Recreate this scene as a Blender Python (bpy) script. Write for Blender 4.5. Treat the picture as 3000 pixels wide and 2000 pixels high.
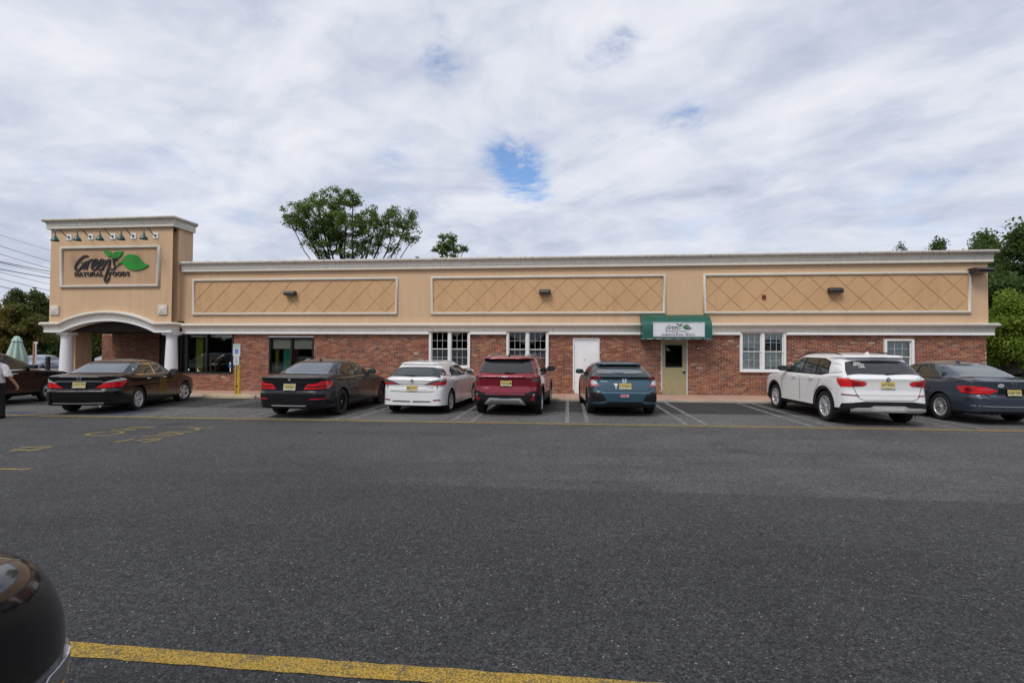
import bpy, bmesh, math, random
import numpy as np
from mathutils import Vector, Matrix
from mathutils.bvhtree import BVHTree
from mathutils.geometry import delaunay_2d_cdt

for o in list(bpy.data.objects):
    bpy.data.objects.remove(o, do_unlink=True)
SC = bpy.context.scene
COL = SC.collection
R = math.radians
rng = random.Random(7)

# ------------------------------------------------------------------ camera
EYE = Vector((0.0, -19.62, 1.66))
YAW, PITCH, ROLL, FPX = R(6.35), math.atan(34 / 1500), 0.006, 1500.0
cam_d = bpy.data.cameras.new('camera')
cam_d.lens = 18.0; cam_d.sensor_width = 36.0; cam_d.clip_start = 0.05; cam_d.clip_end = 3000
cam = bpy.data.objects.new('camera', cam_d); COL.objects.link(cam)
cam.matrix_world = (Matrix.Translation(EYE) @ Matrix.Rotation(YAW, 4, 'Z') @
                    Matrix.Rotation(R(90) + PITCH, 4, 'X') @ Matrix.Rotation(ROLL, 4, 'Z'))
SC.camera = cam

# ------------------------------------------------------------------ exposure
SC.view_settings.view_transform = 'Standard'
SC.view_settings.look = 'None'
SC.view_settings.exposure = 0.4
SC.view_settings.gamma = 1.0
SC.view_settings.use_curve_mapping = False

# ------------------------------------------------------------------ sun
SUN_EL, SUN_AZ = R(52), R(207)        # azimuth from +Y towards +X: behind and to the left of the camera
sun_d = bpy.data.lights.new('sun', 'SUN')
sun_d.energy = 1.5; sun_d.angle = R(22); sun_d.color = (1.0, 0.96, 0.9)
sun = bpy.data.objects.new('sun', sun_d); COL.objects.link(sun)
_dir = Vector((math.sin(SUN_AZ) * math.cos(SUN_EL), math.cos(SUN_AZ) * math.cos(SUN_EL), math.sin(SUN_EL)))
sun.rotation_euler = _dir.to_track_quat('Z', 'Y').to_euler()
sun.location = (0, -20, 30)

# ------------------------------------------------------------------ sky: broken stratocumulus over a clear sky
class NT:
    """small helper for building node trees"""
    def __init__(s, tree):
        s.t = tree; s.n = tree.nodes; s.l = tree.links
    def new(s, typ, **kw):
        nd = s.n.new(typ)
        for k, v in kw.items():
            if k == 'inp':
                for a, b in v.items():
                    if hasattr(b, 'is_output') or isinstance(b, bpy.types.NodeSocket): s.l.new(b, nd.inputs[a])
                    else: nd.inputs[a].default_value = b
            else: setattr(nd, k, v)
        return nd
    def math(s, op, a, b=0.0, c=0.0, clamp=False):
        nd = s.n.new('ShaderNodeMath'); nd.operation = op; nd.use_clamp = clamp
        for i, v in enumerate((a, b, c)):
            if isinstance(v, bpy.types.NodeSocket): s.l.new(v, nd.inputs[i])
            else: nd.inputs[i].default_value = v
        return nd.outputs[0]
    def vmath(s, op, a, b=None, scale=None):
        nd = s.n.new('ShaderNodeVectorMath'); nd.operation = op
        for i, v in enumerate((a, b)):
            if v is None: continue
            if isinstance(v, bpy.types.NodeSocket): s.l.new(v, nd.inputs[i])
            else: nd.inputs[i].default_value = v
        if scale is not None:
            if isinstance(scale, bpy.types.NodeSocket): s.l.new(scale, nd.inputs['Scale'])
            else: nd.inputs['Scale'].default_value = scale
        return nd.outputs['Value'] if op in ('DOT_PRODUCT', 'LENGTH', 'DISTANCE') else nd.outputs['Vector']
    def noise(s, vec, scale, detail=4, rough=0.55, dist=0.0, color=False):
        nd = s.n.new('ShaderNodeTexNoise'); nd.noise_dimensions = '3D'
        if vec is not None: s.l.new(vec, nd.inputs['Vector'])
        nd.inputs['Scale'].default_value = scale; nd.inputs['Detail'].default_value = detail
        nd.inputs['Roughness'].default_value = rough; nd.inputs['Distortion'].default_value = dist
        return nd.outputs['Color' if color else 'Fac']
    def ramp(s, fac, stops, interp='LINEAR'):
        nd = s.n.new('ShaderNodeValToRGB'); nd.color_ramp.interpolation = interp
        el = nd.color_ramp.elements
        while len(el) < len(stops): el.new(0.5)
        for e, (p, c) in zip(el, stops):
            e.position = p; e.color = (c, c, c, 1) if not hasattr(c, '__len__') else (*c, 1)
        s.l.new(fac, nd.inputs['Fac'])
        return nd.outputs['Color']
    def mix(s, fac, a, b, mode='MIX'):
        nd = s.n.new('ShaderNodeMix'); nd.data_type = 'RGBA'; nd.blend_type = mode
        for k, v in ((0, fac), (6, a), (7, b)):
            if isinstance(v, bpy.types.NodeSocket): s.l.new(v, nd.inputs[k])
            else: nd.inputs[k].default_value = v if k == 0 else ((*v, 1) if len(v) == 3 else v)
        return nd.outputs[2]
    def maprange(s, v, a, b, c, d, smooth=False):
        nd = s.n.new('ShaderNodeMapRange'); nd.clamp = True
        if smooth: nd.interpolation_type = 'SMOOTHSTEP'
        s.l.new(v, nd.inputs[0])
        for i, x in enumerate((a, b, c, d)): nd.inputs[i + 1].default_value = x
        return nd.outputs[0]

def cam_ray(px, py):
    """direction in the world of a pixel of the 3000 x 2000 photograph"""
    v = Vector(((px - 1500) / FPX, -(py - 1000) / FPX, -1.0))
    return (cam.matrix_world.to_3x3() @ v).normalized()

world = bpy.data.worlds.new('World'); SC.world = world; world.use_nodes = True
W = NT(world.node_tree); W.n.clear()
tc = W.new('ShaderNodeTexCoord').outputs['Generated']
sky = W.new('ShaderNodeTexSky', sky_type='NISHITA', sun_disc=False, sun_elevation=SUN_EL, sun_rotation=SUN_AZ,
            air_density=1.0, dust_density=0.6, ozone_density=1.6)
sep = W.new('ShaderNodeSeparateXYZ', inp={0: tc})
zz = W.math('MAXIMUM', sep.outputs['Z'], 0.0)
den = W.math('ADD', zz, 0.16)
inv = W.math('DIVIDE', 1.0, den)
plane = W.vmath('SCALE', tc, scale=inv)                      # the cloud deck seen in perspective
pl = W.vmath('MULTIPLY', plane, (1.0, 1.0, 0.0))
warp = W.noise(pl, 1.3, 3, 0.5, 0.0, True)
plw = W.vmath('ADD', pl, W.vmath('SCALE', W.vmath('SUBTRACT', warp, (0.5, 0.5, 0.5)), scale=0.55))
big = W.noise(plw, 0.75, 5, 0.52)
med = W.noise(plw, 2.6, 6, 0.6)
fine = W.noise(plw, 8.0, 5, 0.6)
d1 = W.math('MULTIPLY', big, 0.5); d2 = W.math('MULTIPLY', med, 0.32); d3 = W.math('MULTIPLY', fine, 0.18)
dens = W.math('ADD', W.math('ADD', d1, d2), d3)              # about 0.5 +- 0.15
# openings in the deck where the photograph shows blue
hole = None
for (hx, hy, amp, k) in ((1530, 500, 0.30, 900), (1480, 455, 0.16, 1500), (1290, 180, 0.13, 1800), (1825, 120, 0.16, 2000), (2030, 338, 0.14, 1900), (1143, 436, 0.12, 1800),
                         (1716, 165, 0.11, 1200), (1275, 50, 0.09, 1300), (1930, 400, 0.10, 1100), (1560, 590, 0.08, 700), (60, 130, 0.08, 120)):
    dd = cam_ray(hx, hy)
    dist2 = W.math('SUBTRACT', 1.0, W.vmath('DOT_PRODUCT', tc, tuple(dd)))
    g = W.math('MULTIPLY', W.math('EXPONENT', W.math('MULTIPLY', dist2, -1.0 * k)), amp)
    hole = g if hole is None else W.math('ADD', hole, g)
wisp = W.noise(plw, 11.0, 6, 0.68)
dens2 = W.math('ADD', W.math('SUBTRACT', dens, hole), W.math('MULTIPLY', W.math('SUBTRACT', wisp, 0.5), W.math('MULTIPLY', hole, 3.0)))
cover = W.maprange(dens2, 0.17, 0.48, 0.0, 1.0, True)
# brightness of the deck: thin places bright, thick places a cool grey
str_ = W.vmath('MULTIPLY', W.new('ShaderNodeVectorRotate', rotation_type='Z_AXIS', inp={'Vector': plw, 'Angle': R(38)}).outputs[0], (0.55, 1.5, 1.0))
sh = W.noise(W.vmath('ADD', str_, (3.1, 7.7, 0.0)), 1.0, 7, 0.56)
sh2 = W.noise(W.vmath('ADD', plw, (1.1, 2.7, 4.0)), 3.6, 6, 0.58)
shm = W.math('ADD', W.math('MULTIPLY', sh, 0.62), W.math('MULTIPLY', sh2, 0.38))
ccol = W.ramp(shm, [(0.35, (0.335, 0.375, 0.475)), (0.45, (0.465, 0.495, 0.585)), (0.53, (0.57, 0.59, 0.655)), (0.63, (0.67, 0.675, 0.71))])
low = W.maprange(sep.outputs['Z'], 0.0, 0.30, 1.0, 0.0, True)
ccol = W.mix(W.math('MULTIPLY', low, 0.5), ccol, (0.47, 0.495, 0.575))
skyc = W.vmath('MULTIPLY', sky.outputs['Color'], (0.105, 0.118, 0.135))
fin = W.mix(W.math('MULTIPLY', cover, 0.97), skyc, ccol)
bg = W.new('ShaderNodeBackground', inp={0: fin, 1: 1.0})
W.new('ShaderNodeOutputWorld', inp={0: bg.outputs[0]})

# ------------------------------------------------------------------ materials
MATS = {}
def base_mat(name):
    m = bpy.data.materials.new(name); m.use_nodes = True
    n = NT(m.node_tree); b = m.node_tree.nodes['Principled BSDF']
    MATS[name] = m
    return m, n, b
def plain(name, col, rough=0.5, metal=0.0, var=0.08, scale=6.0, bump=0.0, bscale=60.0, coat=0.0, spec=0.5, ior=None, emit=None):
    """a simple surface with a little uneven colour, wear in the gloss and fine relief"""
    m, n, b = base_mat(name)
    tcn = n.new('ShaderNodeTexCoord').outputs['Object']
    if var:
        f = n.noise(tcn, scale, 5, 0.6)
        k = n.maprange(f, 0.25, 0.75, 1 - var, 1 + var)
        n.l.new(n.vmath('SCALE', col, scale=k), b.inputs['Base Color'])
        n.l.new(n.maprange(n.noise(tcn, scale * 2.3, 3), 0.3, 0.7, max(0.0, rough - 0.06), min(1, rough + 0.06)), b.inputs['Roughness'])
    else:
        b.inputs['Base Color'].default_value = (*col, 1); b.inputs['Roughness'].default_value = rough
    b.inputs['Metallic'].default_value = metal
    b.inputs['Specular IOR Level'].default_value = spec
    if ior: b.inputs['IOR'].default_value = ior
    if coat: b.inputs['Coat Weight'].default_value = coat; b.inputs['Coat Roughness'].default_value = 0.03
    if bump:
        bp = n.new('ShaderNodeBump', inp={'Strength': bump, 'Distance': 0.004, 'Height': n.noise(tcn, bscale, 4, 0.6)})
        n.l.new(bp.outputs[0], b.inputs['Normal'])
    return m
def paint(name, col, metal=0.0, rough=0.32, flake=0.0, dust=0.10, coat=1.0):
    """car paint: clear coat over colour, road dust thicker low down in streaky patches"""
    m, n, b = base_mat(name)
    tcn = n.new('ShaderNodeTexCoord').outputs['Object']
    dn = n.maprange(n.noise(tcn, 3.0, 6, 0.65), 0.35, 0.75, 0.0, dust)
    c = n.mix(dn, col, (0.23, 0.21, 0.19))
    n.l.new(c, b.inputs['Base Color'])
    b.inputs['Metallic'].default_value = metal
    b.inputs['Roughness'].default_value = rough
    b.inputs['Coat Weight'].default_value = coat
    b.inputs['Specular IOR Level'].default_value = 0.2 if coat < 1 else 0.3
    n.l.new(n.maprange(n.noise(tcn, 5.0, 4), 0.3, 0.7, 0.02, 0.075), b.inputs['Coat Roughness'])
    if flake:
        bp = n.new('ShaderNodeBump', inp={'Strength': flake, 'Distance': 0.001, 'Height': n.noise(tcn, 900, 1)})
        n.l.new(bp.outputs[0], b.inputs['Normal'])
    return m

# ------------------------------------------------------------------ mesh helpers
def link(o, parent=None):
    COL.objects.link(o)
    if parent is not None: o.parent = parent
    return o
def mesh_obj(name, verts, faces, mat=None, parent=None, smooth=False, mats=None, fm=None, kind=None):
    me = bpy.data.meshes.new(name)
    me.from_pydata([tuple(v) for v in verts], [], [tuple(f) for f in faces]); me.update()
    for m in (mats or ([mat] if mat else [])): me.materials.append(m)
    if fm is not None: me.polygons.foreach_set('material_index', fm)
    if smooth: me.polygons.foreach_set('use_smooth', [True] * len(me.polygons))
    o = bpy.data.objects.new(name, me); link(o, parent)
    if kind: o['kind'] = kind
    return o
def thing(name, label, cat, loc=(0, 0, 0), rotz=0.0, group=None):
    o = bpy.data.objects.new(name, None); o.empty_display_size = 0.2; COL.objects.link(o)
    o.location = loc; o.rotation_euler = (0, 0, rotz)
    o['label'] = label; o['category'] = cat
    if group: o['group'] = group
    return o
def tag(o, label=None, cat=None, group=None, kind=None):
    for k, v in (('label', label), ('category', cat), ('group', group), ('kind', kind)):
        if v: o[k] = v
    return o

class MB:
    """collects simple solids and builds them as one mesh object"""
    def __init__(s): s.v = []; s.f = []; s.sm = []
    def add(s, verts, faces, smooth=False):
        k = len(s.v); s.v += [tuple(v) for v in verts]
        s.f += [tuple(i + k for i in f) for f in faces]; s.sm += [smooth] * len(faces)
        return s
    def box(s, x0, x1, y0, y1, z0, z1, b=0.0):
        if b <= 0:
            v = [(x0, y0, z0), (x1, y0, z0), (x1, y1, z0), (x0, y1, z0), (x0, y0, z1), (x1, y0, z1), (x1, y1, z1), (x0, y1, z1)]
            return s.add(v, [(0, 3, 2, 1), (4, 5, 6, 7), (0, 1, 5, 4), (1, 2, 6, 5), (2, 3, 7, 6), (3, 0, 4, 7)])
        pts = []                                  # chamfered box
        for sx in (0, 1):
            for sy in (0, 1):
                for sz in (0, 1):
                    for ax in range(3):
                        p = []
                        for a, (lo, hi, sgn) in enumerate(((x0, x1, sx), (y0, y1, sy), (z0, z1, sz))):
                            q = hi if sgn else lo
                            if a != ax: q += -b if sgn else b
                            p.append(q)
                        pts.append(Vector(p))
        bm = bmesh.new()
        for p in pts: bm.verts.new(p)
        r = bmesh.ops.convex_hull(bm, input=bm.verts)
        bm.verts.index_update()
        s.add([v.co for v in bm.verts], [[v.index for v in f.verts] for f in bm.faces]); bm.free()
        return s
    def prism(s, poly, axis, a, b):
        """extrude a 2-D polygon; axis 'y': poly in (x, z); 'x': poly in (y, z); 'z': poly in (x, y)"""
        n = len(poly)
        def P(p, t): return {'y': (p[0], t, p[1]), 'x': (t, p[0], p[1]), 'z': (p[0], p[1], t)}[axis]
        v = [P(p, a) for p in poly] + [P(p, b) for p in poly]
        f = [tuple(range(n - 1, -1, -1)), tuple(range(n, 2 * n))] + [(i, (i + 1) % n, n + (i + 1) % n, n + i) for i in range(n)]
        return s.add(v, f)
    def tube(s, pts, r, n=10, caps=True, smooth=True):
        pts = [Vector(p) for p in pts]
        rr = r if hasattr(r, '__len__') else [r] * len(pts)
        v = []; f = []
        up = None
        for i, p in enumerate(pts):
            t = (pts[min(i + 1, len(pts) - 1)] - pts[max(i - 1, 0)]).normalized()
            if up is None:
                up = t.orthogonal().normalized()
            else:
                up = (up - t * up.dot(t))
                up = up.normalized() if up.length > 1e-6 else t.orthogonal().normalized()
            w = t.cross(up)
            for k in range(n):
                a = 2 * math.pi * k / n
                v.append(p + (up * math.cos(a) + w * math.sin(a)) * rr[i])
        for i in range(len(pts) - 1):
            for k in range(n):
                f.append((i * n + k, i * n + (k + 1) % n, (i + 1) * n + (k + 1) % n, (i + 1) * n + k))
        s.add(v, f, smooth)
        if caps:
            s.add([v[k] for k in range(n)], [tuple(range(n - 1, -1, -1))])
            s.add([v[(len(pts) - 1) * n + k] for k in range(n)], [tuple(range(n))])
        return s
    def lathe(s, prof, c=(0, 0, 0), axis='z', n=32, smooth=True):
        """revolve (radius, height) pairs"""
        v = []; f = []
        for (r, h) in prof:
            for k in range(n):
                a = 2 * math.pi * k / n; x, y = r * math.cos(a), r * math.sin(a)
                v.append({'z': (c[0] + x, c[1] + y, c[2] + h), 'x': (c[0] + h, c[1] + x, c[2] + y), 'y': (c[0] + x, c[1] + h, c[2] + y)}[axis])
        for i in range(len(prof) - 1):
            for k in range(n):
                f.append((i * n + k, i * n + (k + 1) % n, (i + 1) * n + (k + 1) % n, (i + 1) * n + k))
        return s.add(v, f, smooth)
    def build(s, name, mat, parent=None, kind=None):
        o = mesh_obj(name, s.v, s.f, mat, parent, kind=kind)
        o.data.polygons.foreach_set('use_smooth', s.sm)
        bm = bmesh.new(); bm.from_mesh(o.data); bmesh.ops.recalc_face_normals(bm, faces=bm.faces); bm.to_mesh(o.data); bm.free()
        return o

def stroke(mb, pts, w, y0, y1, sub=6, close=False):
    """a ribbon of width w (number or one per point) along a smooth curve in the x-z plane, from depth y0 to y1"""
    P = [Vector((p[0], p[1])) for p in pts]
    ww = w if hasattr(w, '__len__') else [w] * len(P)
    out = []; wo = []
    for i in range(len(P) - 1):
        p0, p1, p2, p3 = P[max(i - 1, 0)], P[i], P[i + 1], P[min(i + 2, len(P) - 1)]
        for k in range(sub):
            t = k / sub
            q = 0.5 * ((2 * p1) + (p2 - p0) * t + (2 * p0 - 5 * p1 + 4 * p2 - p3) * t * t + (3 * p1 - p0 - 3 * p2 + p3) * t ** 3)
            out.append(q); wo.append(ww[i] * (1 - t) + ww[i + 1] * t)
    out.append(P[-1]); wo.append(ww[-1])
    n = len(out); v = []
    for i, q in enumerate(out):
        t = (out[min(i + 1, n - 1)] - out[max(i - 1, 0)])
        t = t.normalized() if t.length > 1e-9 else Vector((1, 0))
        nn = Vector((-t.y, t.x)) * wo[i] * 0.5
        a, b = q + nn, q - nn
        v += [(a.x, y0, a.y), (b.x, y0, b.y), (a.x, y1, a.y), (b.x, y1, b.y)]
    f = []
    for i in range(n - 1):
        k = 4 * i
        f += [(k, k + 1, k + 5, k + 4), (k + 2, k + 6, k + 7, k + 3), (k, k + 4, k + 6, k + 2), (k + 1, k + 3, k + 7, k + 5)]
    f += [(0, 2, 3, 1), (4 * n - 4, 4 * n - 3, 4 * n - 1, 4 * n - 2)]
    mb.add(v, f)

def smooth_closed(pts, sub=5):
    P = [Vector(p) for p in pts]; n = len(P); out = []
    for i in range(n):
        p0, p1, p2, p3 = P[i - 1], P[i], P[(i + 1) % n], P[(i + 2) % n]
        for k in range(sub):
            t = k / sub
            out.append(0.5 * ((2 * p1) + (p2 - p0) * t + (2 * p0 - 5 * p1 + 4 * p2 - p3) * t * t + (3 * p1 - p0 - 3 * p2 + p3) * t ** 3))
    return out

_txt = {}
def text_polys(body, bold=0.0):
    """built-in font, as flat triangles of cap height about 1, centred"""
    key = (body, bold)
    if key in _txt: return _txt[key]
    cu = bpy.data.curves.new('t', 'FONT'); cu.body = body; cu.size = 1.0; cu.resolution_u = 3; cu.offset = bold
    o = bpy.data.objects.new('t', cu); COL.objects.link(o)
    dg = bpy.context.evaluated_depsgraph_get(); dg.update()
    me = bpy.data.meshes.new_from_object(o.evaluated_get(dg))
    vs = np.array([v.co[:2] for v in me.vertices]) if len(me.vertices) else np.zeros((1, 2))
    fs = [tuple(p.vertices) for p in me.polygons]
    bpy.data.objects.remove(o); bpy.data.curves.remove(cu); bpy.data.meshes.remove(me)
    lo, hi = vs.min(0), vs.max(0)
    vs = vs - (lo + hi) / 2
    _txt[key] = (vs, fs, hi - lo)
    return _txt[key]
def text_mb(mb, body, cx, cz, w, h, y, bold=0.0, flip=1, thick=0.0):
    """lay text in the x-z plane at depth y, stretched to w x h; flip=-1 mirrors x (seen from +y)"""
    vs, fs, sz = text_polys(body, bold)
    sx, sz_ = w / sz[0], h / sz[1]
    V = [(cx + flip * p[0] * sx, y, cz + p[1] * sz_) for p in vs]
    mb.add(V, fs)

# stroke capitals with serifs (for the store lettering)
def _arc(cx, cy, rx, ry, a0, a1, n=10):
    return [(cx + rx * math.cos(R(a0 + (a1 - a0) * i / n)), cy + ry * math.sin(R(a0 + (a1 - a0) * i / n))) for i in range(n + 1)]
T_, t_ = 0.19, 0.08
SERIF = {
 'N': (0.86, [([(0.16, 0), (0.16, 1)], t_), ([(0.16, 1), (0.70, 0)], T_), ([(0.72, 0), (0.72, 1)], t_)], [(0.16, 0, .3), (0.12, 1, .26), (0.72, 1, .3)]),
 'A': (0.84, [([(0.12, 0), (0.42, 1)], t_), ([(0.42, 1), (0.72, 0)], T_), ([(0.22, .33), (0.6, .33)], t_)], [(0.12, 0, .26), (0.72, 0, .32)]),
 'T': (0.76, [([(0.38, 0), (0.38, 1)], T_), ([(0.04, .96), (0.72, .96)], t_), ([(0.06, .78), (0.06, 1)], t_), ([(0.70, .78), (0.70, 1)], t_)], [(0.38, 0, .36)]),
 'U': (0.84, [([(0.18, 1), (0.18, .35)] + _arc(.44, .33, .26, .30, 180, 360) + [(.70, 1)], .13)], [(0.18, 1, .34), (0.70, 1, .28)]),
 'R': (0.84, [([(0.2, 0), (0.2, 1)], T_), ([(0.2, .96)] + _arc(.45, .74, .2, .22, 90, -90) + [(.2, .52)], .12), ([(0.45, .5), (0.72, .03)], .17)], [(0.2, 0, .36), (0.74, 0, .22)]),
 'L': (0.70, [([(0.2, 0), (0.2, 1)], T_), ([(0.2, .04), (0.64, .04)], t_), ([(.62, 0), (.62, .25)], t_)], [(0.2, 0, .34), (0.2, 1, .36)]),
 'F': (0.70, [([(0.2, 0), (0.2, 1)], T_), ([(0.2, .96), (0.64, .96)], t_), ([(.62, .75), (.62, 1)], t_), ([(0.2, .52), (.5, .52)], t_)], [(0.2, 0, .36), (0.2, 1, .3)]),
 'O': (0.88, [(_arc(.44, .5, .32, .46, 0, 360, 20), .15)], []),
 'D': (0.86, [([(0.2, 0), (0.2, 1)], T_), ([(0.2, .96)] + _arc(.38, .5, .36, .46, 90, -90, 14) + [(.2, .04)], .13)], [(0.16, 0, .26), (0.16, 1, .26)]),
 'S': (0.66, [([(.56, .80)] + _arc(.33, .74, .2, .22, 30, 230, 9) + _arc(.34, .26, .22, .22, 60, -150, 10), .13)], []),
 'M': (1.0, [([(0.16, 0), (0.16, 1)], t_), ([(0.16, 1), (0.5, .05)], T_), ([(0.5, .05), (0.82, 1)], t_), ([(0.84, 0), (0.84, 1)], T_)], [(0.16, 0, .28), (0.84, 0, .32), (.84, 1, .3)]),
 'I': (0.42, [([(0.21, 0), (0.21, 1)], T_)], [(0.21, 0, .36), (0.21, 1, .36)]),
 'E': (0.72, [([(0.2, 0), (0.2, 1)], T_), ([(0.2, .96), (0.64, .96)], t_), ([(0.2, .52), (.5, .52)], t_), ([(0.2, .04), (.64, .04)], t_), ([(.62, .75), (.62, 1)], t_), ([(.62, 0), (.62, .25)], t_)], [(0.2, 0, .3), (0.2, 1, .3)]),
 'C': (0.80, [([(.70, .74)] + _arc(.42, .5, .30, .46, 55, 305, 16), .14), ([(.69, .66), (.69, .94)], t_)], []),
 ' ': (0.4, [], []),
}
def serif_text(mb, body, x0, x1, z0, z1, y0, y1, dx=0.0):
    adv = sum(SERIF[c][0] for c in body); sx = (x1 - x0) / adv; sz = z1 - z0
    x = x0
    for c in body:
        wd, st, se = SERIF[c]
        for pts, w in st:
            stroke(mb, [(x + p[0] * sx, z0 + p[1] * sz) for p in pts], w * sx * 1.05, y0, y1, sub=1)
        for (sxp, szp, sl) in se:
            zc = z0 + (0.035 if szp == 0 else 0.965) * sz
            stroke(mb, [(x + (sxp - sl / 2) * sx, zc), (x + (sxp + sl / 2) * sx, zc)], 0.08 * sz, y0 + 0.0004, y1 - 0.0004, sub=1)
        x += wd * sx

def wall_pt(px, py, Y=0.0):
    """point of a vertical plane y=Y under a pixel of the photograph (3000 x 2000)"""
    d = cam_ray(px, py); t = (Y - EYE.y) / d.y
    return EYE.x + d.x * t, EYE.z + d.z * t
def gz(X, Y):
    """height of the lot: it rises gently to the right and towards the building"""
    return 0.0055 * max(-30, min(30, X)) + 0.005 * max(0.0, min(Y + 12.5, 10.3))
def ground_pt(px, py):
    d = cam_ray(px, py); z = 0.0
    for i in range(20):
        t = (z - EYE.z) / d.z; p = EYE + d * t; z = gz(p.x, p.y)
    return p.x, p.y
# ================================================================== ground
def asphalt_mat():
    m, n, b = base_mat('asphalt')
    pos = n.new('ShaderNodeNewGeometry').outputs['Position']
    sp = n.new('ShaderNodeSeparateXYZ', inp={0: pos})
    Y = n.math('ADD', sp.outputs['Y'], n.math('MULTIPLY', n.math('SUBTRACT', n.noise(pos, 1.7, 5, 0.7), 0.5), 0.25))
    stall = n.maprange(Y, -7.70, -7.55, 0.0, 1.0)                # older coarse surface in the stalls
    strip = n.maprange(Y, -5.45, -5.20, 0.0, 1.0)                # newer dark strip along the kerb
    wear = n.noise(pos, 0.16, 5, 0.62)
    wear2 = n.noise(pos, 0.9, 5, 0.6)
    flat2 = n.vmath('MULTIPLY', pos, (0.12, 0.8, 1.0))
    roll = n.noise(flat2, 0.35, 4, 0.6)                          # long lanes left by tyres
    far = n.maprange(Y, -17.0, -9.0, 0.0, 1.0, True)             # through lane: grazing sheen painted in as paler colour, plus more pale stones
    stone = n.new('ShaderNodeTexVoronoi', inp={'Scale': 95.0}); n.l.new(pos, stone.inputs['Vector'])
    stone2 = n.new('ShaderNodeTexVoronoi', inp={'Scale': 42.0}); n.l.new(pos, stone2.inputs['Vector'])
    rnd = n.new('ShaderNodeSeparateColor', inp={0: stone.outputs['Color']}).outputs[0]
    rnd2 = n.new('ShaderNodeSeparateColor', inp={0: stone2.outputs['Color']}).outputs[1]
    inside = n.maprange(stone.outputs['Distance'], 0.15, 0.5, 1.0, 0.0)
    inside2 = n.maprange(stone2.outputs['Distance'], 0.10, 0.32, 1.0, 0.0)
    base = n.ramp(n.math('ADD', n.math('MULTIPLY', wear, 0.6), n.math('MULTIPLY', roll, 0.4)),
                  [(0.32, (0.026, 0.0265, 0.0285)), (0.55, (0.036, 0.0365, 0.038)), (0.72, (0.052, 0.052, 0.052))])
    base = n.mix(n.math('MULTIPLY', far, 0.55), base, (0.075, 0.074, 0.073))
    seam = n.math('MULTIPLY', n.maprange(n.math('ADD', sp.outputs['Y'], n.math('MULTIPLY', n.math('SUBTRACT', n.noise(pos, 0.8, 4, .6), .5), .12)), -13.32, -13.22, 0.0, 1.0), n.maprange(sp.outputs['X'], -7.0, 3.0, 0.0, 1.0, True))
    base = n.mix(n.math('MULTIPLY', seam, n.maprange(wear2, .3, .7, .25, .6)), base, (0.098, 0.097, 0.095))
    trk = n.maprange(n.noise(n.vmath('MULTIPLY', pos, (0.25, 1.6, 1.0)), 0.55, 5, 0.65), 0.50, 0.70, 0.0, 0.6)
    base = n.mix(trk, base, (0.026, 0.0262, 0.0275))
    spot = n.maprange(n.noise(n.vmath('ADD', pos, (31., 17., 0.)), 0.75, 4, 0.55), 0.63, 0.74, 0.0, 0.7)
    base = n.mix(spot, base, (0.018, 0.018, 0.0185))
    base = n.mix(stall, base, (0.105, 0.102, 0.098))
    base = n.mix(n.math('MULTIPLY', strip, 0.93), base, (0.030, 0.0305, 0.032))
    grain = n.maprange(rnd, 0.0, 1.0, 0.25, 1.75)
    base = n.vmath('SCALE', base, scale=grain)
    clump = n.noise(pos, 15.0, 4, 0.7)
    base = n.vmath('SCALE', base, scale=n.maprange(clump, 0.32, 0.68, 0.72, 1.30))
    base = n.vmath('SCALE', base, scale=n.maprange(wear2, 0.3, 0.7, 0.86, 1.12))
    cut = n.math('SUBTRACT', 0.966, n.math('MULTIPLY', far, 0.06))
    fleck = n.math('MULTIPLY', n.math('GREATER_THAN', rnd2, cut), inside2)
    chip = n.math('MULTIPLY', n.math('GREATER_THAN', rnd, n.math('SUBTRACT', 0.93, n.math('MULTIPLY', far, 0.08))), inside)
    notstrip = n.math('SUBTRACT', 1.0, n.math('MULTIPLY', strip, 0.8))
    col = n.mix(n.math('MULTIPLY', n.math('MULTIPLY', fleck, 0.85), notstrip), base, (0.40, 0.39, 0.375))
    col = n.mix(n.math('MULTIPLY', n.math('MULTIPLY', chip, 0.6), notstrip), col, (0.26, 0.255, 0.25))
    # oil spots in the stalls
    oil = n.maprange(n.noise(pos, 1.15, 3, 0.5), 0.62, 0.72, 0.0, 0.45)
    col = n.mix(n.math('MULTIPLY', oil, stall), col, (0.02, 0.02, 0.021))
    n.l.new(col, b.inputs['Base Color'])
    b.inputs['Roughness'].default_value = 0.82
    b.inputs['Specular IOR Level'].default_value = 0.35
    hgt = n.math('ADD', n.math('MULTIPLY', inside, 0.6), n.math('MULTIPLY', n.noise(pos, 160, 3), 0.5))
    bp = n.new('ShaderNodeBump', inp={'Strength': 0.55, 'Distance': 0.006, 'Height': hgt})
    n.l.new(bp.outputs[0], b.inputs['Normal'])
    return m
M_ASPHALT = asphalt_mat()

xs = [-700, -120, -30, -15, 0, 15, 30, 120, 700]; ys = [-200, -60, -30, -12.5, -7, -2.2, 5, 40, 150, 900]
gv = [(x, y, gz(x, y)) for y in ys for x in xs]
gf = [(j * len(xs) + i, j * len(xs) + i + 1, (j + 1) * len(xs) + i + 1, (j + 1) * len(xs) + i) for j in range(len(ys) - 1) for i in range(len(xs) - 1)]
lot = mesh_obj('parking_lot', gv, gf, M_ASPHALT); tag(lot, kind='structure')
tag(lot, 'dark speckled asphalt of the parking lot', 'asphalt')

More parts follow.
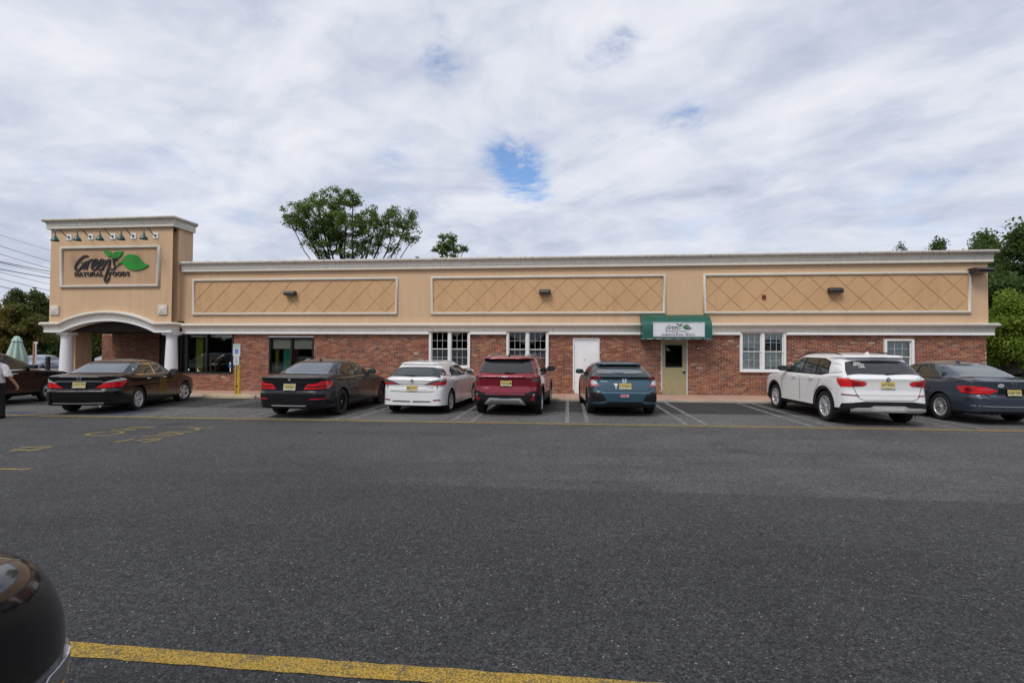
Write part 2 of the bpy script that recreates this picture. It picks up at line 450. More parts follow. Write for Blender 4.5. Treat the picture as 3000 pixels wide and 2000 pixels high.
def worn_paint(name, col, lo, hi, scale=9.0):
    """old road paint: rubbed through to the asphalt in places"""
    m, n, b = base_mat(name)
    pos = n.new('ShaderNodeNewGeometry').outputs['Position']
    f = n.math('ADD', n.math('MULTIPLY', n.noise(pos, scale, 6, 0.72), 0.55), n.math('MULTIPLY', n.noise(pos, 75.0, 3, 0.6), 0.45))
    k = n.maprange(f, lo, hi, 0.0, 1.0)
    v = n.new('ShaderNodeTexVoronoi', inp={'Scale': 95.0}); n.l.new(pos, v.inputs['Vector'])
    pit = n.maprange(v.outputs['Distance'], 0.2, 0.75, 1.0, 0.35)
    c = n.vmath('SCALE', n.mix(n.noise(pos, 30, 3), (col[0] * .8, col[1] * .8, col[2] * .75), col), scale=pit)
    n.l.new(n.mix(k, (0.06, 0.06, 0.058), c), b.inputs['Base Color'])
    b.inputs['Roughness'].default_value = 0.8; b.inputs['Specular IOR Level'].default_value = 0.3
    bp = n.new('ShaderNodeBump', inp={'Strength': 0.5, 'Distance': 0.004, 'Height': v.outputs['Distance']})
    n.l.new(bp.outputs[0], b.inputs['Normal'])
    return m
M_YEL = worn_paint('yellow_road_paint', (0.55, 0.36, 0.065), 0.37, 0.49)
M_YELF = worn_paint('faded_yellow_road_paint', (0.44, 0.33, 0.12), 0.38, 0.50, 14)
M_WHT = worn_paint('faded_white_road_paint', (0.46, 0.46, 0.46), 0.41, 0.56, 6)
M_BLUE = worn_paint('faded_blue_road_paint', (0.09, 0.13, 0.26), 0.44, 0.62, 5)

def sheet(name, poly, mat, label, lift=0.004):
    o = mesh_obj(name, [(x, y, gz(x, y) + lift) for x, y in poly], [range(len(poly))], mat)
    tag(o, label, 'road marking', kind='structure'); return o
def ripple(x0, x1, y0, y1, n=60, amp=0.012):
    top = [(x0 + (x1 - x0) * i / n, y1 + rng.uniform(-amp, amp)) for i in range(n + 1)]
    bot = [(x0 + (x1 - x0) * i / n, y0 + rng.uniform(-amp, amp)) for i in range(n + 1)]
    return bot + top[::-1]
def strip_sheet(name, x0, x1, y0, y1, mat, label, n=60, amp=0.012, lift=0.004):
    v = []; f = []
    for i in range(n + 1):
        x = x0 + (x1 - x0) * i / n
        for y in (y0 + rng.uniform(-amp, amp), y1 + rng.uniform(-amp, amp)): v.append((x, y, gz(x, y) + lift))
    for i in range(n): f.append((2 * i, 2 * i + 2, 2 * i + 3, 2 * i + 1))
    o = mesh_obj(name, v, f, mat); tag(o, label, 'road marking', kind='structure'); return o
strip_sheet('yellow_line', -30, 16, -7.70, -7.58, M_YEL, 'thin yellow line along the ends of the stalls by the building', 140)
strip_sheet('yellow_line', -4.2, 3.2, -17.062, -16.938, M_YEL, 'wide yellow line across the bottom of the picture', 60, 0.006)
for i, (xa, xb) in enumerate(((-10.82, -10.42), (-8.19, -7.79), (-5.75, -5.35), (-2.82, -2.32), (-0.04, 0.44), (2.70, 3.14), (5.42, 5.87), (8.40, 8.92), (11.2, 11.65))):
    for x in (xa, xb):
        v = []; f = []
        for k in range(31):
            y = -7.45 + (5.15 if x > -9 else 4.9) * k / 30
            for xx in (x - 0.05 + rng.uniform(-.006, .006), x + 0.05 + rng.uniform(-.006, .006)): v.append((xx, y, gz(xx, y) + 0.004))
        for k in range(30): f.append((2 * k, 2 * k + 1, 2 * k + 3, 2 * k + 2))
        o = mesh_obj('stall_line', v, f, M_WHT); tag(o, 'faded white double line between parking stalls', 'road marking', 'stall lines', 'structure')
# old yellow letters, rubbed out in places (traced from the lot)
LET = [  # strokes in a crop of the photograph at 3.36 x from (0, 1180)
    [[(1220, 285), (1150, 280), (1000, 288), (880, 302), (850, 315), (930, 322), (1080, 315), (1190, 298), (1220, 285)]],
    [[(1100, 268), (1300, 255), (1240, 262), (1330, 268)], [(1270, 238), (1520, 240)], [(1290, 256), (1480, 242)]],
    [[(105, 478), (175, 455), (300, 470), (400, 450)], [(200, 437), (515, 430)], [(330, 462), (500, 434)]],
    [[(0, 523), (30, 518)]], [[(0, 650), (230, 655), (310, 643)]],
    [[(1130, 388), (1240, 370), (1320, 353)]], [[(1345, 374), (1400, 362), (1500, 355), (1600, 350)], [(1400, 390), (1500, 372), (1580, 356)]],
    [[(1395, 333), (1560, 320), (1700, 322), (1800, 305), (1720, 296), (1560, 302)], [(1640, 284), (1905, 285)]],
    [[(1850, 241), (1960, 250), (2095, 243)], [(1960, 250), (1925, 270)]],
]
for k, letter in enumerate(LET):
    mb = MB()
    for st in letter:
        P = [Vector(ground_pt(x / 3.36, 1180 + y / 3.36)) for x, y in st]
        q = []
        for i in range(len(P) - 1):
            for s in range(6): q.append(P[i].lerp(P[i + 1], s / 6))
        q.append(P[-1])
        v = []; f = []
        for i, p in enumerate(q):
            t = (q[min(i + 1, len(q) - 1)] - q[max(i - 1, 0)]).normalized(); nn = Vector((-t.y, t.x)) * rng.uniform(0.03, 0.05)
            for s in (-1, 1): v.append((p.x + s * nn.x, p.y + s * nn.y, gz(p.x, p.y) + 0.004 + 0.0006 * st[0][0] / 2000))
        for i in range(len(q) - 1): f.append((2 * i, 2 * i + 1, 2 * i + 3, 2 * i + 2))
        mb.add(v, f)
    o = mesh_obj('painted_letter', mb.v, mb.f, M_YELF)
    tag(o, 'faded yellow painted letter on the asphalt', 'road marking', 'worn yellow letters on the lot', 'structure')
# blue accessible-stall paint under the dark saloon
for poly in ([(-12.75, -7.35), (-11.55, -7.3), (-11.5, -6.1), (-12.7, -6.0)], [(-15.6, -7.4), (-14.6, -7.4), (-14.6, -6.9), (-15.5, -6.9)]):
    sheet('blue_paint_patch', poly, M_BLUE, 'faded blue paint of the accessible stall')

# ------------------------------------------------------------------ walk and kerb
def concrete(name, col, var=0.12, pit=0.25):
    m, n, b = base_mat(name)
    pos = n.new('ShaderNodeNewGeometry').outputs['Position']
    f = n.noise(pos, 1.3, 6, 0.65); g = n.noise(pos, 28, 4, 0.6)
    c = n.vmath('SCALE', col, scale=n.math('ADD', n.maprange(f, 0.3, 0.7, 1 - var, 1 + var), n.maprange(g, 0.3, 0.7, -0.07, 0.07)))
    st = n.maprange(n.noise(pos, 3.5, 6, 0.7), 0.58, 0.75, 0.0, pit)
    n.l.new(n.mix(st, c, (0.09, 0.085, 0.075)), b.inputs['Base Color'])
    b.inputs['Roughness'].default_value = 0.88
    bp = n.new('ShaderNodeBump', inp={'Strength': 0.3, 'Distance': 0.004, 'Height': g}); n.l.new(bp.outputs[0], b.inputs['Normal'])
    return m
M_WALK = concrete('pink_concrete', (0.42, 0.27, 0.20))
M_KERB = concrete('grey_concrete', (0.34, 0.30, 0.25), 0.2, 0.5)
def walk_z(x): return 0.0055 * x + 0.13
joints = [-24.0] + [-22.2 + 2.45 * i for i in range(16)]
for i in range(len(joints) - 1):
    x0, x1 = joints[i] + 0.006, joints[i + 1] - 0.006
    v = [(x, y, z) for x in (x0, x1) for (y, z) in ((-2.08, walk_z(x) - 0.2), (-2.08, walk_z(x) - 0.012), (0.2, walk_z(x)), (0.2, walk_z(x) - 0.2))]
    o = mesh_obj('pavement_slab', v, [(0, 1, 2, 3), (7, 6, 5, 4), (0, 4, 5, 1), (1, 5, 6, 2), (2, 6, 7, 3), (3, 7, 4, 0)], M_WALK)
    tag(o, 'pinkish concrete slab of the walk along the building', 'pavement', 'slabs of the walk', 'structure')
for i in range(9):
    x0, x1 = -24 + 4.2 * i + 0.004, -24 + 4.2 * (i + 1) - 0.004
    v = []
    N = 14
    for k in range(N + 1):
        x = x0 + (x1 - x0) * k / N; j = rng.uniform(-.008, .008); t = walk_z(x) - 0.013
        v += [(x, -2.235 + j, t - 0.30), (x, -2.225 + j, t - 0.02), (x, -2.20 + j, t + rng.uniform(-.004, .001)), (x, -2.08, t + 0.002), (x, -2.08, t - .3)]
    f = []
    for k in range(N):
        for a in range(4): f.append((5 * k + a, 5 * k + a + 1, 5 * k + a + 6, 5 * k + a + 5))
    o = mesh_obj('kerb', v, f, M_KERB); tag(o, 'low worn concrete kerb at the edge of the walk', 'kerb', 'kerb stones', 'structure')
# ================================================================== the store
def stucco(name, col, var=0.05):
    m, n, b = base_mat(name)
    pos = n.new('ShaderNodeNewGeometry').outputs['Position']
    a = n.noise(pos, 0.5, 5, 0.6)
    stv = n.vmath('MULTIPLY', pos, (3.0, 3.0, 0.25))
    streak = n.noise(stv, 1.6, 5, 0.65)
    g = n.noise(pos, 9.0, 5, 0.6)
    k = n.math('ADD', n.maprange(a, 0.3, 0.7, 1 - var, 1 + var), n.math('ADD', n.math('MULTIPLY', n.maprange(streak, 0.40, 0.75, 0.02, -0.16), n.maprange(n.noise(pos, 0.35, 3, .5), .38, .62, .2, 1.0)), n.maprange(g, 0.3, 0.7, -0.02, 0.02)))
    c = n.vmath('SCALE', col, scale=k)
    n.l.new(c, b.inputs['Base Color'])
    b.inputs['Roughness'].default_value = 0.92; b.inputs['Specular IOR Level'].default_value = 0.2
    bp = n.new('ShaderNodeBump', inp={'Strength': 0.25, 'Distance': 0.003, 'Height': n.noise(pos, 140, 3, 0.6)}); n.l.new(bp.outputs[0], b.inputs['Normal'])
    return m
M_ST = stucco('tan_stucco', (0.635, 0.435, 0.272))
M_ST2 = stucco('deep_tan_stucco', (0.60, 0.375, 0.20))
M_STS = stucco('sign_field_stucco', (0.53, 0.345, 0.21))
def trim_mat(name, col, streaks):
    m, n, b = base_mat(name)
    pos = n.new('ShaderNodeNewGeometry').outputs['Position']
    sv = n.vmath('MULTIPLY', pos, (14.0, 14.0, 0.9))
    s1 = n.noise(sv, 1.2, 5, 0.7)
    patch = n.noise(pos, 0.8, 5, 0.65)
    s = n.math('MULTIPLY', n.maprange(s1, 0.47, 0.70, 0.0, 1.0), n.maprange(patch, 0.34, 0.62, 0.15, 1.0))
    mold = n.maprange(n.noise(pos, 5.0, 6, 0.7), 0.5, 0.72, 0.0, 0.5)
    c = n.vmath('SCALE', col, scale=n.maprange(patch, 0.3, 0.7, 0.9, 1.06))
    c = n.mix(n.math('MULTIPLY', s, streaks), c, (0.12, 0.11, 0.09))
    c = n.mix(n.math('MULTIPLY', mold, streaks), c, (0.20, 0.18, 0.145))
    n.l.new(c, b.inputs['Base Color']); b.inputs['Roughness'].default_value = 0.85; b.inputs['Specular IOR Level'].default_value = 0.25
    return m
M_TRIM = trim_mat('cream_trim', (0.66, 0.62, 0.54), 0.18)
M_COVE = trim_mat('streaked_trim', (0.82, 0.785, 0.70), 0.32)
M_TOPR = trim_mat('weathered_trim', (0.56, 0.52, 0.45), 0.80)
M_WHITE = plain('white_vinyl', (0.78, 0.78, 0.77), 0.45, var=0.05, scale=3)
M_COLM = plain('white_column_paint', (0.76, 0.76, 0.78), 0.55, var=0.04)
M_BLKF = plain('black_aluminium', (0.012, 0.012, 0.013), 0.35, var=0.1)
M_DARK = plain('dark_interior', (0.03, 0.029, 0.027), 0.9)
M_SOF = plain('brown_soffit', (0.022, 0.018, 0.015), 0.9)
M_ROOF = plain('dark_roof_membrane', (0.02, 0.021, 0.024), 0.8)
def glass_mat(name, tint, boost=1.0, ior=1.55):
    m, n, b = base_mat(name); n.n.remove(b)
    out = [x for x in n.n if x.type == 'OUTPUT_MATERIAL'][0]
    fr = n.new('ShaderNodeFresnel', inp={'IOR': ior})
    tr = n.new('ShaderNodeBsdfTransparent', inp={0: (*tint, 1)})
    pos = n.new('ShaderNodeNewGeometry').outputs['Position']
    bp = n.new('ShaderNodeBump', inp={'Strength': 0.03, 'Distance': 0.02, 'Height': n.noise(pos, 2.5, 2)})
    gl = n.new('ShaderNodeBsdfGlossy', inp={0: (1, 1, 1, 1), 'Roughness': 0.01}); n.l.new(bp.outputs[0], gl.inputs['Normal'])
    mx = n.new('ShaderNodeMixShader', inp={0: n.math('MULTIPLY', fr.outputs[0], boost, clamp=True), 1: tr.outputs[0], 2: gl.outputs[0]})
    n.l.new(mx.outputs[0], out.inputs['Surface'])
    return m
M_GLASS = glass_mat('window_glass', (0.93, 0.96, 0.95), 1.3)
M_MORT = plain('mortar', (0.52, 0.41, 0.315), 0.95, var=0.18, scale=4, bump=0.3, bscale=90)

X0, X1 = -16.06, 14.55            # left and right end of the long front
BR_T = 2.40                       # top of the brick
store = thing('store_building', 'long single storey tan stucco and red brick store with corner entrance tower', 'building')

# openings in the front: (x0, x1, z0, z1)
OPEN = {'W1': (-16.04, -13.67, 0.74, 2.42), 'W2': (-12.13, -10.21, 0.77, 2.25), 'A': (-5.44, -3.81, 1.05, 2.53), 'B': (-2.39, -0.77, 1.05, 2.53),
        'WD': (0.15, 1.15, 0.0, 2.23), 'GD': (3.41, 4.38, 0.0, 2.19), 'C': (6.22, 7.82, 1.01, 2.50), 'D': (11.14, 12.12, 0.95, 2.23)}
def wall_cells(x0, x1, z0, z1, holes):
    xsr = sorted({x0, x1, *[min(max(h[i], x0), x1) for h in holes for i in (0, 1)]})
    for a, b in zip(xsr, xsr[1:]):
        if b - a < 1e-4: continue
        hs = sorted([(max(h[2], z0), min(h[3], z1)) for h in holes if h[0] < (a + b) / 2 < h[1]])
        z = z0
        for (p, q) in hs:
            if p > z: yield a, b, z, p
            z = max(z, q)
        if z < z1: yield a, b, z, z1
mb = MB()
for a, b, p, q in wall_cells(X0, X1 - 0.05, -0.4, 2.75, list(OPEN.values())): mb.box(a, b, 0.0, 0.22, p, q)
brick_wall = mb.build('brick_wall', M_MORT, store)
mb = MB(); mb.box(X0 + .002, X1, -0.04, 0.24, 2.7503, 5.0); mb.box(X1 - .27, X1, 0.2405, 22, -0.4, 5.0); mb.build('upper_wall', M_ST, store)
mb = MB(); mb.box(X0, X1 - 0.3, 0.245, 22.0, 4.75, 4.85); mb.box(X0, X1 - 0.28, 21.9, 22.1, -0.3, 4.9); mb.box(X0 - .1, X0 + .05, 0.25, 22, -0.3, 4.9)
mb.build('roof_deck', M_ROOF, store)
MB().box(X0 + .06, X1 - 0.3, 0.23, 21.8, -0.2, 0.06).build('interior_floor', M_DARK, store)
mb = MB(); mb.box(-9.0, -8.9, 0.24, 21.8, 0.06, 4.7); mb.box(4.9, 5.0, 0.24, 21.8, 0.06, 4.7); mb.box(X0 + .06, X1 - .3, 5.0, 5.1, 0.06, 4.7); mb.build('interior_wall', M_DARK, store)

# ---- bricks: running bond, three courses to 203 mm
BRICK = [((0.30, 0.085, 0.058), 5), ((0.25, 0.066, 0.047), 6), ((0.335, 0.112, 0.07), 5), ((0.20, 0.056, 0.042), 4), ((0.15, 0.05, 0.042), 2.4), ((0.40, 0.145, 0.078), 2.2),
         ((0.43, 0.15, 0.07), 0.6), ((0.085, 0.05, 0.05), 1.5), ((0.06, 0.055, 0.062), 0.5), ((0.36, 0.19, 0.14), 2.0), ((0.29, 0.145, 0.11), 1.6), ((0.52, 0.42, 0.38), 0.30)]
BW = [w for _, w in BRICK]
def brick_material():
    m, n, b = base_mat('brick')
    at = n.new('ShaderNodeAttribute', attribute_name='tone').outputs['Color']
    pos = n.new('ShaderNodeNewGeometry').outputs['Position']
    g = n.noise(pos, 24, 5, 0.65); w = n.noise(pos, 0.7, 5, 0.7)
    c = n.vmath('SCALE', at, scale=n.maprange(g, 0.25, 0.75, 0.78, 1.22))
    eff = n.math('MULTIPLY', n.maprange(n.noise(pos, 9.0, 6, 0.75), 0.62, 0.70, 0.0, 0.8), n.maprange(n.noise(pos, 0.9, 3, 0.5), 0.48, 0.6, 0.0, 1.0))
    c = n.mix(eff, c, (0.58, 0.52, 0.48))
    c = n.mix(n.maprange(w, 0.5, 0.75, 0.0, 0.16), c, (0.30, 0.18, 0.13))
    low = n.new('ShaderNodeSeparateXYZ', inp={0: pos}).outputs['Z']
    damp = n.math('MULTIPLY', n.maprange(low, 0.15, 0.75, 1.0, 0.0), n.maprange(n.noise(pos, 2.2, 5, .7), .42, .66, 0.0, .45))
    c = n.mix(damp, c, (0.36, 0.17, 0.13))
    n.l.new(c, b.inputs['Base Color']); b.inputs['Roughness'].default_value = 0.9; b.inputs['Specular IOR Level'].default_value = 0.25
    bp = n.new('ShaderNodeBump', inp={'Strength': 0.45, 'Distance': 0.005, 'Height': n.noise(pos, 70, 4, 0.65)}); n.l.new(bp.outputs[0], b.inputs['Normal'])
    return m
M_BRICK = brick_material()
def brick_geo(w, h, d=0.012, c=0.004):
    """face towards -y, chamfered; base at y=0"""
    a, b = w / 2, h / 2
    v = [(-a, 0, -b), (a, 0, -b), (a, 0, b), (-a, 0, b), (-a, -d + c, -b), (a, -d + c, -b), (a, -d + c, b), (-a, -d + c, b),
         (-a + c, -d, -b + c), (a - c, -d, -b + c), (a - c, -d, b - c), (-a + c, -d, b - c)]
    f = [(8, 9, 10, 11)] + [(4 + i, 4 + (i + 1) % 4, 8 + (i + 1) % 4, 8 + i) for i in range(4)] + [(i, (i + 1) % 4, 4 + (i + 1) % 4, 4 + i) for i in range(4)]
    return v, f
def set_tone(me, cols, per):
    a = me.color_attributes.new('tone', 'FLOAT_COLOR', 'POINT')
    arr = np.ones((len(me.vertices), 4), dtype=np.float32); arr[:, :3] = np.repeat(np.array(cols, dtype=np.float32), per, axis=0)
    a.data.foreach_set('color', arr.ravel())
def tone(rg):
    c = rg.choices([b for b, _ in BRICK], BW)[0]; k = rg.uniform(0.82, 1.18)
    c = tuple(.68 * a + .32 * b for a, b in zip(c, (.275, .088, .056)))
    return (c[0] * k * .95, c[1] * k * rg.uniform(1.06, 1.22), c[2] * k * 1.05)
def lay_bricks(x0, x1, zb, zt, holes, rg, PX=0.2055, PZ=0.0677):
    out = []
    nz = int((zt - zb) / PZ + 0.5)
    for r in range(nz):
        zc = zb + (r + 0.5) * PZ; off = (r % 2) * PX / 2 + rg.uniform(-.012, .012)
        x = x0 - off
        while x < x1:
            a, b = max(x, x0), min(x + PX, x1)
            segs = [(a, b)]
            for h in holes:
                if h[2] - 0.02 < zc < h[3] + 0.02:
                    ns = []
                    for (p, q) in segs:
                        if q <= h[0] or p >= h[1]: ns.append((p, q)); continue
                        if p < h[0]: ns.append((p, h[0]))
                        if q > h[1]: ns.append((h[1], q))
                    segs = ns
            for (p, q) in segs:
                if q - p > 0.045: out.append(((p + q) / 2, zc, q - p - 0.0115, PZ - 0.0115))
            x += PX
    return out
def bricks_mesh(name, lst, Y, parent, rg):
    v = []; f = []; cols = []
    for (x, z, w, h) in lst:
        d = 0.012 + rg.uniform(-.003, .004)
        bv, bf = brick_geo(w * rg.uniform(.97, 1.0), h * rg.uniform(.93, 1.0), d)
        k = len(v); v += [(p[0] + x, p[1] + Y, p[2] + z) for p in bv]; f += [tuple(i + k for i in q) for q in bf]; cols.append(tone(rg))
    o = mesh_obj(name, v, f, M_BRICK, parent); set_tone(o.data, cols, 12); return o
brg = random.Random(3)
sills = {'A': 0.98, 'B': 0.98, 'C': 0.94, 'D': 0.88}
holes = list(OPEN.values()) + [(OPEN[k][0] + .01, OPEN[k][1] - .01, OPEN[k][2] - 0.115, OPEN[k][2]) for k in sills]
allb = lay_bricks(X0, X1 - 0.05, -0.10, BR_T, holes, brg)
# the 300 that show largest: nearest to the camera and clear of the parked cars
def shows(b):
    x, z = b[0], b[1]
    if z < 0.18: return False
    if 2.7 < x < 5.2 and z > 2.1: return False
    if -0.9 < x < 2.9 and z < 1.4 and x > 1.2: return False
    if 0.9 < x < 3.0: return z > 1.35
    if 5.6 < x: return z > 1.55
    return True
def cd(b): return (Vector((b[0], 0, b[1])) - EYE).length + (0 if b[2] > 0.17 else 3)
vis = sorted([b for b in allb if shows(b)], key=cd); top = set(vis[:296])
bricks_mesh('brickwork', [b for b in allb if b not in top], 0.0, brick_wall, brg)['kind'] = 'stuff'
variants = []
for k in range(24):
    bv, bf = brick_geo(1, 0.0535, 0.012 + brg.uniform(-.003, .004)); me = bpy.data.meshes.new('brick')
    me.from_pydata(bv, [], bf); me.update(); me.materials.append(M_BRICK); set_tone(me, [tone(brg)], 12); variants.append(me)
for b in top:
    o = bpy.data.objects.new('brick', brg.choice(variants)); link(o, brick_wall); o.location = (b[0], 0, b[1]); o.scale = (b[2], 1, 1)
v = []; f = []; cols = []
for k in sills:
    x0, x1 = OPEN[k][0] + .02, OPEN[k][1] - .02; n = int((x1 - x0) / 0.068)
    for i in range(n):
        bv, bf = brick_geo((x1 - x0) / n - 0.011, 0.10, 0.05); q = len(v)
        v += [(p[0] + x0 + (i + .5) * (x1 - x0) / n, p[1], p[2] + OPEN[k][2] - 0.058) for p in bv]; f += [tuple(j + q for j in z) for z in bf]; cols.append(tone(brg))
o = mesh_obj('sill_bricks', v, f, M_BRICK, brick_wall, kind='stuff'); set_tone(o.data, cols, 12)

# ---- mouldings: profile (outward, z) swept along a plan path with mitred corners; outward is to the right of the path
def sweep(mb, path, prof, smooth=False):
    P = [Vector(p) for p in path]; n = len(P); m = len(prof)
    nor = []
    for i in range(n):
        ds = []
        if i > 0: ds.append((P[i] - P[i - 1]).normalized())
        if i < n - 1: ds.append((P[i + 1] - P[i]).normalized())
        ns = [Vector((d.y, -d.x)) for d in ds]
        if len(ns) == 1: nor.append(ns[0])
        else:
            s = (ns[0] + ns[1]); nor.append(s / (1 + ns[0].dot(ns[1])))
    v = [(P[i].x + nor[i].x * o, P[i].y + nor[i].y * o, z) for i in range(n) for (o, z) in prof]
    f = [(i * m + k, i * m + k + 1, (i + 1) * m + k + 1, (i + 1) * m + k) for i in range(n - 1) for k in range(m - 1)]
    mb.add(v, f, smooth)
    mb.add([v[k] for k in range(m)], [tuple(range(m))]); mb.add([v[(n - 1) * m + k] for k in range(m)], [tuple(range(m - 1, -1, -1))])
def bull(z0, z1, o0, o1, n=9):
    """rounded nose from the cove up and back to the wall"""
    zc, r = (z0 + z1) / 2, (z1 - z0) / 2
    return [(o0, z0)] + [(o1 - r + r * math.cos(t), zc + r * math.sin(t)) for t in np.linspace(-1.45, 1.57, n)] + [(-0.2, z1)]
def cove(z0, z1, o0, o1, n=7):
    return [(-0.05, z0)] + [(o0 + (o1 - o0) * (1 - math.cos(t)), z0 + (z1 - z0) * math.sin(t) ** 1.0) for t in np.linspace(0, math.pi / 2, n)]
def cornice(parent, path, zb, name, segs=None):
    mb = MB(); sweep(mb, path, [(-0.05, zb), (0.115, zb), (0.115, zb + 0.085), (0.10, zb + 0.10), (-0.05, zb + 0.10)]); fas = None
    if segs is None: mb.build('cornice_fascia', M_TRIM, parent)
    mb = MB(); sweep(mb, path, cove(zb + 0.1005, zb + 0.275, 0.108, 0.165), True); mb.build('cornice_cove', M_COVE, parent)
    mb = MB(); sweep(mb, path, bull(zb + 0.2755, zb + 0.42, 0.14, 0.235), True); mb.build('cornice_nose', M_TOPR if zb > 3 else M_TRIM, parent)
main_path = [(X0 + 0.12, -0.04), (X1, -0.04), (X1, 21.0)]
cornice(store, main_path, 4.93, 'upper')
cornice(store, main_path, 2.375, 'lower', segs=True)
cuts = [OPEN['A'], OPEN['B'], OPEN['C']]
xa = X0 + 0.12
for c in cuts + [None]:
    xb = c[0] if c else X1
    path = [(xa, -0.04), (xb, -0.04)] + ([(X1, 21.0)] if c is None else [])
    mb = MB(); sweep(mb, path, [(-0.05, 2.375), (0.115, 2.375), (0.115, 2.46), (0.10, 2.475), (-0.05, 2.475)]); mb.build('cornice_fascia', M_WHITE, store)
    if c: xa = c[1]
MB().box(X0 + .3, X1 - .1, 0.3, 21, 5.0, 5.02).build('roof_membrane', M_ROOF, store)
# parapet back so the cornice reads as a wall top
MB().box(X0 + .2, X1 - .02, -0.03, 0.3, 5.0, 5.345).build('parapet', M_TOPR, store)
mb = MB(); mb.add([(-15.9, 1.3, 5.0), (-13.6, 1.3, 5.0), (-15.9, 1.3, 5.66), (-15.9, 3.5, 5.0), (-13.6, 3.5, 5.0), (-15.9, 3.5, 5.66)], [(0, 1, 2), (3, 5, 4), (0, 3, 4, 1), (1, 4, 5, 2), (2, 5, 3, 0)])
mb.build('sloped_roof_curb', M_ROOF, store)
MB().box(-1.5, 0.4, 6.0, 7.0, 5.0, 5.75, 0.02).build('roof_hatch', M_TOPR, store)
MB().box(9.1, 9.55, 4.0, 4.6, 5.0, 5.68, 0.03).build('roof_vent', plain('tan_metal', (0.5, 0.38, 0.26), 0.6), store)

# ---- framed panels with diamond scoring
def ring_frame(x0, x1, z0, z1, t, y0, y1, mat, parent, name):
    """picture frame with a rounded face"""
    prof = [(0, y1), (0, y0 + t * .35)] + [(t / 2 - t / 2 * math.cos(a), y0 + t * .35 - t * .35 * math.sin(a)) for a in np.linspace(0.2, math.pi - 0.2, 7)] + [(t, y0 + t * .35), (t, y1)]
    v = []; f = []; m = len(prof)
    for (sx, sz) in ((0, 0), (1, 0), (1, 1), (0, 1)):
        for (d, y) in prof:
            v.append(((x1 - d) if sx else (x0 + d), y, (z1 - d) if sz else (z0 + d)))
    for i in range(4):
        for k in range(m - 1): f.append((i * m + k, i * m + k + 1, ((i + 1) % 4) * m + k + 1, ((i + 1) % 4) * m + k))
    mb = MB(); mb.add(v, f, True); return mb.build(name, mat, parent)
def clip_half(poly, a, b, c):
    """keep a*x + b*z <= c"""
    out = []
    for i in range(len(poly)):
        p, q = poly[i - 1], poly[i]; dp, dq = a * p[0] + b * p[1] - c, a * q[0] + b * q[1] - c
        if (dp <= 0) != (dq <= 0):
            t = dp / (dp - dq); out.append((p[0] + (q[0] - p[0]) * t, p[1] + (q[1] - p[1]) * t))
        if dq <= 0: out.append(q)
    return out
PANELS = [(-15.49, -6.73), (-5.39, 3.575), (4.94, 13.985)]
for (px0, px1) in PANELS:
    fr = ring_frame(px0, px1, 3.15, 4.635, 0.09, -0.125, -0.04, M_TRIM, store, 'wall_panel')
    ix0, ix1, iz0, iz1 = px0 + .09, px1 - .09, 3.24, 4.545
    ND = 10; dw = (ix1 - ix0) / ND; dh = (iz1 - iz0) / 1.5        # whole diamonds across, one and a half up
    g = 0.010; L = math.hypot(dw / 2, dh / 2)
    for i in range(-2, 2 * ND + 3):
        for j in range(-1, 5):
            if (i + j) % 2: continue
            cx = ix0 + i * dw / 2; cz = iz0 + dh / 3 * 0 + (j - 0) * dh / 2 + 0.0
            poly = [(ix0, iz0), (ix1, iz0), (ix1, iz1), (ix0, iz1)]
            for sx in (-1, 1):
                for sz in (-1, 1):
                    a, b = sx * (dh / 2) / L, sz * (dw / 2) / L
                    poly = clip_half(poly, a, b, a * cx + b * cz + (dw / 2) * (dh / 2) / L - g)
                    if len(poly) < 3: break
                if len(poly) < 3: break
            if len(poly) < 3: continue
            ar = abs(sum(poly[k - 1][0] * poly[k][1] - poly[k][0] * poly[k - 1][1] for k in range(len(poly)))) / 2
            if ar < 0.004: continue
            n = len(poly)
            if sum(poly[k - 1][0] * poly[k][1] - poly[k][0] * poly[k - 1][1] for k in range(n)) < 0: poly = poly[::-1]
            c0 = (sum(p[0] for p in poly) / n, sum(p[1] for p in poly) / n)
            ins = [(c0[0] + (p[0] - c0[0]) * 0.985, c0[1] + (p[1] - c0[1]) * 0.985) for p in poly]
            v = [(p[0], -0.0395, p[1]) for p in poly] + [(p[0], -0.055, p[1]) for p in poly] + [(p[0], -0.059, p[1]) for p in ins]
            f = [(k, (k + 1) % n, n + (k + 1) % n, n + k) for k in range(n)] + [(n + k, n + (k + 1) % n, 2 * n + (k + 1) % n, 2 * n + k) for k in range(n)] + [tuple(range(2 * n, 3 * n))]
            mesh_obj('diamond_tile', v, f, M_ST2, fr)

# ---- windows
M_BLIND = plain('pale_blind', (0.84, 0.90, 0.89), 0.7, var=0.05)
M_SCREEN = plain('insect_screen', (0.20, 0.20, 0.215), 0.9)
def blind(parent, x0, x1, z0, z1, y, mat, pitch=0.045):
    mb = MB(); z = z0
    while z < z1:
        mb.add([(x0, y, z), (x1, y, z), (x1, y + 0.018, z + pitch * .92), (x0, y + 0.018, z + pitch * .92)], [(0, 1, 2, 3)]); z += pitch
    return mb.build('blind', mat, parent, kind='stuff')
M_MUNT = plain('muntin_vinyl', (0.55, 0.56, 0.55), 0.5, var=0)
pane_cache = {}
def pane(parent, x0, x1, z0, z1, y, mat=None):
    w, h = round(x1 - x0, 4), round(z1 - z0, 4); key = (w, h)
    if key not in pane_cache:
        me = bpy.data.meshes.new('pane'); t = 0.004
        me.from_pydata([(0, 0, 0), (w, 0, 0), (w, 0, h), (0, 0, h)], [], [(0, 1, 2, 3)]); me.materials.append(M_GLASS); me.update(); pane_cache[key] = me
    o = bpy.data.objects.new('pane', pane_cache[key]); link(o, parent); o.location = (x0, y, z0); return o
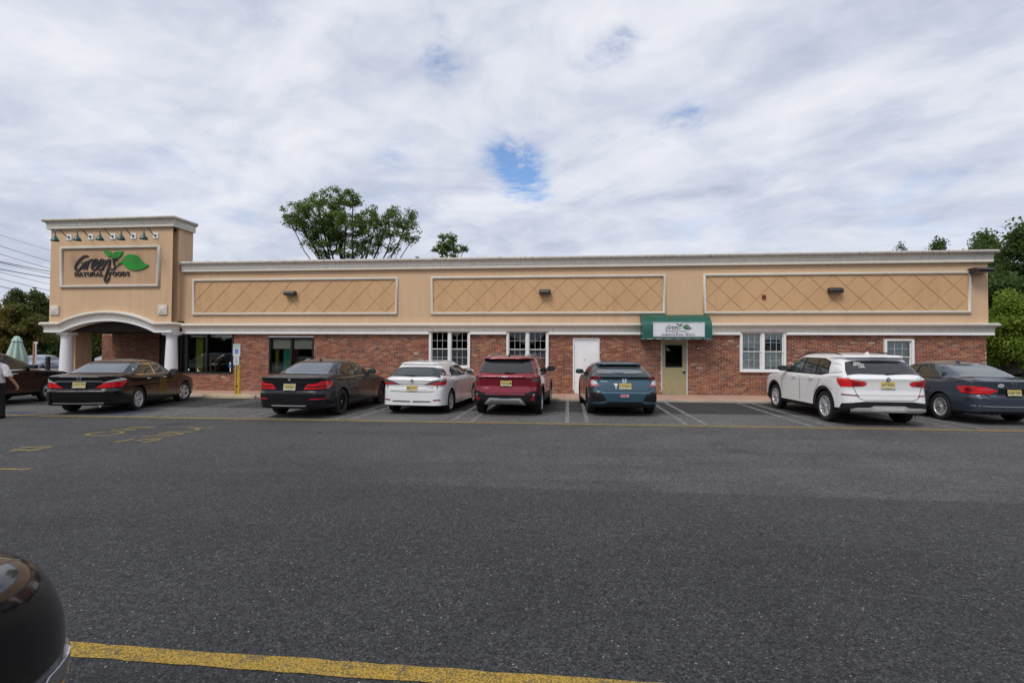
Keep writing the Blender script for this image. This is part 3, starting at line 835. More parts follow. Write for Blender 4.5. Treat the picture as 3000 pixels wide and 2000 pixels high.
def double_hung(ox, units, blinds, name='window', yf=-0.10):
    x0, x1, z0, z1 = ox; cs = 0.085
    mb = MB(); mb.box(x0, x0 + cs, yf, 0.12, z0, z1, .006); mb.box(x1 - cs, x1, yf, 0.12, z0, z1, .006)
    mb.box(x0 + cs + .001, x1 - cs - .001, yf, 0.12, z1 - 0.05, z1, .004); mb.box(x0 + cs + .001, x1 - cs - .001, yf - .025, 0.12, z0, z0 + 0.085, .006)
    uw = (x1 - x0 - 2 * cs) / units
    for u in range(1, units): mb.box(x0 + cs + u * uw - .055, x0 + cs + u * uw + .055, yf + .004, 0.12, z0 + .086, z1 - .051, .004)
    win = mb.build(name, M_WHITE, store)
    zi0, zi1 = z0 + 0.085, z1 - 0.05; zm = (zi0 + zi1) / 2
    for u in range(units):
        a = x0 + cs + u * uw + (0.055 if u > 0 else 0); b = x0 + cs + (u + 1) * uw - (0.055 if u < units - 1 else 0)
        for (p, q, yy, up) in ((zm - 0.02, zi1, -0.03, 1), (zi0, zm + 0.02, 0.0, 0)):
            s = MB(); r = 0.030
            s.box(a + .001, a + r, yy, yy + .028, p, q); s.box(b - r, b - .001, yy, yy + .028, p, q)
            s.box(a + r, b - r, yy, yy + .028, q - r, q - .001); s.box(a + r, b - r, yy, yy + .028, p + .001, p + r)
            sash = s.build('sash', M_WHITE, win)
            ga, gb, gp, gq = a + r, b - r, p + r, q - r
            t = 0.011; mw = MB()
            for k in (1, 2): mw.box(ga + (gb - ga) * k / 3 - t / 2, ga + (gb - ga) * k / 3 + t / 2, yy + .002, yy + .012, gp, gq)
            for k in range(3): mw.box(ga + (gb - ga) * k / 3 + t / 2, ga + (gb - ga) * (k + 1) / 3 - t / 2, yy + .002, yy + .012, (gp + gq) / 2 - t / 2, (gp + gq) / 2 + t / 2)
            mw.build('muntin', M_MUNT, win)
            for k in range(3):
                for (zz0, zz1) in ((gp, (gp + gq) / 2), ((gp + gq) / 2, gq)):
                    pane(win, ga + (gb - ga) * k / 3, ga + (gb - ga) * (k + 1) / 3, zz0, zz1, yy + .014)
            if not up and not blinds:
                mesh_obj('insect_screen', [(a, .06, p), (b, .06, p), (b, .06, q), (a, .06, q)], [(0, 1, 2, 3)], M_SCREEN, win)
        if blinds: blind(win, a, b, zi0 + .01, zi1 - .01, 0.05, M_BLIND)
    return win
wa = double_hung(OPEN['A'], 2, False); wb = double_hung(OPEN['B'], 2, False); wc = double_hung(OPEN['C'], 2, True); wd_ = double_hung(OPEN['D'], 1, True)
# storefront windows with black frames
M_BLINDC = plain('cream_blind', (0.75, 0.72, 0.55), 0.7, var=0.05)
M_CURT = plain('green_curtain', (0.04, 0.30, 0.18), 0.8)
M_GRNW = plain('lime_wall_paint', (0.22, 0.27, 0.03), 0.8)
M_WOOD = plain('shelf_wood', (0.35, 0.17, 0.06), 0.6, var=0.25)
def storefront(o, mull, name='window'):
    x0, x1, z0, z1 = o; t = 0.07
    mb = MB(); mb.box(x0, x0 + t, -.03, .14, z0, z1, .004); mb.box(x1 - t, x1, -.03, .14, z0, z1, .004)
    mb.box(x0 + t, x1 - t, -.03, .14, z1 - t, z1); mb.box(x0 + t, x1 - t, -.045, .14, z0, z0 + t)
    edges = [x0 + t] + [e for m in mull for e in (m - .035, m + .035)] + [x1 - t]
    for m in mull: mb.box(m - .035, m + .035, -.025, .14, z0 + t, z1 - t)
    w = mb.build(name, M_BLKF, store)
    for a, b in zip(edges[::2], edges[1::2]): pane(w, a, b, z0 + t, z1 - t, 0.03)
    return w
w1 = storefront(OPEN['W1'], [-15.75, -14.86]); w2 = storefront(OPEN['W2'], [-11.17])
MB().box(OPEN['W2'][0], OPEN['W2'][1], -0.06, 0.1, 2.2505, 2.29).build('window_head', M_WHITE, store)
blind(w2, -12.04, -11.22, 1.78, 2.16, 0.12, M_BLINDC); blind(w2, -11.12, -10.30, 1.78, 2.16, 0.12, M_BLINDC)
mb = MB(); 
for k in range(8):
    xx = -11.62 + k * 0.045; mb.add([(xx, .2 + .02 * (k % 2), .85), (xx + .045, .2 + .02 * ((k + 1) % 2), .85), (xx + .045, .2 + .02 * ((k + 1) % 2), 2.15), (xx, .2 + .02 * (k % 2), 2.15)], [(0, 1, 2, 3)])
mb.build('curtain', M_CURT, w2); MB().box(-12.04, -11.9, .3, .4, .8, 2.2).build('inner_wall_edge', M_GRNW, w2)
blind(w1, -15.68, -14.93, 2.24, 2.34, 0.12, M_BLINDC); blind(w1, -14.80, -13.76, 2.24, 2.34, 0.12, M_BLINDC)
MB().box(-15.62, -15.30, .35, .6, .1, 2.4).build('lime_pillar', M_GRNW, w1)
sh = MB()
for zz in (.85, 1.1, 1.35): sh.box(-15.2, -14.75, .4, .7, zz, zz + .03)
sh.box(-15.2, -15.16, .4, .7, .1, 1.4); sh.box(-14.79, -14.75, .4, .7, .1, 1.4); sh.box(-15.0, -14.95, .395, .43, .1, 1.4); sh.build('display_shelf', M_WOOD, w1)
mb = MB(); mb.box(-13.86, -13.79, .018, .024, 1.0, 1.14); mb.build('window_sticker', plain('blue_sticker', (0.05, 0.28, 0.62), 0.5), w1)
mb = MB(); mb.box(-13.86, -13.80, .018, .024, 1.145, 1.21); mb.box(-13.84, -13.80, .018, .024, .83, .99); mb.box(-15.74 + .05, -15.64, .018, .024, .86, .93); mb.box(-15.28, -15.25, .018, .024, .83, .93); mb.box(-15.25, -15.17, .018, .024, .83, .85)
mb.build('window_notice', M_WHITE, w1)
# notices in the rent window
M_BLACKP = plain('black_print', (0.010, 0.010, 0.011), 0.5, var=0)
M_PAPER = plain('white_print', (0.72, 0.72, 0.70), 0.6, var=0)
s = MB(); s.box(6.34, 6.87, 0.045, 0.05, 1.80, 1.895); fr_s = s.build('rent_notice', M_PAPER, wc)
t = MB(); text_mb(t, 'FOR RENT', 6.605, 1.845, .45, .062, 0.0435, 0.03); t.build('notice_lettering', M_BLACKP, wc)
MB().box(7.10, 7.66, 0.045, 0.05, 1.80, 2.20).build('agency_poster', M_BLACKP, wc)
t = MB(); text_mb(t, 'PATRICK PARKER', 7.38, 1.955, .46, .038, 0.0435, 0.012); text_mb(t, 'R E A L T Y', 7.38, 1.905, .30, .018, 0.0435); text_mb(t, '732-455-5252', 7.38, 1.85, .46, .042, 0.0435, 0.01); t.build('poster_lettering', plain('grey_print', (.45, .45, .45), .6, var=0), wc)
MB().box(7.10, 7.64, 0.045, 0.05, 1.115, 1.19).build('counter_card', plain('grey_card', (.22, .22, .24), .6), wc)
t = MB(); text_mb(t, '732.455.5252', 7.40, 1.14, .30, .022, 0.0435); stroke(t, [(7.17, 1.165), (7.20, 1.18), (7.23, 1.16)], .012, .0435, .0445, 2); t.build('card_lettering', plain('pale_print', (.5, .45, .46), .6, var=0), wc)
t = MB()
for s_ in range(6):
    a0, a1 = R(30 + 60 * s_), R(90 + 60 * s_); c_ = (7.385, 2.085)
    if s_ in (3,): continue
    stroke(t, [(c_[0] + .075 * math.cos(a0), c_[1] + .09 * math.sin(a0)), (c_[0] + .075 * math.cos(a1), c_[1] + .09 * math.sin(a1))], .03, .0435, .0445, 1)
stroke(t, [(7.35, 2.07), (7.39, 2.04), (7.45, 2.07)], .02, .0433, .0444, 2)
t.build('poster_emblem', plain('cyan_print', (.02, .35, .62), .5, var=0), wc)

# ---- doors
M_RUST = plain('rusty_steel', (0.20, 0.07, 0.02), 0.9, var=0.4, scale=20)
def door_paint(name, col, low):
    m, n, b = base_mat(name); pos = n.new('ShaderNodeNewGeometry').outputs['Position']
    sp = n.new('ShaderNodeSeparateXYZ', inp={0: pos})
    f = n.noise(n.vmath('MULTIPLY', pos, (4, 4, .7)), 2.0, 6, .7)
    k = n.math('MULTIPLY', n.maprange(sp.outputs['Z'], 0.1, 1.1, 1.0, 0.0), n.maprange(f, .40, .68, 0.0, 1.0))
    c = n.vmath('SCALE', col, scale=n.maprange(n.noise(pos, 1.4, 5, .6), .3, .7, .88, 1.1))
    n.l.new(n.mix(n.math('MULTIPLY', k, .8), c, low), b.inputs['Base Color']); b.inputs['Roughness'].default_value = .55
    return m
M_GDOOR = door_paint('olive_door_paint', (0.355, 0.32, 0.18), (0.30, 0.17, 0.045)); M_WDOOR = door_paint('white_door_paint', (0.80, 0.80, 0.80), (0.74, 0.72, 0.68))
M_CHROME = plain('chrome', (0.75, 0.75, 0.76), 0.12, 1.0, var=0.03)
def door(o, mat, fmat, glass):
    x0, x1, z0, z1 = o; t = .055; zb = walk_z(x0) + .005
    mb = MB(); mb.box(x0, x0 + t, -.03, .1, zb - .1, z1, .004); mb.box(x1 - t, x1, -.03, .1, zb - .1, z1, .004); mb.box(x0 + t, x1 - t, -.03, .1, z1 - t, z1, .004)
    d = mb.build('door', fmat, store)
    lf = MB()
    if glass:
        gx0, gx1, gz0, gz1 = x0 + .165, x1 - .19, 1.17, 2.0
        lf.box(x0 + t + .004, gx0, 0, .045, zb + .012, z1 - t - .004); lf.box(gx1, x1 - t - .004, 0, .045, zb + .012, z1 - t - .004)
        lf.box(gx0, gx1, 0, .045, zb + .012, gz0); lf.box(gx0, gx1, 0, .045, gz1, z1 - t - .004)
        lf.build('door_leaf', mat, d)
        g = MB(); g.box(gx0, gx0 + .025, -.012, .05, gz0, gz1); g.box(gx1 - .025, gx1, -.012, .05, gz0, gz1); g.box(gx0 + .025, gx1 - .025, -.012, .05, gz1 - .025, gz1); g.box(gx0 + .025, gx1 - .025, -.012, .05, gz0, gz0 + .025); g.build('glazing_frame', M_BLKF, d)
        pane(d, gx0 + .025, gx1 - .025, gz0 + .025, gz1 - .025, .02)
        h = MB(); h.tube([(x1 - .14, -.01, 1.06), (x1 - .14, -.06, 1.06), (x1 - .24, -.065, 1.055)], .011); h.lathe([(0, -.012), (.03, -.012), (.03, 0)], (x1 - .14, 0, 1.06), 'y'); h.build('door_handle', M_CHROME, d)
        h = MB(); h.box(x1 - .16, x1 - .10, -.05, -.001, .95, 1.02, .01); h.tube([(x1 - .15, -.03, 1.02), (x1 - .15, -.03, 1.05), (x1 - .11, -.03, 1.05), (x1 - .11, -.03, 1.02)], .006); h.build('lockbox', M_BLKF, d)
    else:
        lf.box(x0 + t + .004, x1 - t - .004, 0, .045, zb + .012, z1 - t - .004); lf.build('door_leaf', mat, d)
        h = MB(); text_mb(h, 'C', .58, 1.425, .03, .05, -.002, .04); text_mb(h, 'K', .615, 1.425, .03, .05, -.002, .04); h.build('door_number', plain('grey_letter', (.12, .12, .12), .6, var=0), d)
        h = MB()
        for zz in (.55, 1.2, 1.9): h.lathe([(.012, -.05), (.012, .05)], (x0 + t, -.012, zz), 'z', 10)
        h.build('hinge', M_CHROME, d)
    r = MB(); r.add([(x0 + .004, -.0325, zb - .0), (x0 + t + .02, -.0325, zb), (x0 + t - .01, -.0325, zb + .05), (x0 + t - .02, -.0325, zb + .17), (x0 + .02, -.0325, zb + .11), (x0 + .002, -.0325, zb + .19)], [(0, 1, 2, 3, 4, 5)])
    r.build('rust_patch', M_RUST, d)
    MB().box(x0, x1, -.06, .22, zb - .12, zb + .006).build('threshold', M_KERB, d)
    return d
door(OPEN['WD'], M_WDOOR, M_WHITE, False)['label'] = 'plain white steel door'
door(OPEN['GD'], M_GDOOR, plain('grey_white_frame', (.52, .51, .50), .6, var=.15), True)['label'] = 'weathered olive green door with dark glass'

# ================================================================== corner tower with arched entrance
TX0, TX1, TY = -21.62, -16.06, -0.5
ARC_C = 0.5 * (-20.80 + -16.62)
def arch_z(x, lo, rise=0.47, half=2.12):
    t = max(-1.0, min(1.0, (x - (-18.84)) / half)); return lo + rise * (1 - t * t) ** 0.93
AX = sorted(set([TX0 - 0.0] + list(np.linspace(-20.96, -16.72, 49)) + [TX1]))
v = []; f = []
for x in AX:
    zb = arch_z(x, 2.47)
    v += [(x, TY, zb), (x, TY, 6.75), (x, TY + .3, zb), (x, TY + .3, 6.75)]
for i in range(len(AX) - 1):
    k = 4 * i; f += [(k, k + 4, k + 5, k + 1), (k + 2, k + 3, k + 7, k + 6), (k, k + 2, k + 6, k + 4)]
mb = MB(); mb.add(v, f)
mb.box(TX1 - .3, TX1, TY + .301, 0.62, 2.42, 6.75); mb.box(TX0, TX0 + .3, TY + .301, 0.62, 2.42, 6.75); mb.box(TX0 + .3, TX1 - .3, .32, .62, 2.9, 6.75)
mb.build('tower_wall', M_ST, store)
MB().box(TX0 + .1, TX1 - .1, TY + .1, .5, 6.6, 6.9).build('tower_roof', M_ROOF, store)
cornice(store, [(TX0, 0.62), (TX0, TY), (TX1, TY), (TX1, 0.62)], 6.72, 'tower')
# arched moulding following the opening
def arch_mould(prof, lo, mat, name, smooth=True):
    pts = [(TX0 - .0, 0.62), (TX0, TY)] ; xsA = [x for x in AX if TX0 < x < TX1]
    path = [(TX0, 0.62, lo)] + [(TX0, TY, lo)] + [(x, TY, arch_z(x, lo)) for x in xsA] + [(TX1, TY, lo), (TX1, -0.045, lo)]
    m = len(prof); v = []
    for i, p in enumerate(path):
        if i == 0: nx, ny = -1, 0
        elif i == 1: nx, ny = -1, -1
        elif i == len(path) - 2: nx, ny = 1, -1
        elif i == len(path) - 1: nx, ny = 1, 0
        else: nx, ny = 0, -1
        for (o, z) in prof: v.append((p[0] + nx * o, p[1] + ny * o, p[2] + z))
    f = [(i * m + k, i * m + k + 1, (i + 1) * m + k + 1, (i + 1) * m + k) for i in range(len(path) - 1) for k in range(m - 1)]
    mb = MB(); mb.add(v, f, smooth); mb.build(name, mat, store)
arch_mould([(-.28, 0), (.115, 0), (.115, .085), (.10, .10), (-.02, .10)], 2.405, M_WHITE, 'arch_fascia', False)
arch_mould(cove(.1005, .275, .108, .165), 2.405, M_COVE, 'arch_cove')
arch_mould(bull(.2755, .42, .14, .235), 2.405, M_TRIM, 'arch_nose')
# sign frame
ring_frame(-21.11, -16.60, 4.27, 5.975, .10, -.60, -.501, M_TRIM, store, 'sign_frame')
MB().box(-21.01, -16.70, -.515, -.5005, 4.37, 5.875).build('sign_field', M_STS, store)
for bx in (-21.34, -16.43):
    b = 0.195; zc = 3.33
    v = [(bx - b, -.501, zc - b), (bx + b, -.501, zc - b), (bx + b, -.501, zc + b), (bx - b, -.501, zc + b), (bx - b, -.55, zc - b), (bx + b, -.55, zc - b), (bx + b, -.55, zc + b), (bx - b, -.55, zc + b), (bx, -.60, zc)]
    mb = MB(); mb.add(v, [(0, 1, 5, 4), (1, 2, 6, 5), (2, 3, 7, 6), (3, 0, 4, 7), (4, 5, 8), (5, 6, 8), (6, 7, 8), (7, 4, 8)]); mb.build('corner_block', M_TRIM, store)
# columns, pier, soffit and the recess behind
for cx in (-21.02, -16.22):
    g = walk_z(cx); mb = MB(); cy = -0.26
    mb.lathe([(.27, g - .1), (.27, g + .10), (.25, g + .13), (.245, g + .16)], (cx, cy, 0), 'z', 40)
    mb.lathe([(.235, g + .16), (.238, 1.0), (.215, 1.7), (.195, 2.20), (.195, 2.21), (.215, 2.215), (.215, 2.245), (.2, 2.25), (.2, 2.275), (.24, 2.30), (.25, 2.315)], (cx, cy, 0), 'z', 40)
    mb.box(cx - .26, cx + .26, cy - .24, cy + .26, 2.3155, 2.404); mb.build('column', M_COLM, store)
MB().box(-21.78, -21.2, .3, 1.06, -.2, 2.47).build('pier', M_ST, store)
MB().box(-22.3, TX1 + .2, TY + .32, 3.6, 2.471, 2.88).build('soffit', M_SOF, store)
MB().box(-21.6, TX1, .63, 4.3, 2.885, 3.6).build('entry_roof', M_ROOF, store)
rb = MB(); rb.box(-22.12, -19.62, 3.0, 3.3, -.3, 2.47); rb.box(-22.9, -22.125, 3.25, 3.5, -.3, 2.47); recess = rb.build('recess_wall', M_MORT, store)
bricks_mesh('recess_brickwork', lay_bricks(-22.12, -19.62, -.05, 2.44, [], brg), 3.0, recess, brg)['kind'] = 'stuff'
bricks_mesh('recess_brickwork', lay_bricks(-22.9, -22.13, -.05, 2.44, [], brg), 3.25, recess, brg)['kind'] = 'stuff'
rb = MB(); rb.box(-19.615, -16.2, 3.05, 3.2, -.2, 2.47); rb.box(-16.19, -16.065, .05, 3.2, -.2, 2.47); rb.build('entrance_front', M_BLKF, store)
en = MB(); en.box(-17.5, -17.05, 3.04, 3.049, 1.35, 1.6); en.build('entrance_poster', plain('orange_poster', (.4, .16, .03), .6), store)
en = MB(); en.box(-17.5, -17.05, 3.04, 3.049, 1.62, 1.85); en.box(-17.5, -17.05, 3.04, 3.049, 1.0, 1.33); en.build('entrance_notice', plain('grey_poster', (.3, .3, .28), .6, var=.4, scale=12), store)
MB().box(-16.63, -16.35, 1.5, 1.7, -.1, 2.47).build('entrance_post', plain('grey_blue_metal', (.10, .13, .15), .4), store)
# ================================================================== cars
M_TYRE = plain('tyre_rubber', (0.012, 0.012, 0.012), 0.8, var=0.3, scale=14, bump=0.2)
M_TRIMB = plain('black_plastic', (0.007, 0.007, 0.008), 0.5, var=0.25, scale=8, spec=.3)
M_WELL = plain('wheel_well', (0.004, 0.004, 0.004), 0.95)
M_GAP = plain('panel_gap', (0.006, 0.006, 0.006), 0.8, var=0)
M_RIMS = plain('silver_alloy', (0.60, 0.60, 0.61), 0.35, 0.45, var=0.1, scale=12)
M_RIMB = plain('black_alloy', (0.015, 0.015, 0.016), 0.3, 0.2, var=0.1)
M_DISC = plain('brake_shadow', (0.012, 0.012, 0.012), 0.7, var=0.2)
M_SILV = plain('silver_plastic', (0.42, 0.42, 0.42), 0.45, 0.3, var=0.05)
M_BRT = plain('bright_trim', (0.80, 0.80, 0.81), 0.14, 1.0, var=0)
def lens(name, col, rough=0.12):
    m, n, b = base_mat(name)
    tcn = n.new('ShaderNodeTexCoord').outputs['Object']
    rb = n.new('ShaderNodeTexWave', wave_type='BANDS', bands_direction='Z', inp={'Scale': 9.0, 'Distortion': 1.5, 'Detail': 1.0}); n.l.new(tcn, rb.inputs['Vector'])
    k = n.maprange(rb.outputs['Fac'], 0.2, 0.8, 0.62, 1.25)
    n.l.new(n.vmath('SCALE', col, scale=k), b.inputs['Base Color'])
    b.inputs['Roughness'].default_value = rough; b.inputs['Coat Weight'].default_value = 1.0; b.inputs['Coat Roughness'].default_value = 0.02
    return m
M_RED = lens('red_lens', (0.68, 0.010, 0.016)); M_DRED = lens('dark_red_lens', (0.22, 0.006, 0.012)); M_CLR = lens('clear_lens', (0.62, 0.60, 0.60)); M_PINK = lens('pale_red_lens', (0.55, 0.10, 0.13)); M_SMK = lens('smoked_lens', (0.10, 0.095, 0.105))
def car_glass(name, tint, spec):
    m, n, b = base_mat(name)
    tcn = n.new('ShaderNodeTexCoord').outputs['Object']
    b.inputs['Base Color'].default_value = (*tint, 1)
    n.l.new(n.maprange(n.noise(tcn, 4.0, 4), .3, .7, .005, .05), b.inputs['Roughness'])
    b.inputs['IOR'].default_value = spec
    return m
M_CGL = car_glass('tinted_car_glass', (0.010, 0.012, 0.013), 1.75)
M_CGL2 = car_glass('clear_car_glass', (0.030, 0.040, 0.037), 1.8)
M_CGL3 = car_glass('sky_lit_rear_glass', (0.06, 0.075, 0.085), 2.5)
def plate_mat():
    m, n, b = base_mat('yellow_plate'); tcn = n.new('ShaderNodeTexCoord').outputs['Object']
    z = n.new('ShaderNodeSeparateXYZ', inp={0: tcn}).outputs['Z']
    n.l.new(n.ramp(n.maprange(z, -.076, .076, 0, 1), [(0.0, (.60, .56, .36)), (.45, (.60, .52, .22)), (1.0, (.55, .42, .06))]), b.inputs['Base Color'])
    b.inputs['Roughness'].default_value = .4; return m
M_PLATE = plate_mat()

def pchip(xs, ys, q):
    xs, ys = np.asarray(xs, float), np.asarray(ys, float); h = np.diff(xs); d = np.diff(ys) / h
    m = np.zeros(len(xs))
    for i in range(1, len(xs) - 1):
        if d[i - 1] * d[i] > 0:
            w1, w2 = 2 * h[i] + h[i - 1], h[i] + 2 * h[i - 1]; m[i] = (w1 + w2) / (w1 / d[i - 1] + w2 / d[i])
    m[0], m[-1] = d[0], d[-1]
    i = np.clip(np.searchsorted(xs, q, side='right') - 1, 0, len(xs) - 2); t = (q - xs[i]) / h[i]
    return ((1 + 2 * t) * (1 - t) ** 2) * ys[i] + t * (1 - t) ** 2 * h[i] * m[i] + t * t * (3 - 2 * t) * ys[i + 1] + t * t * (t - 1) * h[i] * m[i + 1]

QM = 56
def quarter(n, w, hl):
    """quarter of a rounded rectangle from the end centre to the side, evenly spread points"""
    k = 2 ** (-1.0 / n); u = np.linspace(0, k, 160)
    x = np.concatenate([u, (1 - u[::-1] ** n) ** (1 / n)]); y = np.concatenate([(1 - u ** n) ** (1 / n), u[::-1]])
    X, Yq = x * w, y * hl
    ds = np.hypot(np.diff(X), np.diff(Yq)); ang = np.arctan2(np.diff(Yq), np.diff(X)); da = np.abs(np.diff(ang, prepend=ang[0]))
    s = np.concatenate([[0], np.cumsum(np.minimum(ds, 9) + 0.35 * da)])
    q = np.linspace(0, s[-1], QM + 1)
    return np.interp(q, s, X), np.interp(q, s, Yq)

def sedan_levels(L=4.86, W=1.85, H=1.465, lip=0.04, rw=0.0):
    T = [[.24, .30, .20, 4.55, .20, .80, 7, 1], [.25, .10, .22, 4.80, .22, .89, 8, 1], [.30, .03, .30, 4.85, .30, .91, 8, 0], [.48, .005, .45, 4.86, .48, .922, 8, 0],
         [.62, .0, .60, 4.85, .62, .925, 8, 0], [.655, .035, .66, 4.82, .68, .925, 8, 0], [.70, .06, .70, 4.78, .74, .920, 8, 0], [.86, .06, .78, 4.65, .86, .915, 8, 0],
         [1.00, lip, .84, 4.45, .93, .905, 8, 0], [1.035, .10, .88, 4.25, .965, .89, 7, 0], [1.06, .35, .95, 3.9, .985, .87, 6.5, 0], [1.075, .62, 1.02, 3.45, 1.0, .84, 6, 0],
         [1.22, 1.00, 1.20, 3.08, 1.2, .735, 5.5, 0], [1.35, 1.36, 1.345, 2.72, 1.345, .645, 5.5, 0], [1.405, 1.60, 1.40, 2.52, 1.395, .58, 5, 0], [1.445, 1.95, 1.44, 2.35, 1.435, .45, 4.5, 0], [1.465, 2.1, 1.46, 2.25, 1.46, .2, 4, 0]]
    out = []
    for (zr, yr, zf, yf, zs, w, n, m) in T:
        k = H / 1.465; fr = L / 4.86
        out.append([zr * k, (yr + (rw * (zr - 1.07) if zr > 1.07 else 0)), zf * k, yf * fr, zs * k, w * W / 1.85, n, m])
    return out
def suv_levels(L=4.37, W=1.80, H=1.61, clad=0.62, rake=0.0, belt=0.0, spoil=0.0, low=None, crest=0.0, tumble=1.0):
    T = [[.30, .25, .26, 4.15, .26, .78, 7, 1], [.30, .08, .28, 4.30, .28, .86, 8, 1], [.40, .0, .42, 4.36, .40, .885, 9, 1], [clad - .01, .0, clad, 4.37, clad - .04, .90, 9, 1],
         [clad, .0, clad + .02, 4.37, clad - .03, .901, 9, 0], [max(clad + .06, .70), .03 + crest, .74, 4.36, max(clad + .05, .66), .90, 9, 0], [.80, .05 + crest, .80, 4.33, .80, .90, 9, 0], [.95, .045 + crest, .92, 4.25, .95, .895, 9, 0],
         [1.03, .03 + crest, .98, 4.1, 1.02, .885, 9, 0], [1.08, .08 + crest, 1.02, 3.7, 1.06, .865, 8, 0], [1.11, .11 + crest, 1.06, 3.35, 1.09, .845, 8, 0],
         [1.30, .22, 1.3, 2.95, 1.3, .78, 7.5, 0], [1.45, .31, 1.46, 2.62, 1.46, .715, 7, 0], [1.50, .25 - spoil, 1.505, 2.5, 1.50, .695, 7, 0], [1.535, .27 - spoil, 1.54, 2.4, 1.53, .67, 6.5, 0],
         [1.57, .55, 1.575, 2.25, 1.565, .58, 6, 0], [1.60, 1.0, 1.605, 2.0, 1.60, .35, 5, 0], [1.61, 1.3, 1.61, 1.8, 1.61, .12, 4, 0]]
    if low is not None:
        T[0][0] = T[0][2] = T[0][4] = low; T[1][0] = T[1][2] = T[1][4] = low + .02
    T[2][0] = T[2][2] = T[2][4] = T[1][0] + (clad - T[1][0]) * .5
    k = H / 1.61; out = []
    for (zr, yr, zf, yf, zs, w, n, m) in T:
        up = zr > 1.09
        kk = k if zr > .7 else 1.0
        out.append([zr * kk, yr + (rake * (zr - 1.09) if up else 0), zf * kk, yf * L / 4.37, zs * kk, w * W / 1.80 * (1 - (1 - tumble) * max(0, zr - 1.0) / .5), n, m])
    return out
CIVIC = [[.24, .28, .20, 4.3, .20, .78, 7, 1], [.24, .08, .22, 4.45, .22, .87, 9, 1], [.33, .02, .30, 4.5, .30, .89, 9, 0], [.50, .0, .5, 4.52, .5, .90, 9, 0], [.60, .0, .6, 4.5, .62, .90, 9, 0],
         [.645, .035, .66, 4.48, .68, .90, 9, 0], [.80, .06, .76, 4.4, .82, .895, 9, 0], [.96, .09, .82, 4.2, .92, .885, 8, 0], [1.035, .05, .86, 4.05, .96, .87, 8, 0], [1.055, .12, .90, 3.8, .98, .855, 7, 0],
         [1.08, .30, .97, 3.4, 1.0, .835, 6.5, 0], [1.18, .60, 1.17, 3.0, 1.18, .75, 6, 0], [1.285, .92, 1.29, 2.72, 1.30, .665, 6, 0], [1.335, .84, 1.335, 2.6, 1.335, .64, 6, 0], [1.36, .90, 1.36, 2.5, 1.36, .615, 5.5, 0], [1.41, 1.5, 1.41, 2.25, 1.405, .48, 5, 0], [1.43, 1.85, 1.43, 2.05, 1.43, .2, 4, 0]]

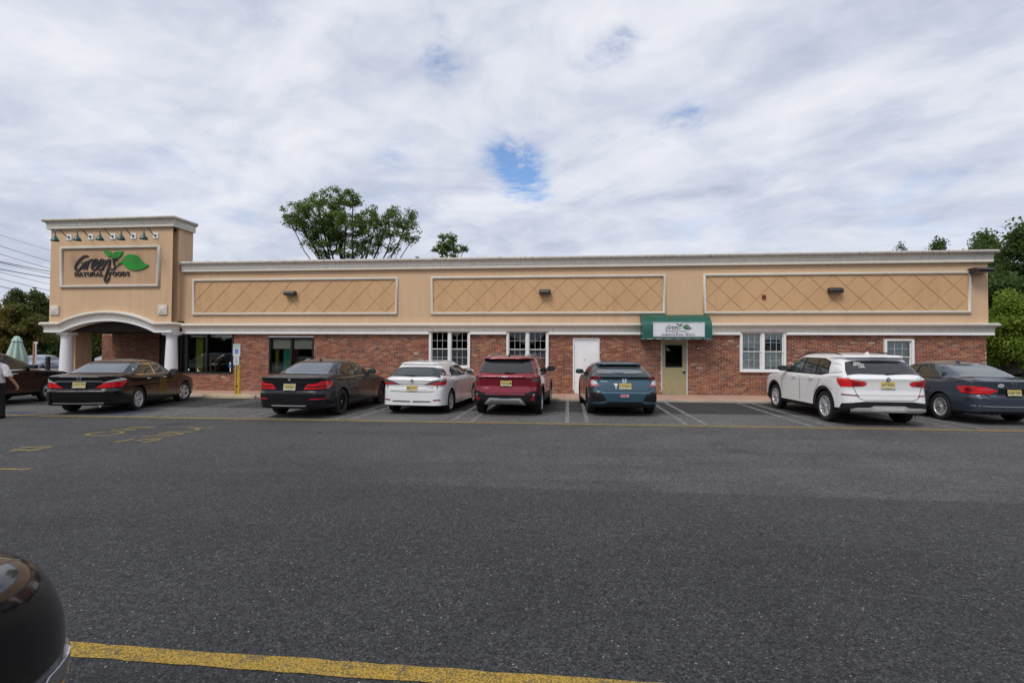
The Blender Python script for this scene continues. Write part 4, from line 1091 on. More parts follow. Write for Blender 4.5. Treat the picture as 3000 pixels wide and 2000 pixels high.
class Car:
    def __init__(s, name, label, loc, heading, levels, ra, wb, rw, track, pm, cat='car', group='parked cars', arch=0.05):
        s.root = thing(name, label, cat, (loc[0], loc[1], gz(*loc) - 0.004), heading, group)
        s.ra, s.wb, s.rw, s.track, s.pm = ra, wb, rw, track, pm
        Lv = np.array(levels, float); s.Lv = Lv; K = len(Lv); sub = 5
        q = np.linspace(0, K - 1, (K - 1) * sub + 1)
        ch = [pchip(np.arange(K), Lv[:, c], q) for c in range(7)]
        loops = []; N = 4 * QM
        for (zr, yr, zf, yf, zs, w, n) in zip(*ch):
            yc, hl = (yr + yf) / 2, (yf - yr) / 2; qx, qy = quarter(n, w, hl); pts = []
            for i in range(N):
                a = i // QM; k = i % QM
                if a == 0: x, y = qx[k], -qy[k]
                elif a == 1: x, y = qx[QM - k], qy[QM - k]
                elif a == 2: x, y = -qx[k], qy[k]
                else: x, y = -qx[QM - k], -qy[QM - k]
                e = y / hl; t = min(1, max(0, (abs(e) - .5) / .5)); t = t * t * (3 - 2 * t)
                z = zs + ((zr if e < 0 else zf) - zs) * t
                pts.append((x, yc + y - ra, z))
            loops.append(pts)
        V = [p for l in loops for p in l]; F = []; FM = []
        for j in range(len(loops) - 1):
            m = int(Lv[min(K - 1, j // sub), 7])
            for i in range(N):
                F.append((j * N + i, j * N + (i + 1) % N, (j + 1) * N + (i + 1) % N, (j + 1) * N + i)); FM.append(m)
        for base, flip in ((0, True), ((len(loops) - 1) * N, False)):
            for i in range(N // 2):
                a, b, c, d = base + i, base + i + 1, base + (N - i - 1) % N, base + (N - i) % N
                fc = (a, b, c, d) if not flip else (d, c, b, a)
                fc = tuple(dict.fromkeys(fc)); F.append(fc); FM.append(1 if flip else 0)
        s.bvh = BVHTree.FromPolygons([Vector(v) for v in V], [f for f in F if len(f) > 2])
        me = bpy.data.meshes.new('body'); me.from_pydata(V, [], F); me.update()
        for m in (pm, M_TRIMB, M_WELL): me.materials.append(m)
        me.polygons.foreach_set('material_index', FM)
        bm = bmesh.new(); bm.from_mesh(me); bmesh.ops.remove_doubles(bm, verts=bm.verts, dist=1e-5); bmesh.ops.recalc_face_normals(bm, faces=bm.faces); bm.to_mesh(me); bm.free()
        bm = bmesh.new(); bm.from_mesh(me)
        RA = rw + arch; zc = rw + .01
        for y in (0.0, wb):
            kill = [f for f in bm.faces if abs(f.calc_center_median().x) > track / 2 - .21 and math.hypot(f.calc_center_median().y - y, f.calc_center_median().z - zc) < RA]
            ks = set(kill); edge = {v for f in kill for v in f.verts if any(g not in ks for g in v.link_faces)}
            bmesh.ops.delete(bm, geom=kill, context='FACES')
            for v in edge:
                if v.is_valid and abs(v.co.x) > track / 2 - .15:
                    dy, dz = v.co.y - y, v.co.z - zc; L_ = math.hypot(dy, dz)
                    if v.co.z > .30: v.co.y, v.co.z = y + dy * RA / L_, zc + dz * RA / L_
        bm.to_mesh(me); bm.free(); out = me
        s.parts = {}
        for idx, nm in ((0, 'body'), (1, 'lower_cladding')):
            bm = bmesh.new(); bm.from_mesh(out)
            bmesh.ops.delete(bm, geom=[f for f in bm.faces if f.material_index != idx], context='FACES')
            for f in bm.faces: f.material_index = 0; f.smooth = True
            m2 = bpy.data.meshes.new(nm); bm.to_mesh(m2); bm.free()
            m2.materials.append((pm, M_TRIMB)[idx]); m2.set_sharp_from_angle(angle=R(38))
            o = bpy.data.objects.new(nm, m2); link(o, s.root); s.parts[nm] = o
        for y in (0.0, wb):
            for sx in (-1, 1):
                xi = sx * (track / 2 - .17); v = []; f = []; ang = np.linspace(R(-22), R(202), 30)
                for k, t in enumerate(ang):
                    Y_, Z_ = y + (RA + .004) * math.cos(t), zc + (RA + .004) * math.sin(t)
                    h = s.bvh.ray_cast(Vector((sx * 2.5, Y_, Z_)), Vector((-sx, 0, 0))); xo = h[0].x - sx * .012 if h[0] and abs(h[0].x) > abs(xi) else sx * (track / 2 + .05)
                    v += [(xi, Y_, Z_), (xo, Y_, Z_)]
                for k in range(len(ang) - 1): f.append((2 * k, 2 * k + 1, 2 * k + 3, 2 * k + 2))
                f.append(tuple(2 * k for k in range(len(ang))))
                mesh_obj('wheel_well', v, f, M_WELL, s.root)
        s.tabs = {}
    # --- surface finders
    def table(s, front, z, yc):
        key = (front, round(z, 2), yc)
        if key not in s.tabs:
            th = np.radians(np.linspace(0, 150, 181)); P = []; sg = 1 if front else -1
            for t in th:
                h = s.bvh.ray_cast(Vector((0, yc, z)), Vector((math.sin(t), sg * math.cos(t), 0)))
                P.append(h[0] if h[0] else (P[-1] if P else Vector((0, yc, z))))
            arc = [0.0]
            for a, b in zip(P, P[1:]): arc.append(arc[-1] + (b - a).length)
            s.tabs[key] = (th, np.array(arc))
        return s.tabs[key]
    def wrap(s, front, zref, yc):
        th, arc = s.table(front, zref, yc); sg = 1 if front else -1
        def f(h, z):
            t = float(np.interp(abs(h), arc, th)) * (1 if h >= 0 else -1)
            d = Vector((math.sin(t), sg * math.cos(t), 0)); r = s.bvh.ray_cast(Vector((0, yc, z)), d)
            return (r[0], d) if r[0] else None
        return f
    def sidef(s, sx):
        def f(y, z):
            d = Vector((-sx, 0, 0)); r = s.bvh.ray_cast(Vector((sx * 2.5, y - s.ra, z)), d)
            return (r[0], -d) if r[0] else None
        return f
    def patch(s, name, f, poly, mat, off=0.004, step=0.06, parent=None, depth=0.012):
        B = []
        n = len(poly)
        for i in range(n):
            p, q = Vector(poly[i]), Vector(poly[(i + 1) % n]); k = max(1, int((q - p).length / step))
            for j in range(k): B.append(p.lerp(q, j / k))
        nb = len(B); xs_ = [p.x for p in B]; zs_ = [p.y for p in B]
        def inside(x, z):
            c = False
            for i in range(nb):
                a, b = B[i - 1], B[i]
                if (a.y > z) != (b.y > z) and x < (b.x - a.x) * (z - a.y) / (b.y - a.y) + a.x: c = not c
            return c
        I = []
        x = min(xs_) + step / 2
        while x < max(xs_):
            z = min(zs_) + step / 2
            while z < max(zs_):
                if inside(x, z) and min((Vector((x, z)) - b).length for b in B) > step * .45: I.append(Vector((x, z)))
                z += step
            x += step
        r = delaunay_2d_cdt(B + I, [(i, (i + 1) % nb) for i in range(nb)], [], 1, 1e-6)
        vv, fe = r[0], r[2]
        P = [f(v.x, v.y) for v in vv]
        V = [(p[0] + p[1] * off) if p else None for p in P]
        F = [t for t in fe if all(V[i] is not None for i in t)]
        if not F: return None
        cnt = {}
        for t in F:
            for i in range(3):
                e = (t[i], t[(i + 1) % 3]); cnt[tuple(sorted(e))] = cnt.get(tuple(sorted(e)), 0) + 1
        V2 = [v if v is not None else Vector((0, 0, 0)) for v in V]; k = len(V2)
        inn = [(p[0] + p[1] * (off - depth)) if p else Vector((0, 0, 0)) for p in P]
        rim = [(a, b, k + b, k + a) for (a, b), c in cnt.items() if c == 1]
        used = sorted({i for t in F for i in t} | {i for q in rim for i in q}); mp = {o: i for i, o in enumerate(used)}
        allv = V2 + inn
        o = mesh_obj(name, [allv[i] for i in used], [tuple(mp[i] for i in t) for t in F + rim], mat, parent or s.root, True)
        bm = bmesh.new(); bm.from_mesh(o.data); bmesh.ops.recalc_face_normals(bm, faces=bm.faces)
        # the recalculated side must face outwards
        tot = 0.0
        for fc in list(bm.faces)[:len(F)]:
            c = fc.calc_center_median(); tot += fc.normal.dot(P[fe.index(F[fc.index])[0] if False else F[fc.index][0]][1]) if fc.index < len(F) else 0
        if tot < 0: bmesh.ops.reverse_faces(bm, faces=bm.faces)
        bm.to_mesh(o.data); bm.free(); o.data.set_sharp_from_angle(angle=R(50))
        return o
    def rear(s, name, poly, mat, sym=False, off=0.004, zref=None, yc=None, step=0.05, parent=None, front=False, depth=0.012):
        zref = zref if zref is not None else sum(p[1] for p in poly) / len(poly)
        yc = (yc if yc is not None else (1.2 if not front else s.Lv[2, 3] - 1.2)) - s.ra
        f = s.wrap(front, zref, yc); out = []
        for sg in ((1, -1) if sym else (1,)):
            o = s.patch(name, f, [(p[0] * sg, p[1]) for p in (poly if sg > 0 else poly[::-1])], mat, off, step, parent, depth)
            out.append(o)
        return out
    def slope(s, name, poly, mat, base, top, off=0.008, step=0.05, front=False):
        """glass on a slope: poly in (x, t) with t from 0 at base (y, z) to 1 at top (y, z); found along the slope's normal"""
        b, t_ = Vector((0, base[0] - s.ra, base[1])), Vector((0, top[0] - s.ra, top[1])); d = (t_ - b)
        nr = Vector((0, -d.z, d.y)).normalized(); nr = nr if nr.z > 0 else -nr
        L_ = d.length
        def f(x, u):
            p = b + d * (u / L_) + Vector((x, 0, 0)); r = s.bvh.ray_cast(p + nr * .45, -nr)
            return (r[0], nr) if r[0] else None
        return s.patch(name, f, [(x, u * L_) for x, u in poly], mat, off, step)
    def side(s, name, poly, mat, off=0.004, step=0.07, sides=(1, -1), parent=None, depth=0.012):
        return [s.patch(name, s.sidef(sx), poly, mat, off, step, parent, depth) for sx in sides]
    def _ribbon(s, pts, w):
        P = [Vector(p) for p in pts]; a = []; b = []
        for i, p in enumerate(P):
            t = (P[min(i + 1, len(P) - 1)] - P[max(i - 1, 0)]).normalized(); n = Vector((-t.y, t.x)) * w / 2
            a.append(p + n); b.append(p - n)
        return [tuple(p) for p in a + b[::-1]]
    def rear_line(s, name, pts, w, mat, sym=False, off=0.0025, zref=None, yc=None, parent=None):
        return s.rear(name, s._ribbon(pts, w * (1.5 if 'gap' in name else 1)), mat, sym, off, zref, yc, 0.08, parent)
    def side_line(s, name, pts, w, mat, off=0.0025, sides=(1, -1)):
        return s.side(name, s._ribbon(pts, w * (1.5 if 'gap' in name else 1)), mat, off, 0.1, sides)
    # --- fittings
    def wheels(s, style, rimmat, steer=0.0):
        R_, tw = s.rw, 0.215
        t = MB(); x = tw / 2
        t.lathe([(R_ * .66, -x * .82), (R_ * .74, -x), (R_ * .90, -x * 1.02), (R_ * .975, -x * .88), (R_, -x * .6), (R_, x * .6), (R_ * .975, x * .88), (R_ * .90, x * 1.02), (R_ * .74, x), (R_ * .66, x * .82), (R_ * .64, 0)], (0, 0, 0), 'x', 44)
        me_t = None
        rr = R_ * .67
        m = MB(); m.lathe([(rr * 1.02, x * .84), (rr * 1.0, x * .93), (rr * .95, x * .92), (rr * .93, x * .7), (rr * .9, x * .2)], (0, 0, 0), 'x', 44)
        m.lathe([(.001, x * .80), (rr * .12, x * .80), (rr * .19, x * .72), (rr * .22, x * .5)], (0, 0, 0), 'x', 20)
        def spoke(a0, a1, r0, r1, w0, w1, xo0=.68, xo1=.82):
            c0, s0, c1, s1 = math.cos(a0), math.sin(a0), math.cos(a1), math.sin(a1)
            def P(r, c, s_, o, xx): return (xx * x, r * c - o * s_, r * s_ + o * c)
            v = [P(r0, c0, s0, -w0, xo0), P(r0, c0, s0, w0, xo0), P(r1, c1, s1, w1, xo1), P(r1, c1, s1, -w1, xo1),
                 P(r0, c0, s0, -w0 * 1.2, xo0 - .35), P(r0, c0, s0, w0 * 1.2, xo0 - .35), P(r1, c1, s1, w1 * 1.2, xo1 - .45), P(r1, c1, s1, -w1 * 1.2, xo1 - .45)]
            m.add(v, [(0, 1, 2, 3), (0, 4, 5, 1), (1, 5, 6, 2), (2, 6, 7, 3), (3, 7, 4, 0)])
        if style == 'pairs':        # five pairs of blades
            for k in range(5):
                a = 2 * math.pi * k / 5 + .3
                for d in (-.17, .17): spoke(a + d * .9, a + d * 1.25, rr * .2, rr * .94, rr * .065, rr * .12)
        elif style == 'twin':
            for k in range(5):
                a = 2 * math.pi * k / 5 + .1
                for d in (-.10, .10): spoke(a + d * 1.6, a + d * 1.2, rr * .2, rr * .94, rr * .06, rr * .075)
        elif style == 'fan':
            for k in range(10):
                a = 2 * math.pi * k / 10
                spoke(a, a + .10 * (1 if k % 2 else -1), rr * .18, rr * .95, rr * .05, rr * .085)
        elif style == 'mesh':
            for k in range(10):
                a = 2 * math.pi * k / 10
                spoke(a, a, rr * .18, rr * .55, rr * .03, rr * .026); spoke(a, a + .22, rr * .5, rr * .96, rr * .022, rr * .022); spoke(a, a - .22, rr * .5, rr * .96, rr * .022, rr * .022)
        elif style == 'multi':
            for k in range(10):
                a = 2 * math.pi * k / 10
                for d in (-.07, .07): spoke(a + d, a + d * 2.2, rr * .18, rr * .95, rr * .025, rr * .03)
        dsk = MB(); dsk.lathe([(.001, x * .2), (rr * .93, x * .2)], (0, 0, 0), 'x', 32)
        hubm = MB(); hubm.lathe([(.001, x * .83), (rr * .10, x * .83), (rr * .12, x * .78)], (0, 0, 0), 'x', 20)
        first = None
        for y in (0.0, s.wb):
            for sx in (1, -1):
                wroot = bpy.data.objects.new('wheel', None); wroot.empty_display_size = .1; link(wroot, s.root)
                wroot.location = (sx * (s.track / 2), y, s.rw + 0.002); wroot.rotation_euler = (rng.uniform(0, 1.2), 0, (0 if sx > 0 else math.pi) + (steer if y > 0 else 0))
                if first is None:
                    objs = [t.build('tyre', M_TYRE, wroot), m.build('rim', rimmat, wroot), dsk.build('brake_disc', M_DISC, wroot), hubm.build('hub_cap', M_BRT if rimmat is M_RIMB else rimmat, wroot)]
                    first = objs
                else:
                    for o in first:
                        c = o.copy(); COL.objects.link(c); c.parent = wroot
    def plate(s, text, x, z, frame=None, sub='Garden State', tilt=0.12):
        h = s.bvh.ray_cast(Vector((x, -4, z)), Vector((0, 1, 0)))
        y = h[0].y - 0.012
        mb = MB(); mb.box(-.1525, .1525, -.004, .004, -.076, .076, .002); p = mb.build('license_plate', M_PLATE, s.root); p.location = (x, y, z); p.rotation_euler = (-tilt, 0, 0)
        t = MB(); text_mb(t, text, 0, .0, .27, .068, -.0065, .012); t.build('plate_number', M_BLACKP, p)
        t = MB(); text_mb(t, 'New Jersey', 0, .058, .12, .015, -.0065); text_mb(t, sub, 0, -.060, .14, .014, -.0065); t.build('plate_caption', M_BLACKP, p)
        if frame:
            f = MB(); e = .012
            f.box(-.160, -.147, -.007, .002, -.084, .084); f.box(.147, .160, -.007, .002, -.084, .084); f.box(-.147, .147, -.007, .002, .070, .084); f.box(-.147, .147, -.007, .002, -.084, -.068); f.build('plate_frame', frame, p)
        return p
    def on_rear(s, mb_fn, name, mat, x, z, tilt=0.0, lift=0.006):
        h = s.bvh.ray_cast(Vector((x, -4, z)), Vector((0, 1, 0)))
        nrm = h[1] if h[1].y < 0 else -h[1]
        mb = MB(); mb_fn(mb); o = mb.build(name, mat, s.root); o.location = h[0] + Vector((0, -lift, 0))
        o.rotation_euler = (math.atan2(-nrm.z, -nrm.y), 0, math.atan2(nrm.x, -nrm.y)); return o
    def text_rear(s, body, x, z, w, h, mat, bold=0.01, name='badge_lettering'):
        return s.on_rear(lambda mb: text_mb(mb, body, 0, 0, w, h, 0, bold), name, mat, x, z)
    def mirrors(s, y, z, mat, w=None, sides=(1, -1)):
        for sx in sides:
            h = s.bvh.ray_cast(Vector((sx * 2.5, y - s.ra, z)), Vector((-sx, 0, 0))); x = abs(h[0].x) if h[0] else .85
            mb = MB(); prof = []
            c = Vector((sx * (x + .15), y - s.ra + .02, z + .03)); n1, n2 = 10, 14; v = []; f = []
            for i in range(n1 + 1):
                a = -math.pi / 2 + math.pi * i / n1
                for k in range(n2):
                    b = 2 * math.pi * k / n2
                    def se(q, e): return math.copysign(abs(q) ** e, q)
                    v.append(c + Vector((.125 * se(math.cos(a), .7) * se(math.cos(b), .6), .075 * se(math.sin(a), .8) + (0.0), .075 * se(math.cos(a), .7) * se(math.sin(b), .6))))
            for i in range(n1):
                for k in range(n2): f.append((i * n2 + k, i * n2 + (k + 1) % n2, (i + 1) * n2 + (k + 1) % n2, (i + 1) * n2 + k))
            mb.add(v, f, True); mb.tube([(sx * (x - .03), y - s.ra + .03, z - .02), (sx * (x + .08), y - s.ra + .03, z)], .028)
            m = mb.build('side_mirror', mat, s.root)
            g = MB(); pts = [(c.x + .105 * math.cos(t) * abs(math.cos(t)) ** -.35, c.y - .0775, c.z + .06 * math.sin(t) * max(.05, abs(math.sin(t))) ** -.35) for t in np.linspace(0.01, 2 * math.pi - .1, 18)]
            g.add(pts, [tuple(range(len(pts)))]); g.build('mirror_glass', M_CGL2, m)
    def handles(s, ys_, z, mat):
        for sx in (1, -1):
            for y in ys_:
                h = s.bvh.ray_cast(Vector((sx * 2.5, y - s.ra, z)), Vector((-sx, 0, 0)))
                if not h[0]: continue
                x = abs(h[0].x); mb = MB(); mb.tube([(sx * (x - .01), y - s.ra - .10, z), (sx * (x + .028), y - s.ra - .085, z), (sx * (x + .032), y - s.ra + .05, z + .003), (sx * (x - .01), y - s.ra + .09, z + .005)], [.012, .014, .014, .012], 8)
                mb.build('door_handle', mat, s.root)
    def fin(s, y, mat):
        h = s.bvh.ray_cast(Vector((0, y - s.ra, 3)), Vector((0, 0, -1))); z = h[0].z - .006; yy = y - s.ra
        mb = MB(); mb.add([(-.03, yy - .08, z), (.03, yy - .08, z), (.02, yy + .10, z), (-.02, yy + .10, z), (-.006, yy - .07, z + .065), (.006, yy - .07, z + .065), (.004, yy - .0, z + .05), (-.004, yy, z + .05)],
                          [(0, 1, 5, 4), (1, 2, 6, 5), (2, 3, 7, 6), (3, 0, 4, 7), (4, 5, 6, 7)]); mb.build('antenna_fin', mat, s.root)
    def pipe(s, x, z, y=0.02, r=.04, mat=None):
        mb = MB(); yy = y - s.ra; mb.lathe([(r * .8, .12), (r * .82, 0), (r, -.002), (r * 1.02, .01), (r, .15)], (x, yy, z), 'y', 18); mb.lathe([(.001, .10), (r * .82, .10)], (x, yy, z), 'y', 18); mb.build('tailpipe', mat or M_BRT, s.root)
    def rails(s, x, y0, y1, mat, h=.035):
        for sx in (1, -1):
            P = []
            for t in np.linspace(0, 1, 14):
                y = y0 + (y1 - y0) * t; r = s.bvh.ray_cast(Vector((sx * x, y - s.ra, 3)), Vector((0, 0, -1))); lift = h * min(1, 6 * t, 6 * (1 - t)) - .004
                P.append((sx * x, y - s.ra, r[0].z + lift))
            mb = MB(); mb.tube(P, .014, 8); mb.build('roof_rail', mat, s.root)
    def wiper(s, x0, x1, z0, z1, yc):
        f = s.wrap(False, (z0 + z1) / 2, yc - s.ra); a, b = f(x0, z0), f(x1, z1)
        if a and b:
            mb = MB(); mb.tube([a[0] + a[1] * .03, a[0].lerp(b[0], .5) + (a[1] + b[1]) * .012, b[0] + b[1] * .012], [.018, .012, .006], 8); mb.build('rear_wiper', M_TRIMB, s.root)
def roundel(r, n=24):
    return [(r * math.cos(2 * math.pi * k / n), r * math.sin(2 * math.pi * k / n)) for k in range(n)]
def badge_disc(car, x, z, r, kind):
    h = car.bvh.ray_cast(Vector((x, -4, z)), Vector((0, 1, 0)))
    mb = MB(); mb.prism(roundel(r), 'y', -.004, .004); o = mb.build('badge', M_BRT, car.root); o.location = h[0] + Vector((0, -.006, 0)); 
    nrm = h[1] if h[1].y < 0 else -h[1]; o.rotation_euler = (math.atan2(-nrm.z, -nrm.y), 0, 0)
    if kind == 'quarters':
        t = MB(); t.prism(roundel(r * .93), 'y', -.0046, -.0041); t.build('badge_ring', M_GAP, o)
        for k, m in ((0, MATS['badge_blue']), (1, M_PAPER), (2, MATS['badge_blue']), (3, M_PAPER)):
            a = [(0, 0)] + [(r * .62 * math.cos(R(90 * k + q)), r * .62 * math.sin(R(90 * k + q))) for q in range(0, 91, 15)]
            t = MB(); t.prism(a, 'y', -.0052, -.0047); t.build('badge_quarter', m, o)
    elif kind == 'vw':
        t = MB(); t.prism(roundel(r * .86), 'y', -.0046, -.0041); t.build('badge_ring', M_GAP, o)
        t = MB(); stroke(t, [(-.35 * r, .75 * r), (0, .08 * r), (.35 * r, .75 * r)], r * .16, -.006, -.0047, 1); stroke(t, [(-.75 * r, .4 * r), (-.35 * r, -.65 * r), (0, .05 * r), (.35 * r, -.65 * r), (.75 * r, .4 * r)], r * .16, -.0062, -.0049, 1); t.build('badge_emblem', M_BRT, o)
    elif kind == 'ell':
        t = MB(); t.prism([(p[0] * .84, p[1] * .80) for p in roundel(r)], 'y', -.0046, -.0041); t.build('badge_ring', M_SILV, o)
        t = MB(); stroke(t, [(.15 * r, .62 * r), (-.1 * r, .35 * r), (-.5 * r, -.35 * r), (.1 * r, -.42 * r), (.65 * r, -.4 * r)], r * .2, -.006, -.0047, 3); t.build('badge_emblem', M_BRT, o)
    return o
def badge_h(car, x, z, w):
    def fn(mb):
        stroke(mb, [(-.32 * w, .4 * w), (-.24 * w, -.4 * w)], .15 * w, -.006, 0, 1); stroke(mb, [(.32 * w, .4 * w), (.24 * w, -.4 * w)], .15 * w, -.006, 0, 1); stroke(mb, [(-.2 * w, -.02 * w), (0, -.07 * w), (.2 * w, -.02 * w)], .14 * w, -.0055, 0, 2)
        stroke(mb, [(-.46 * w, .42 * w), (-.5 * w, .2 * w), (-.36 * w, -.42 * w), (.36 * w, -.42 * w), (.5 * w, .2 * w), (.46 * w, .42 * w), (-.46 * w, .42 * w)], .06 * w, -.0065, 0, 2)
    return car.on_rear(fn, 'badge', M_BRT, x, z)
plain('badge_blue', (.02, .12, .5), .3, var=0)

P_BLACK = paint('black_paint', (0.003, 0.003, 0.0035), 0.0, 0.25, dust=.004, coat=.75)
P_GRAPH = paint('graphite_paint', (0.010, 0.0105, 0.015), 0.3, 0.3, dust=.012, coat=.6)
P_WHITE = paint('white_paint', (0.78, 0.78, 0.78), 0.0, 0.35, dust=.05)
P_PEARL = paint('pearl_white_paint', (0.74, 0.735, 0.74), 0.0, 0.35, dust=.07)
P_RED = paint('crimson_paint', (0.22, 0.006, 0.020), 0.45, 0.3, dust=.02)
P_BLUE = paint('steel_blue_paint', (0.042, 0.105, 0.150), 0.45, 0.32, dust=.03)
P_NAVY = paint('grey_blue_paint', (0.052, 0.066, 0.095), 0.45, 0.33, dust=.03)
P_BROWN = paint('dark_brown_paint', (0.006, 0.003, 0.0035), 0.1, 0.3, dust=.004, coat=.75)

def doors(c, ys_, z0, z1, mat=M_GAP, bow=.05):
    for y in ys_: c.side_line('door_gap', [(y, z0), (y + bow * .3, (z0 + z1) / 2), (y, z1)], .009, mat)

# ---- black saloon (silver and red rear lamps)
c = Car('saloon_car', 'black saloon with chrome strip across its boot, plate J19 CTZ', (-13.15, -6.38), R(15.5), sedan_levels(4.86, 1.85, 1.465), 1.12, 2.775, .332, 1.60, P_BLACK)
c.side('window_trim', [(1.04, 1.10), (1.12, 1.02), (1.6, 1.012), (3.30, 1.03), (3.05, 1.17), (2.70, 1.325), (2.45, 1.372), (2.0, 1.388), (1.55, 1.365), (1.25, 1.28)], M_BRT, .003)
c.side('side_window', [(1.09, 1.105), (1.14, 1.04), (2.06, 1.032), (2.04, 1.368), (1.98, 1.37), (1.57, 1.347), (1.28, 1.262)], M_CGL2, .0065)
c.side('side_window', [(2.13, 1.032), (3.20, 1.045), (3.02, 1.155), (2.69, 1.305), (2.44, 1.352), (2.11, 1.366)], M_CGL2, .0065)
c.slope('rear_window', [(-.66, .02), (-.33, -.02), (0, -.03), (.33, -.02), (.66, .02), (.61, .45), (.545, .88), (.50, .96), (0, 1.0), (-.50, .96), (-.545, .88), (-.61, .45)], M_CGL3, (.66, 1.09), (1.40, 1.368))
for lo in c.rear('taillight', [(.38, .715), (.98, .722), (1.20, .86), (1.16, .895), (.58, .84)], M_RED, True, .012): pass
c.rear('taillight_lens', [(.54, .848), (1.15, .902), (1.21, .94), (1.0, .972), (.74, .918)], M_CLR, True, .011)
c.rear_line('boot_trim', [(-.55, .885), (0, .892), (.55, .885)], .03, M_BRT, off=.014)
c.rear('plate_recess', [(-.42, .715), (.42, .715), (.36, .86), (-.36, .86)], P_GRAPH, off=.002)
c.rear_line('bumper_trim', [(-.6, .315), (0, .305), (.6, .315)], .022, M_SILV, off=.006)
c.rear('lower_bumper_panel', [(-.5, .66), (.5, .66), (.55, .70), (-.55, .70)], M_GAP, off=.002)
c.rear_line('boot_gap', [(-.66, .70), (-.62, .98), (-.60, 1.03)], .010, M_GAP); c.rear_line('boot_gap', [(.66, .70), (.62, .98), (.60, 1.03)], .010, M_GAP)
doors(c, (2.10, 3.28), .30, 1.0); c.side_line('door_gap', [(1.35, 1.0), (1.42, .8), (1.62, .55)], .009, M_GAP); c.side_line('body_crease', [(.5, .84), (1.8, .83), (3.6, .80)], .012, P_GRAPH)
c.plate('J19\u2022CTZ', 0.0, .79, M_BRT); badge_h(c, 0.0, .955, .11); c.wheels('pairs', M_RIMS, -.28); c.mirrors(3.0, 1.03, P_BLACK); c.handles((1.62, 2.55), .90, M_BRT); c.pipe(.52, .27, .05, .045)

# ---- graphite saloon with black wheels
c = Car('saloon_car', 'dark graphite saloon with black wheels and L shaped red lamps, plate V24 SKD', (-6.93, -6.48), R(0.5), sedan_levels(4.94, 1.87, 1.48, .03), 1.09, 2.975, .345, 1.62, P_GRAPH)
c.side('window_trim', [(1.03, 1.12), (1.10, 1.03), (1.6, 1.025), (3.32, 1.045), (3.08, 1.18), (2.74, 1.335), (2.48, 1.385), (2.0, 1.40), (1.55, 1.375), (1.24, 1.29)], M_TRIMB, .003)
c.side('side_window', [(1.08, 1.12), (1.13, 1.055), (2.08, 1.05), (2.05, 1.382), (1.57, 1.357), (1.28, 1.272)], M_CGL, .0065)
c.side('side_window', [(2.15, 1.05), (3.22, 1.062), (3.05, 1.165), (2.72, 1.315), (2.47, 1.365), (2.13, 1.38)], M_CGL, .0065)
c.slope('rear_window', [(-.66, .02), (-.33, -.02), (0, -.03), (.33, -.02), (.66, .02), (.61, .45), (.545, .88), (.50, .96), (0, 1.0), (-.50, .96), (-.545, .88), (-.61, .45)], M_CGL3, (.66, 1.10), (1.40, 1.382))
c.rear('taillight', [(.36, .735), (.66, .745), (1.02, .76), (1.16, .84), (1.18, .925), (1.0, .955), (.80, .945), (.68, .885), (.46, .865)], M_RED, True, .012)
c.rear('taillight_lens', [(.42, .775), (.9, .79), (1.05, .83), (1.06, .85), (.7, .83), (.47, .825)], M_DRED, True, .014)
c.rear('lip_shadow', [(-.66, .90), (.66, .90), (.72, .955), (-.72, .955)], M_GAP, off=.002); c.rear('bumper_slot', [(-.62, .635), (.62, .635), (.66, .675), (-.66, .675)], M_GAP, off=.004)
c.rear('diffuser', [(-.52, .29), (.52, .29), (.62, .40), (-.62, .40)], M_TRIMB, off=.004); c.rear('diffuser_panel', [(-.42, .315), (.42, .315), (.46, .345), (-.46, .345)], M_SILV, off=.008)
c.rear('reflector', [(.55, .49), (.98, .50), (.98, .515), (.55, .51)], M_RED, True, .006)
doors(c, (2.12, 3.3), .32, 1.02); c.side_line('door_gap', [(1.30, 1.02), (1.40, .8), (1.60, .58)], .009, M_GAP); c.side_line('body_crease', [(.6, .90), (1.8, .87), (3.8, .82)], .01, P_BLACK)
c.plate('V24\u2022SKD', 0.0, .79, M_BRT); badge_disc(c, 0.0, .975, .041, 'quarters'); c.wheels('multi', M_RIMB); c.mirrors(3.08, 1.06, P_GRAPH); c.handles((1.62, 2.62), .90, P_GRAPH); c.fin(1.72, P_GRAPH); c.pipe(.60, .33, .05, .05, M_TRIMB); c.pipe(-.60, .33, .05, .05, M_TRIMB); c.text_rear('xi', .38, .745, .05, .022, M_BRT)

# ---- white hatchback
c = Car('hatchback_car', 'pearl white hatchback with smoked rear lamps, plate P82 VLT', (-4.11, -5.58), R(-3.0), suv_levels(4.32, 1.765, 1.44, .255, .75, low=.20, tumble=.86), .80, 2.60, .315, 1.53, P_PEARL)
c.side('side_window', [(1.02, 1.02), (1.72, .985), (1.70, 1.275), (1.45, 1.275), (1.25, 1.22), (1.05, 1.10)], M_CGL2, .0065)
c.side('side_window', [(1.77, .985), (2.98, 1.0), (2.72, 1.13), (2.42, 1.255), (2.15, 1.288), (1.75, 1.285)], M_CGL2, .0065)
c.rear('quarter_window', [(.69, 1.035), (.98, 1.05), (1.02, 1.11), (.96, 1.19), (.66, 1.235)], M_CGL, True, .007, 1.12, 1.5, .05)
c.slope('rear_window', [(-.74, .06), (0, 0), (.74, .06), (.69, .45), (.56, .93), (0, .97), (-.56, .93), (-.69, .45)], M_CGL, (.13, 1.005), (.52, 1.285), .010)
c.slope('rear_window_clear', [(-.52, .15), (.52, .15), (.49, .5), (.40, .80), (-.40, .80), (-.49, .5)], M_CGL2, (.13, 1.005), (.52, 1.285), .013)
c.rear('taillight', [(.32, .80), (.74, .785), (.96, .79), (1.10, .90), (1.09, .955), (.78, .955), (.56, .895)], M_SMK, True, .012)
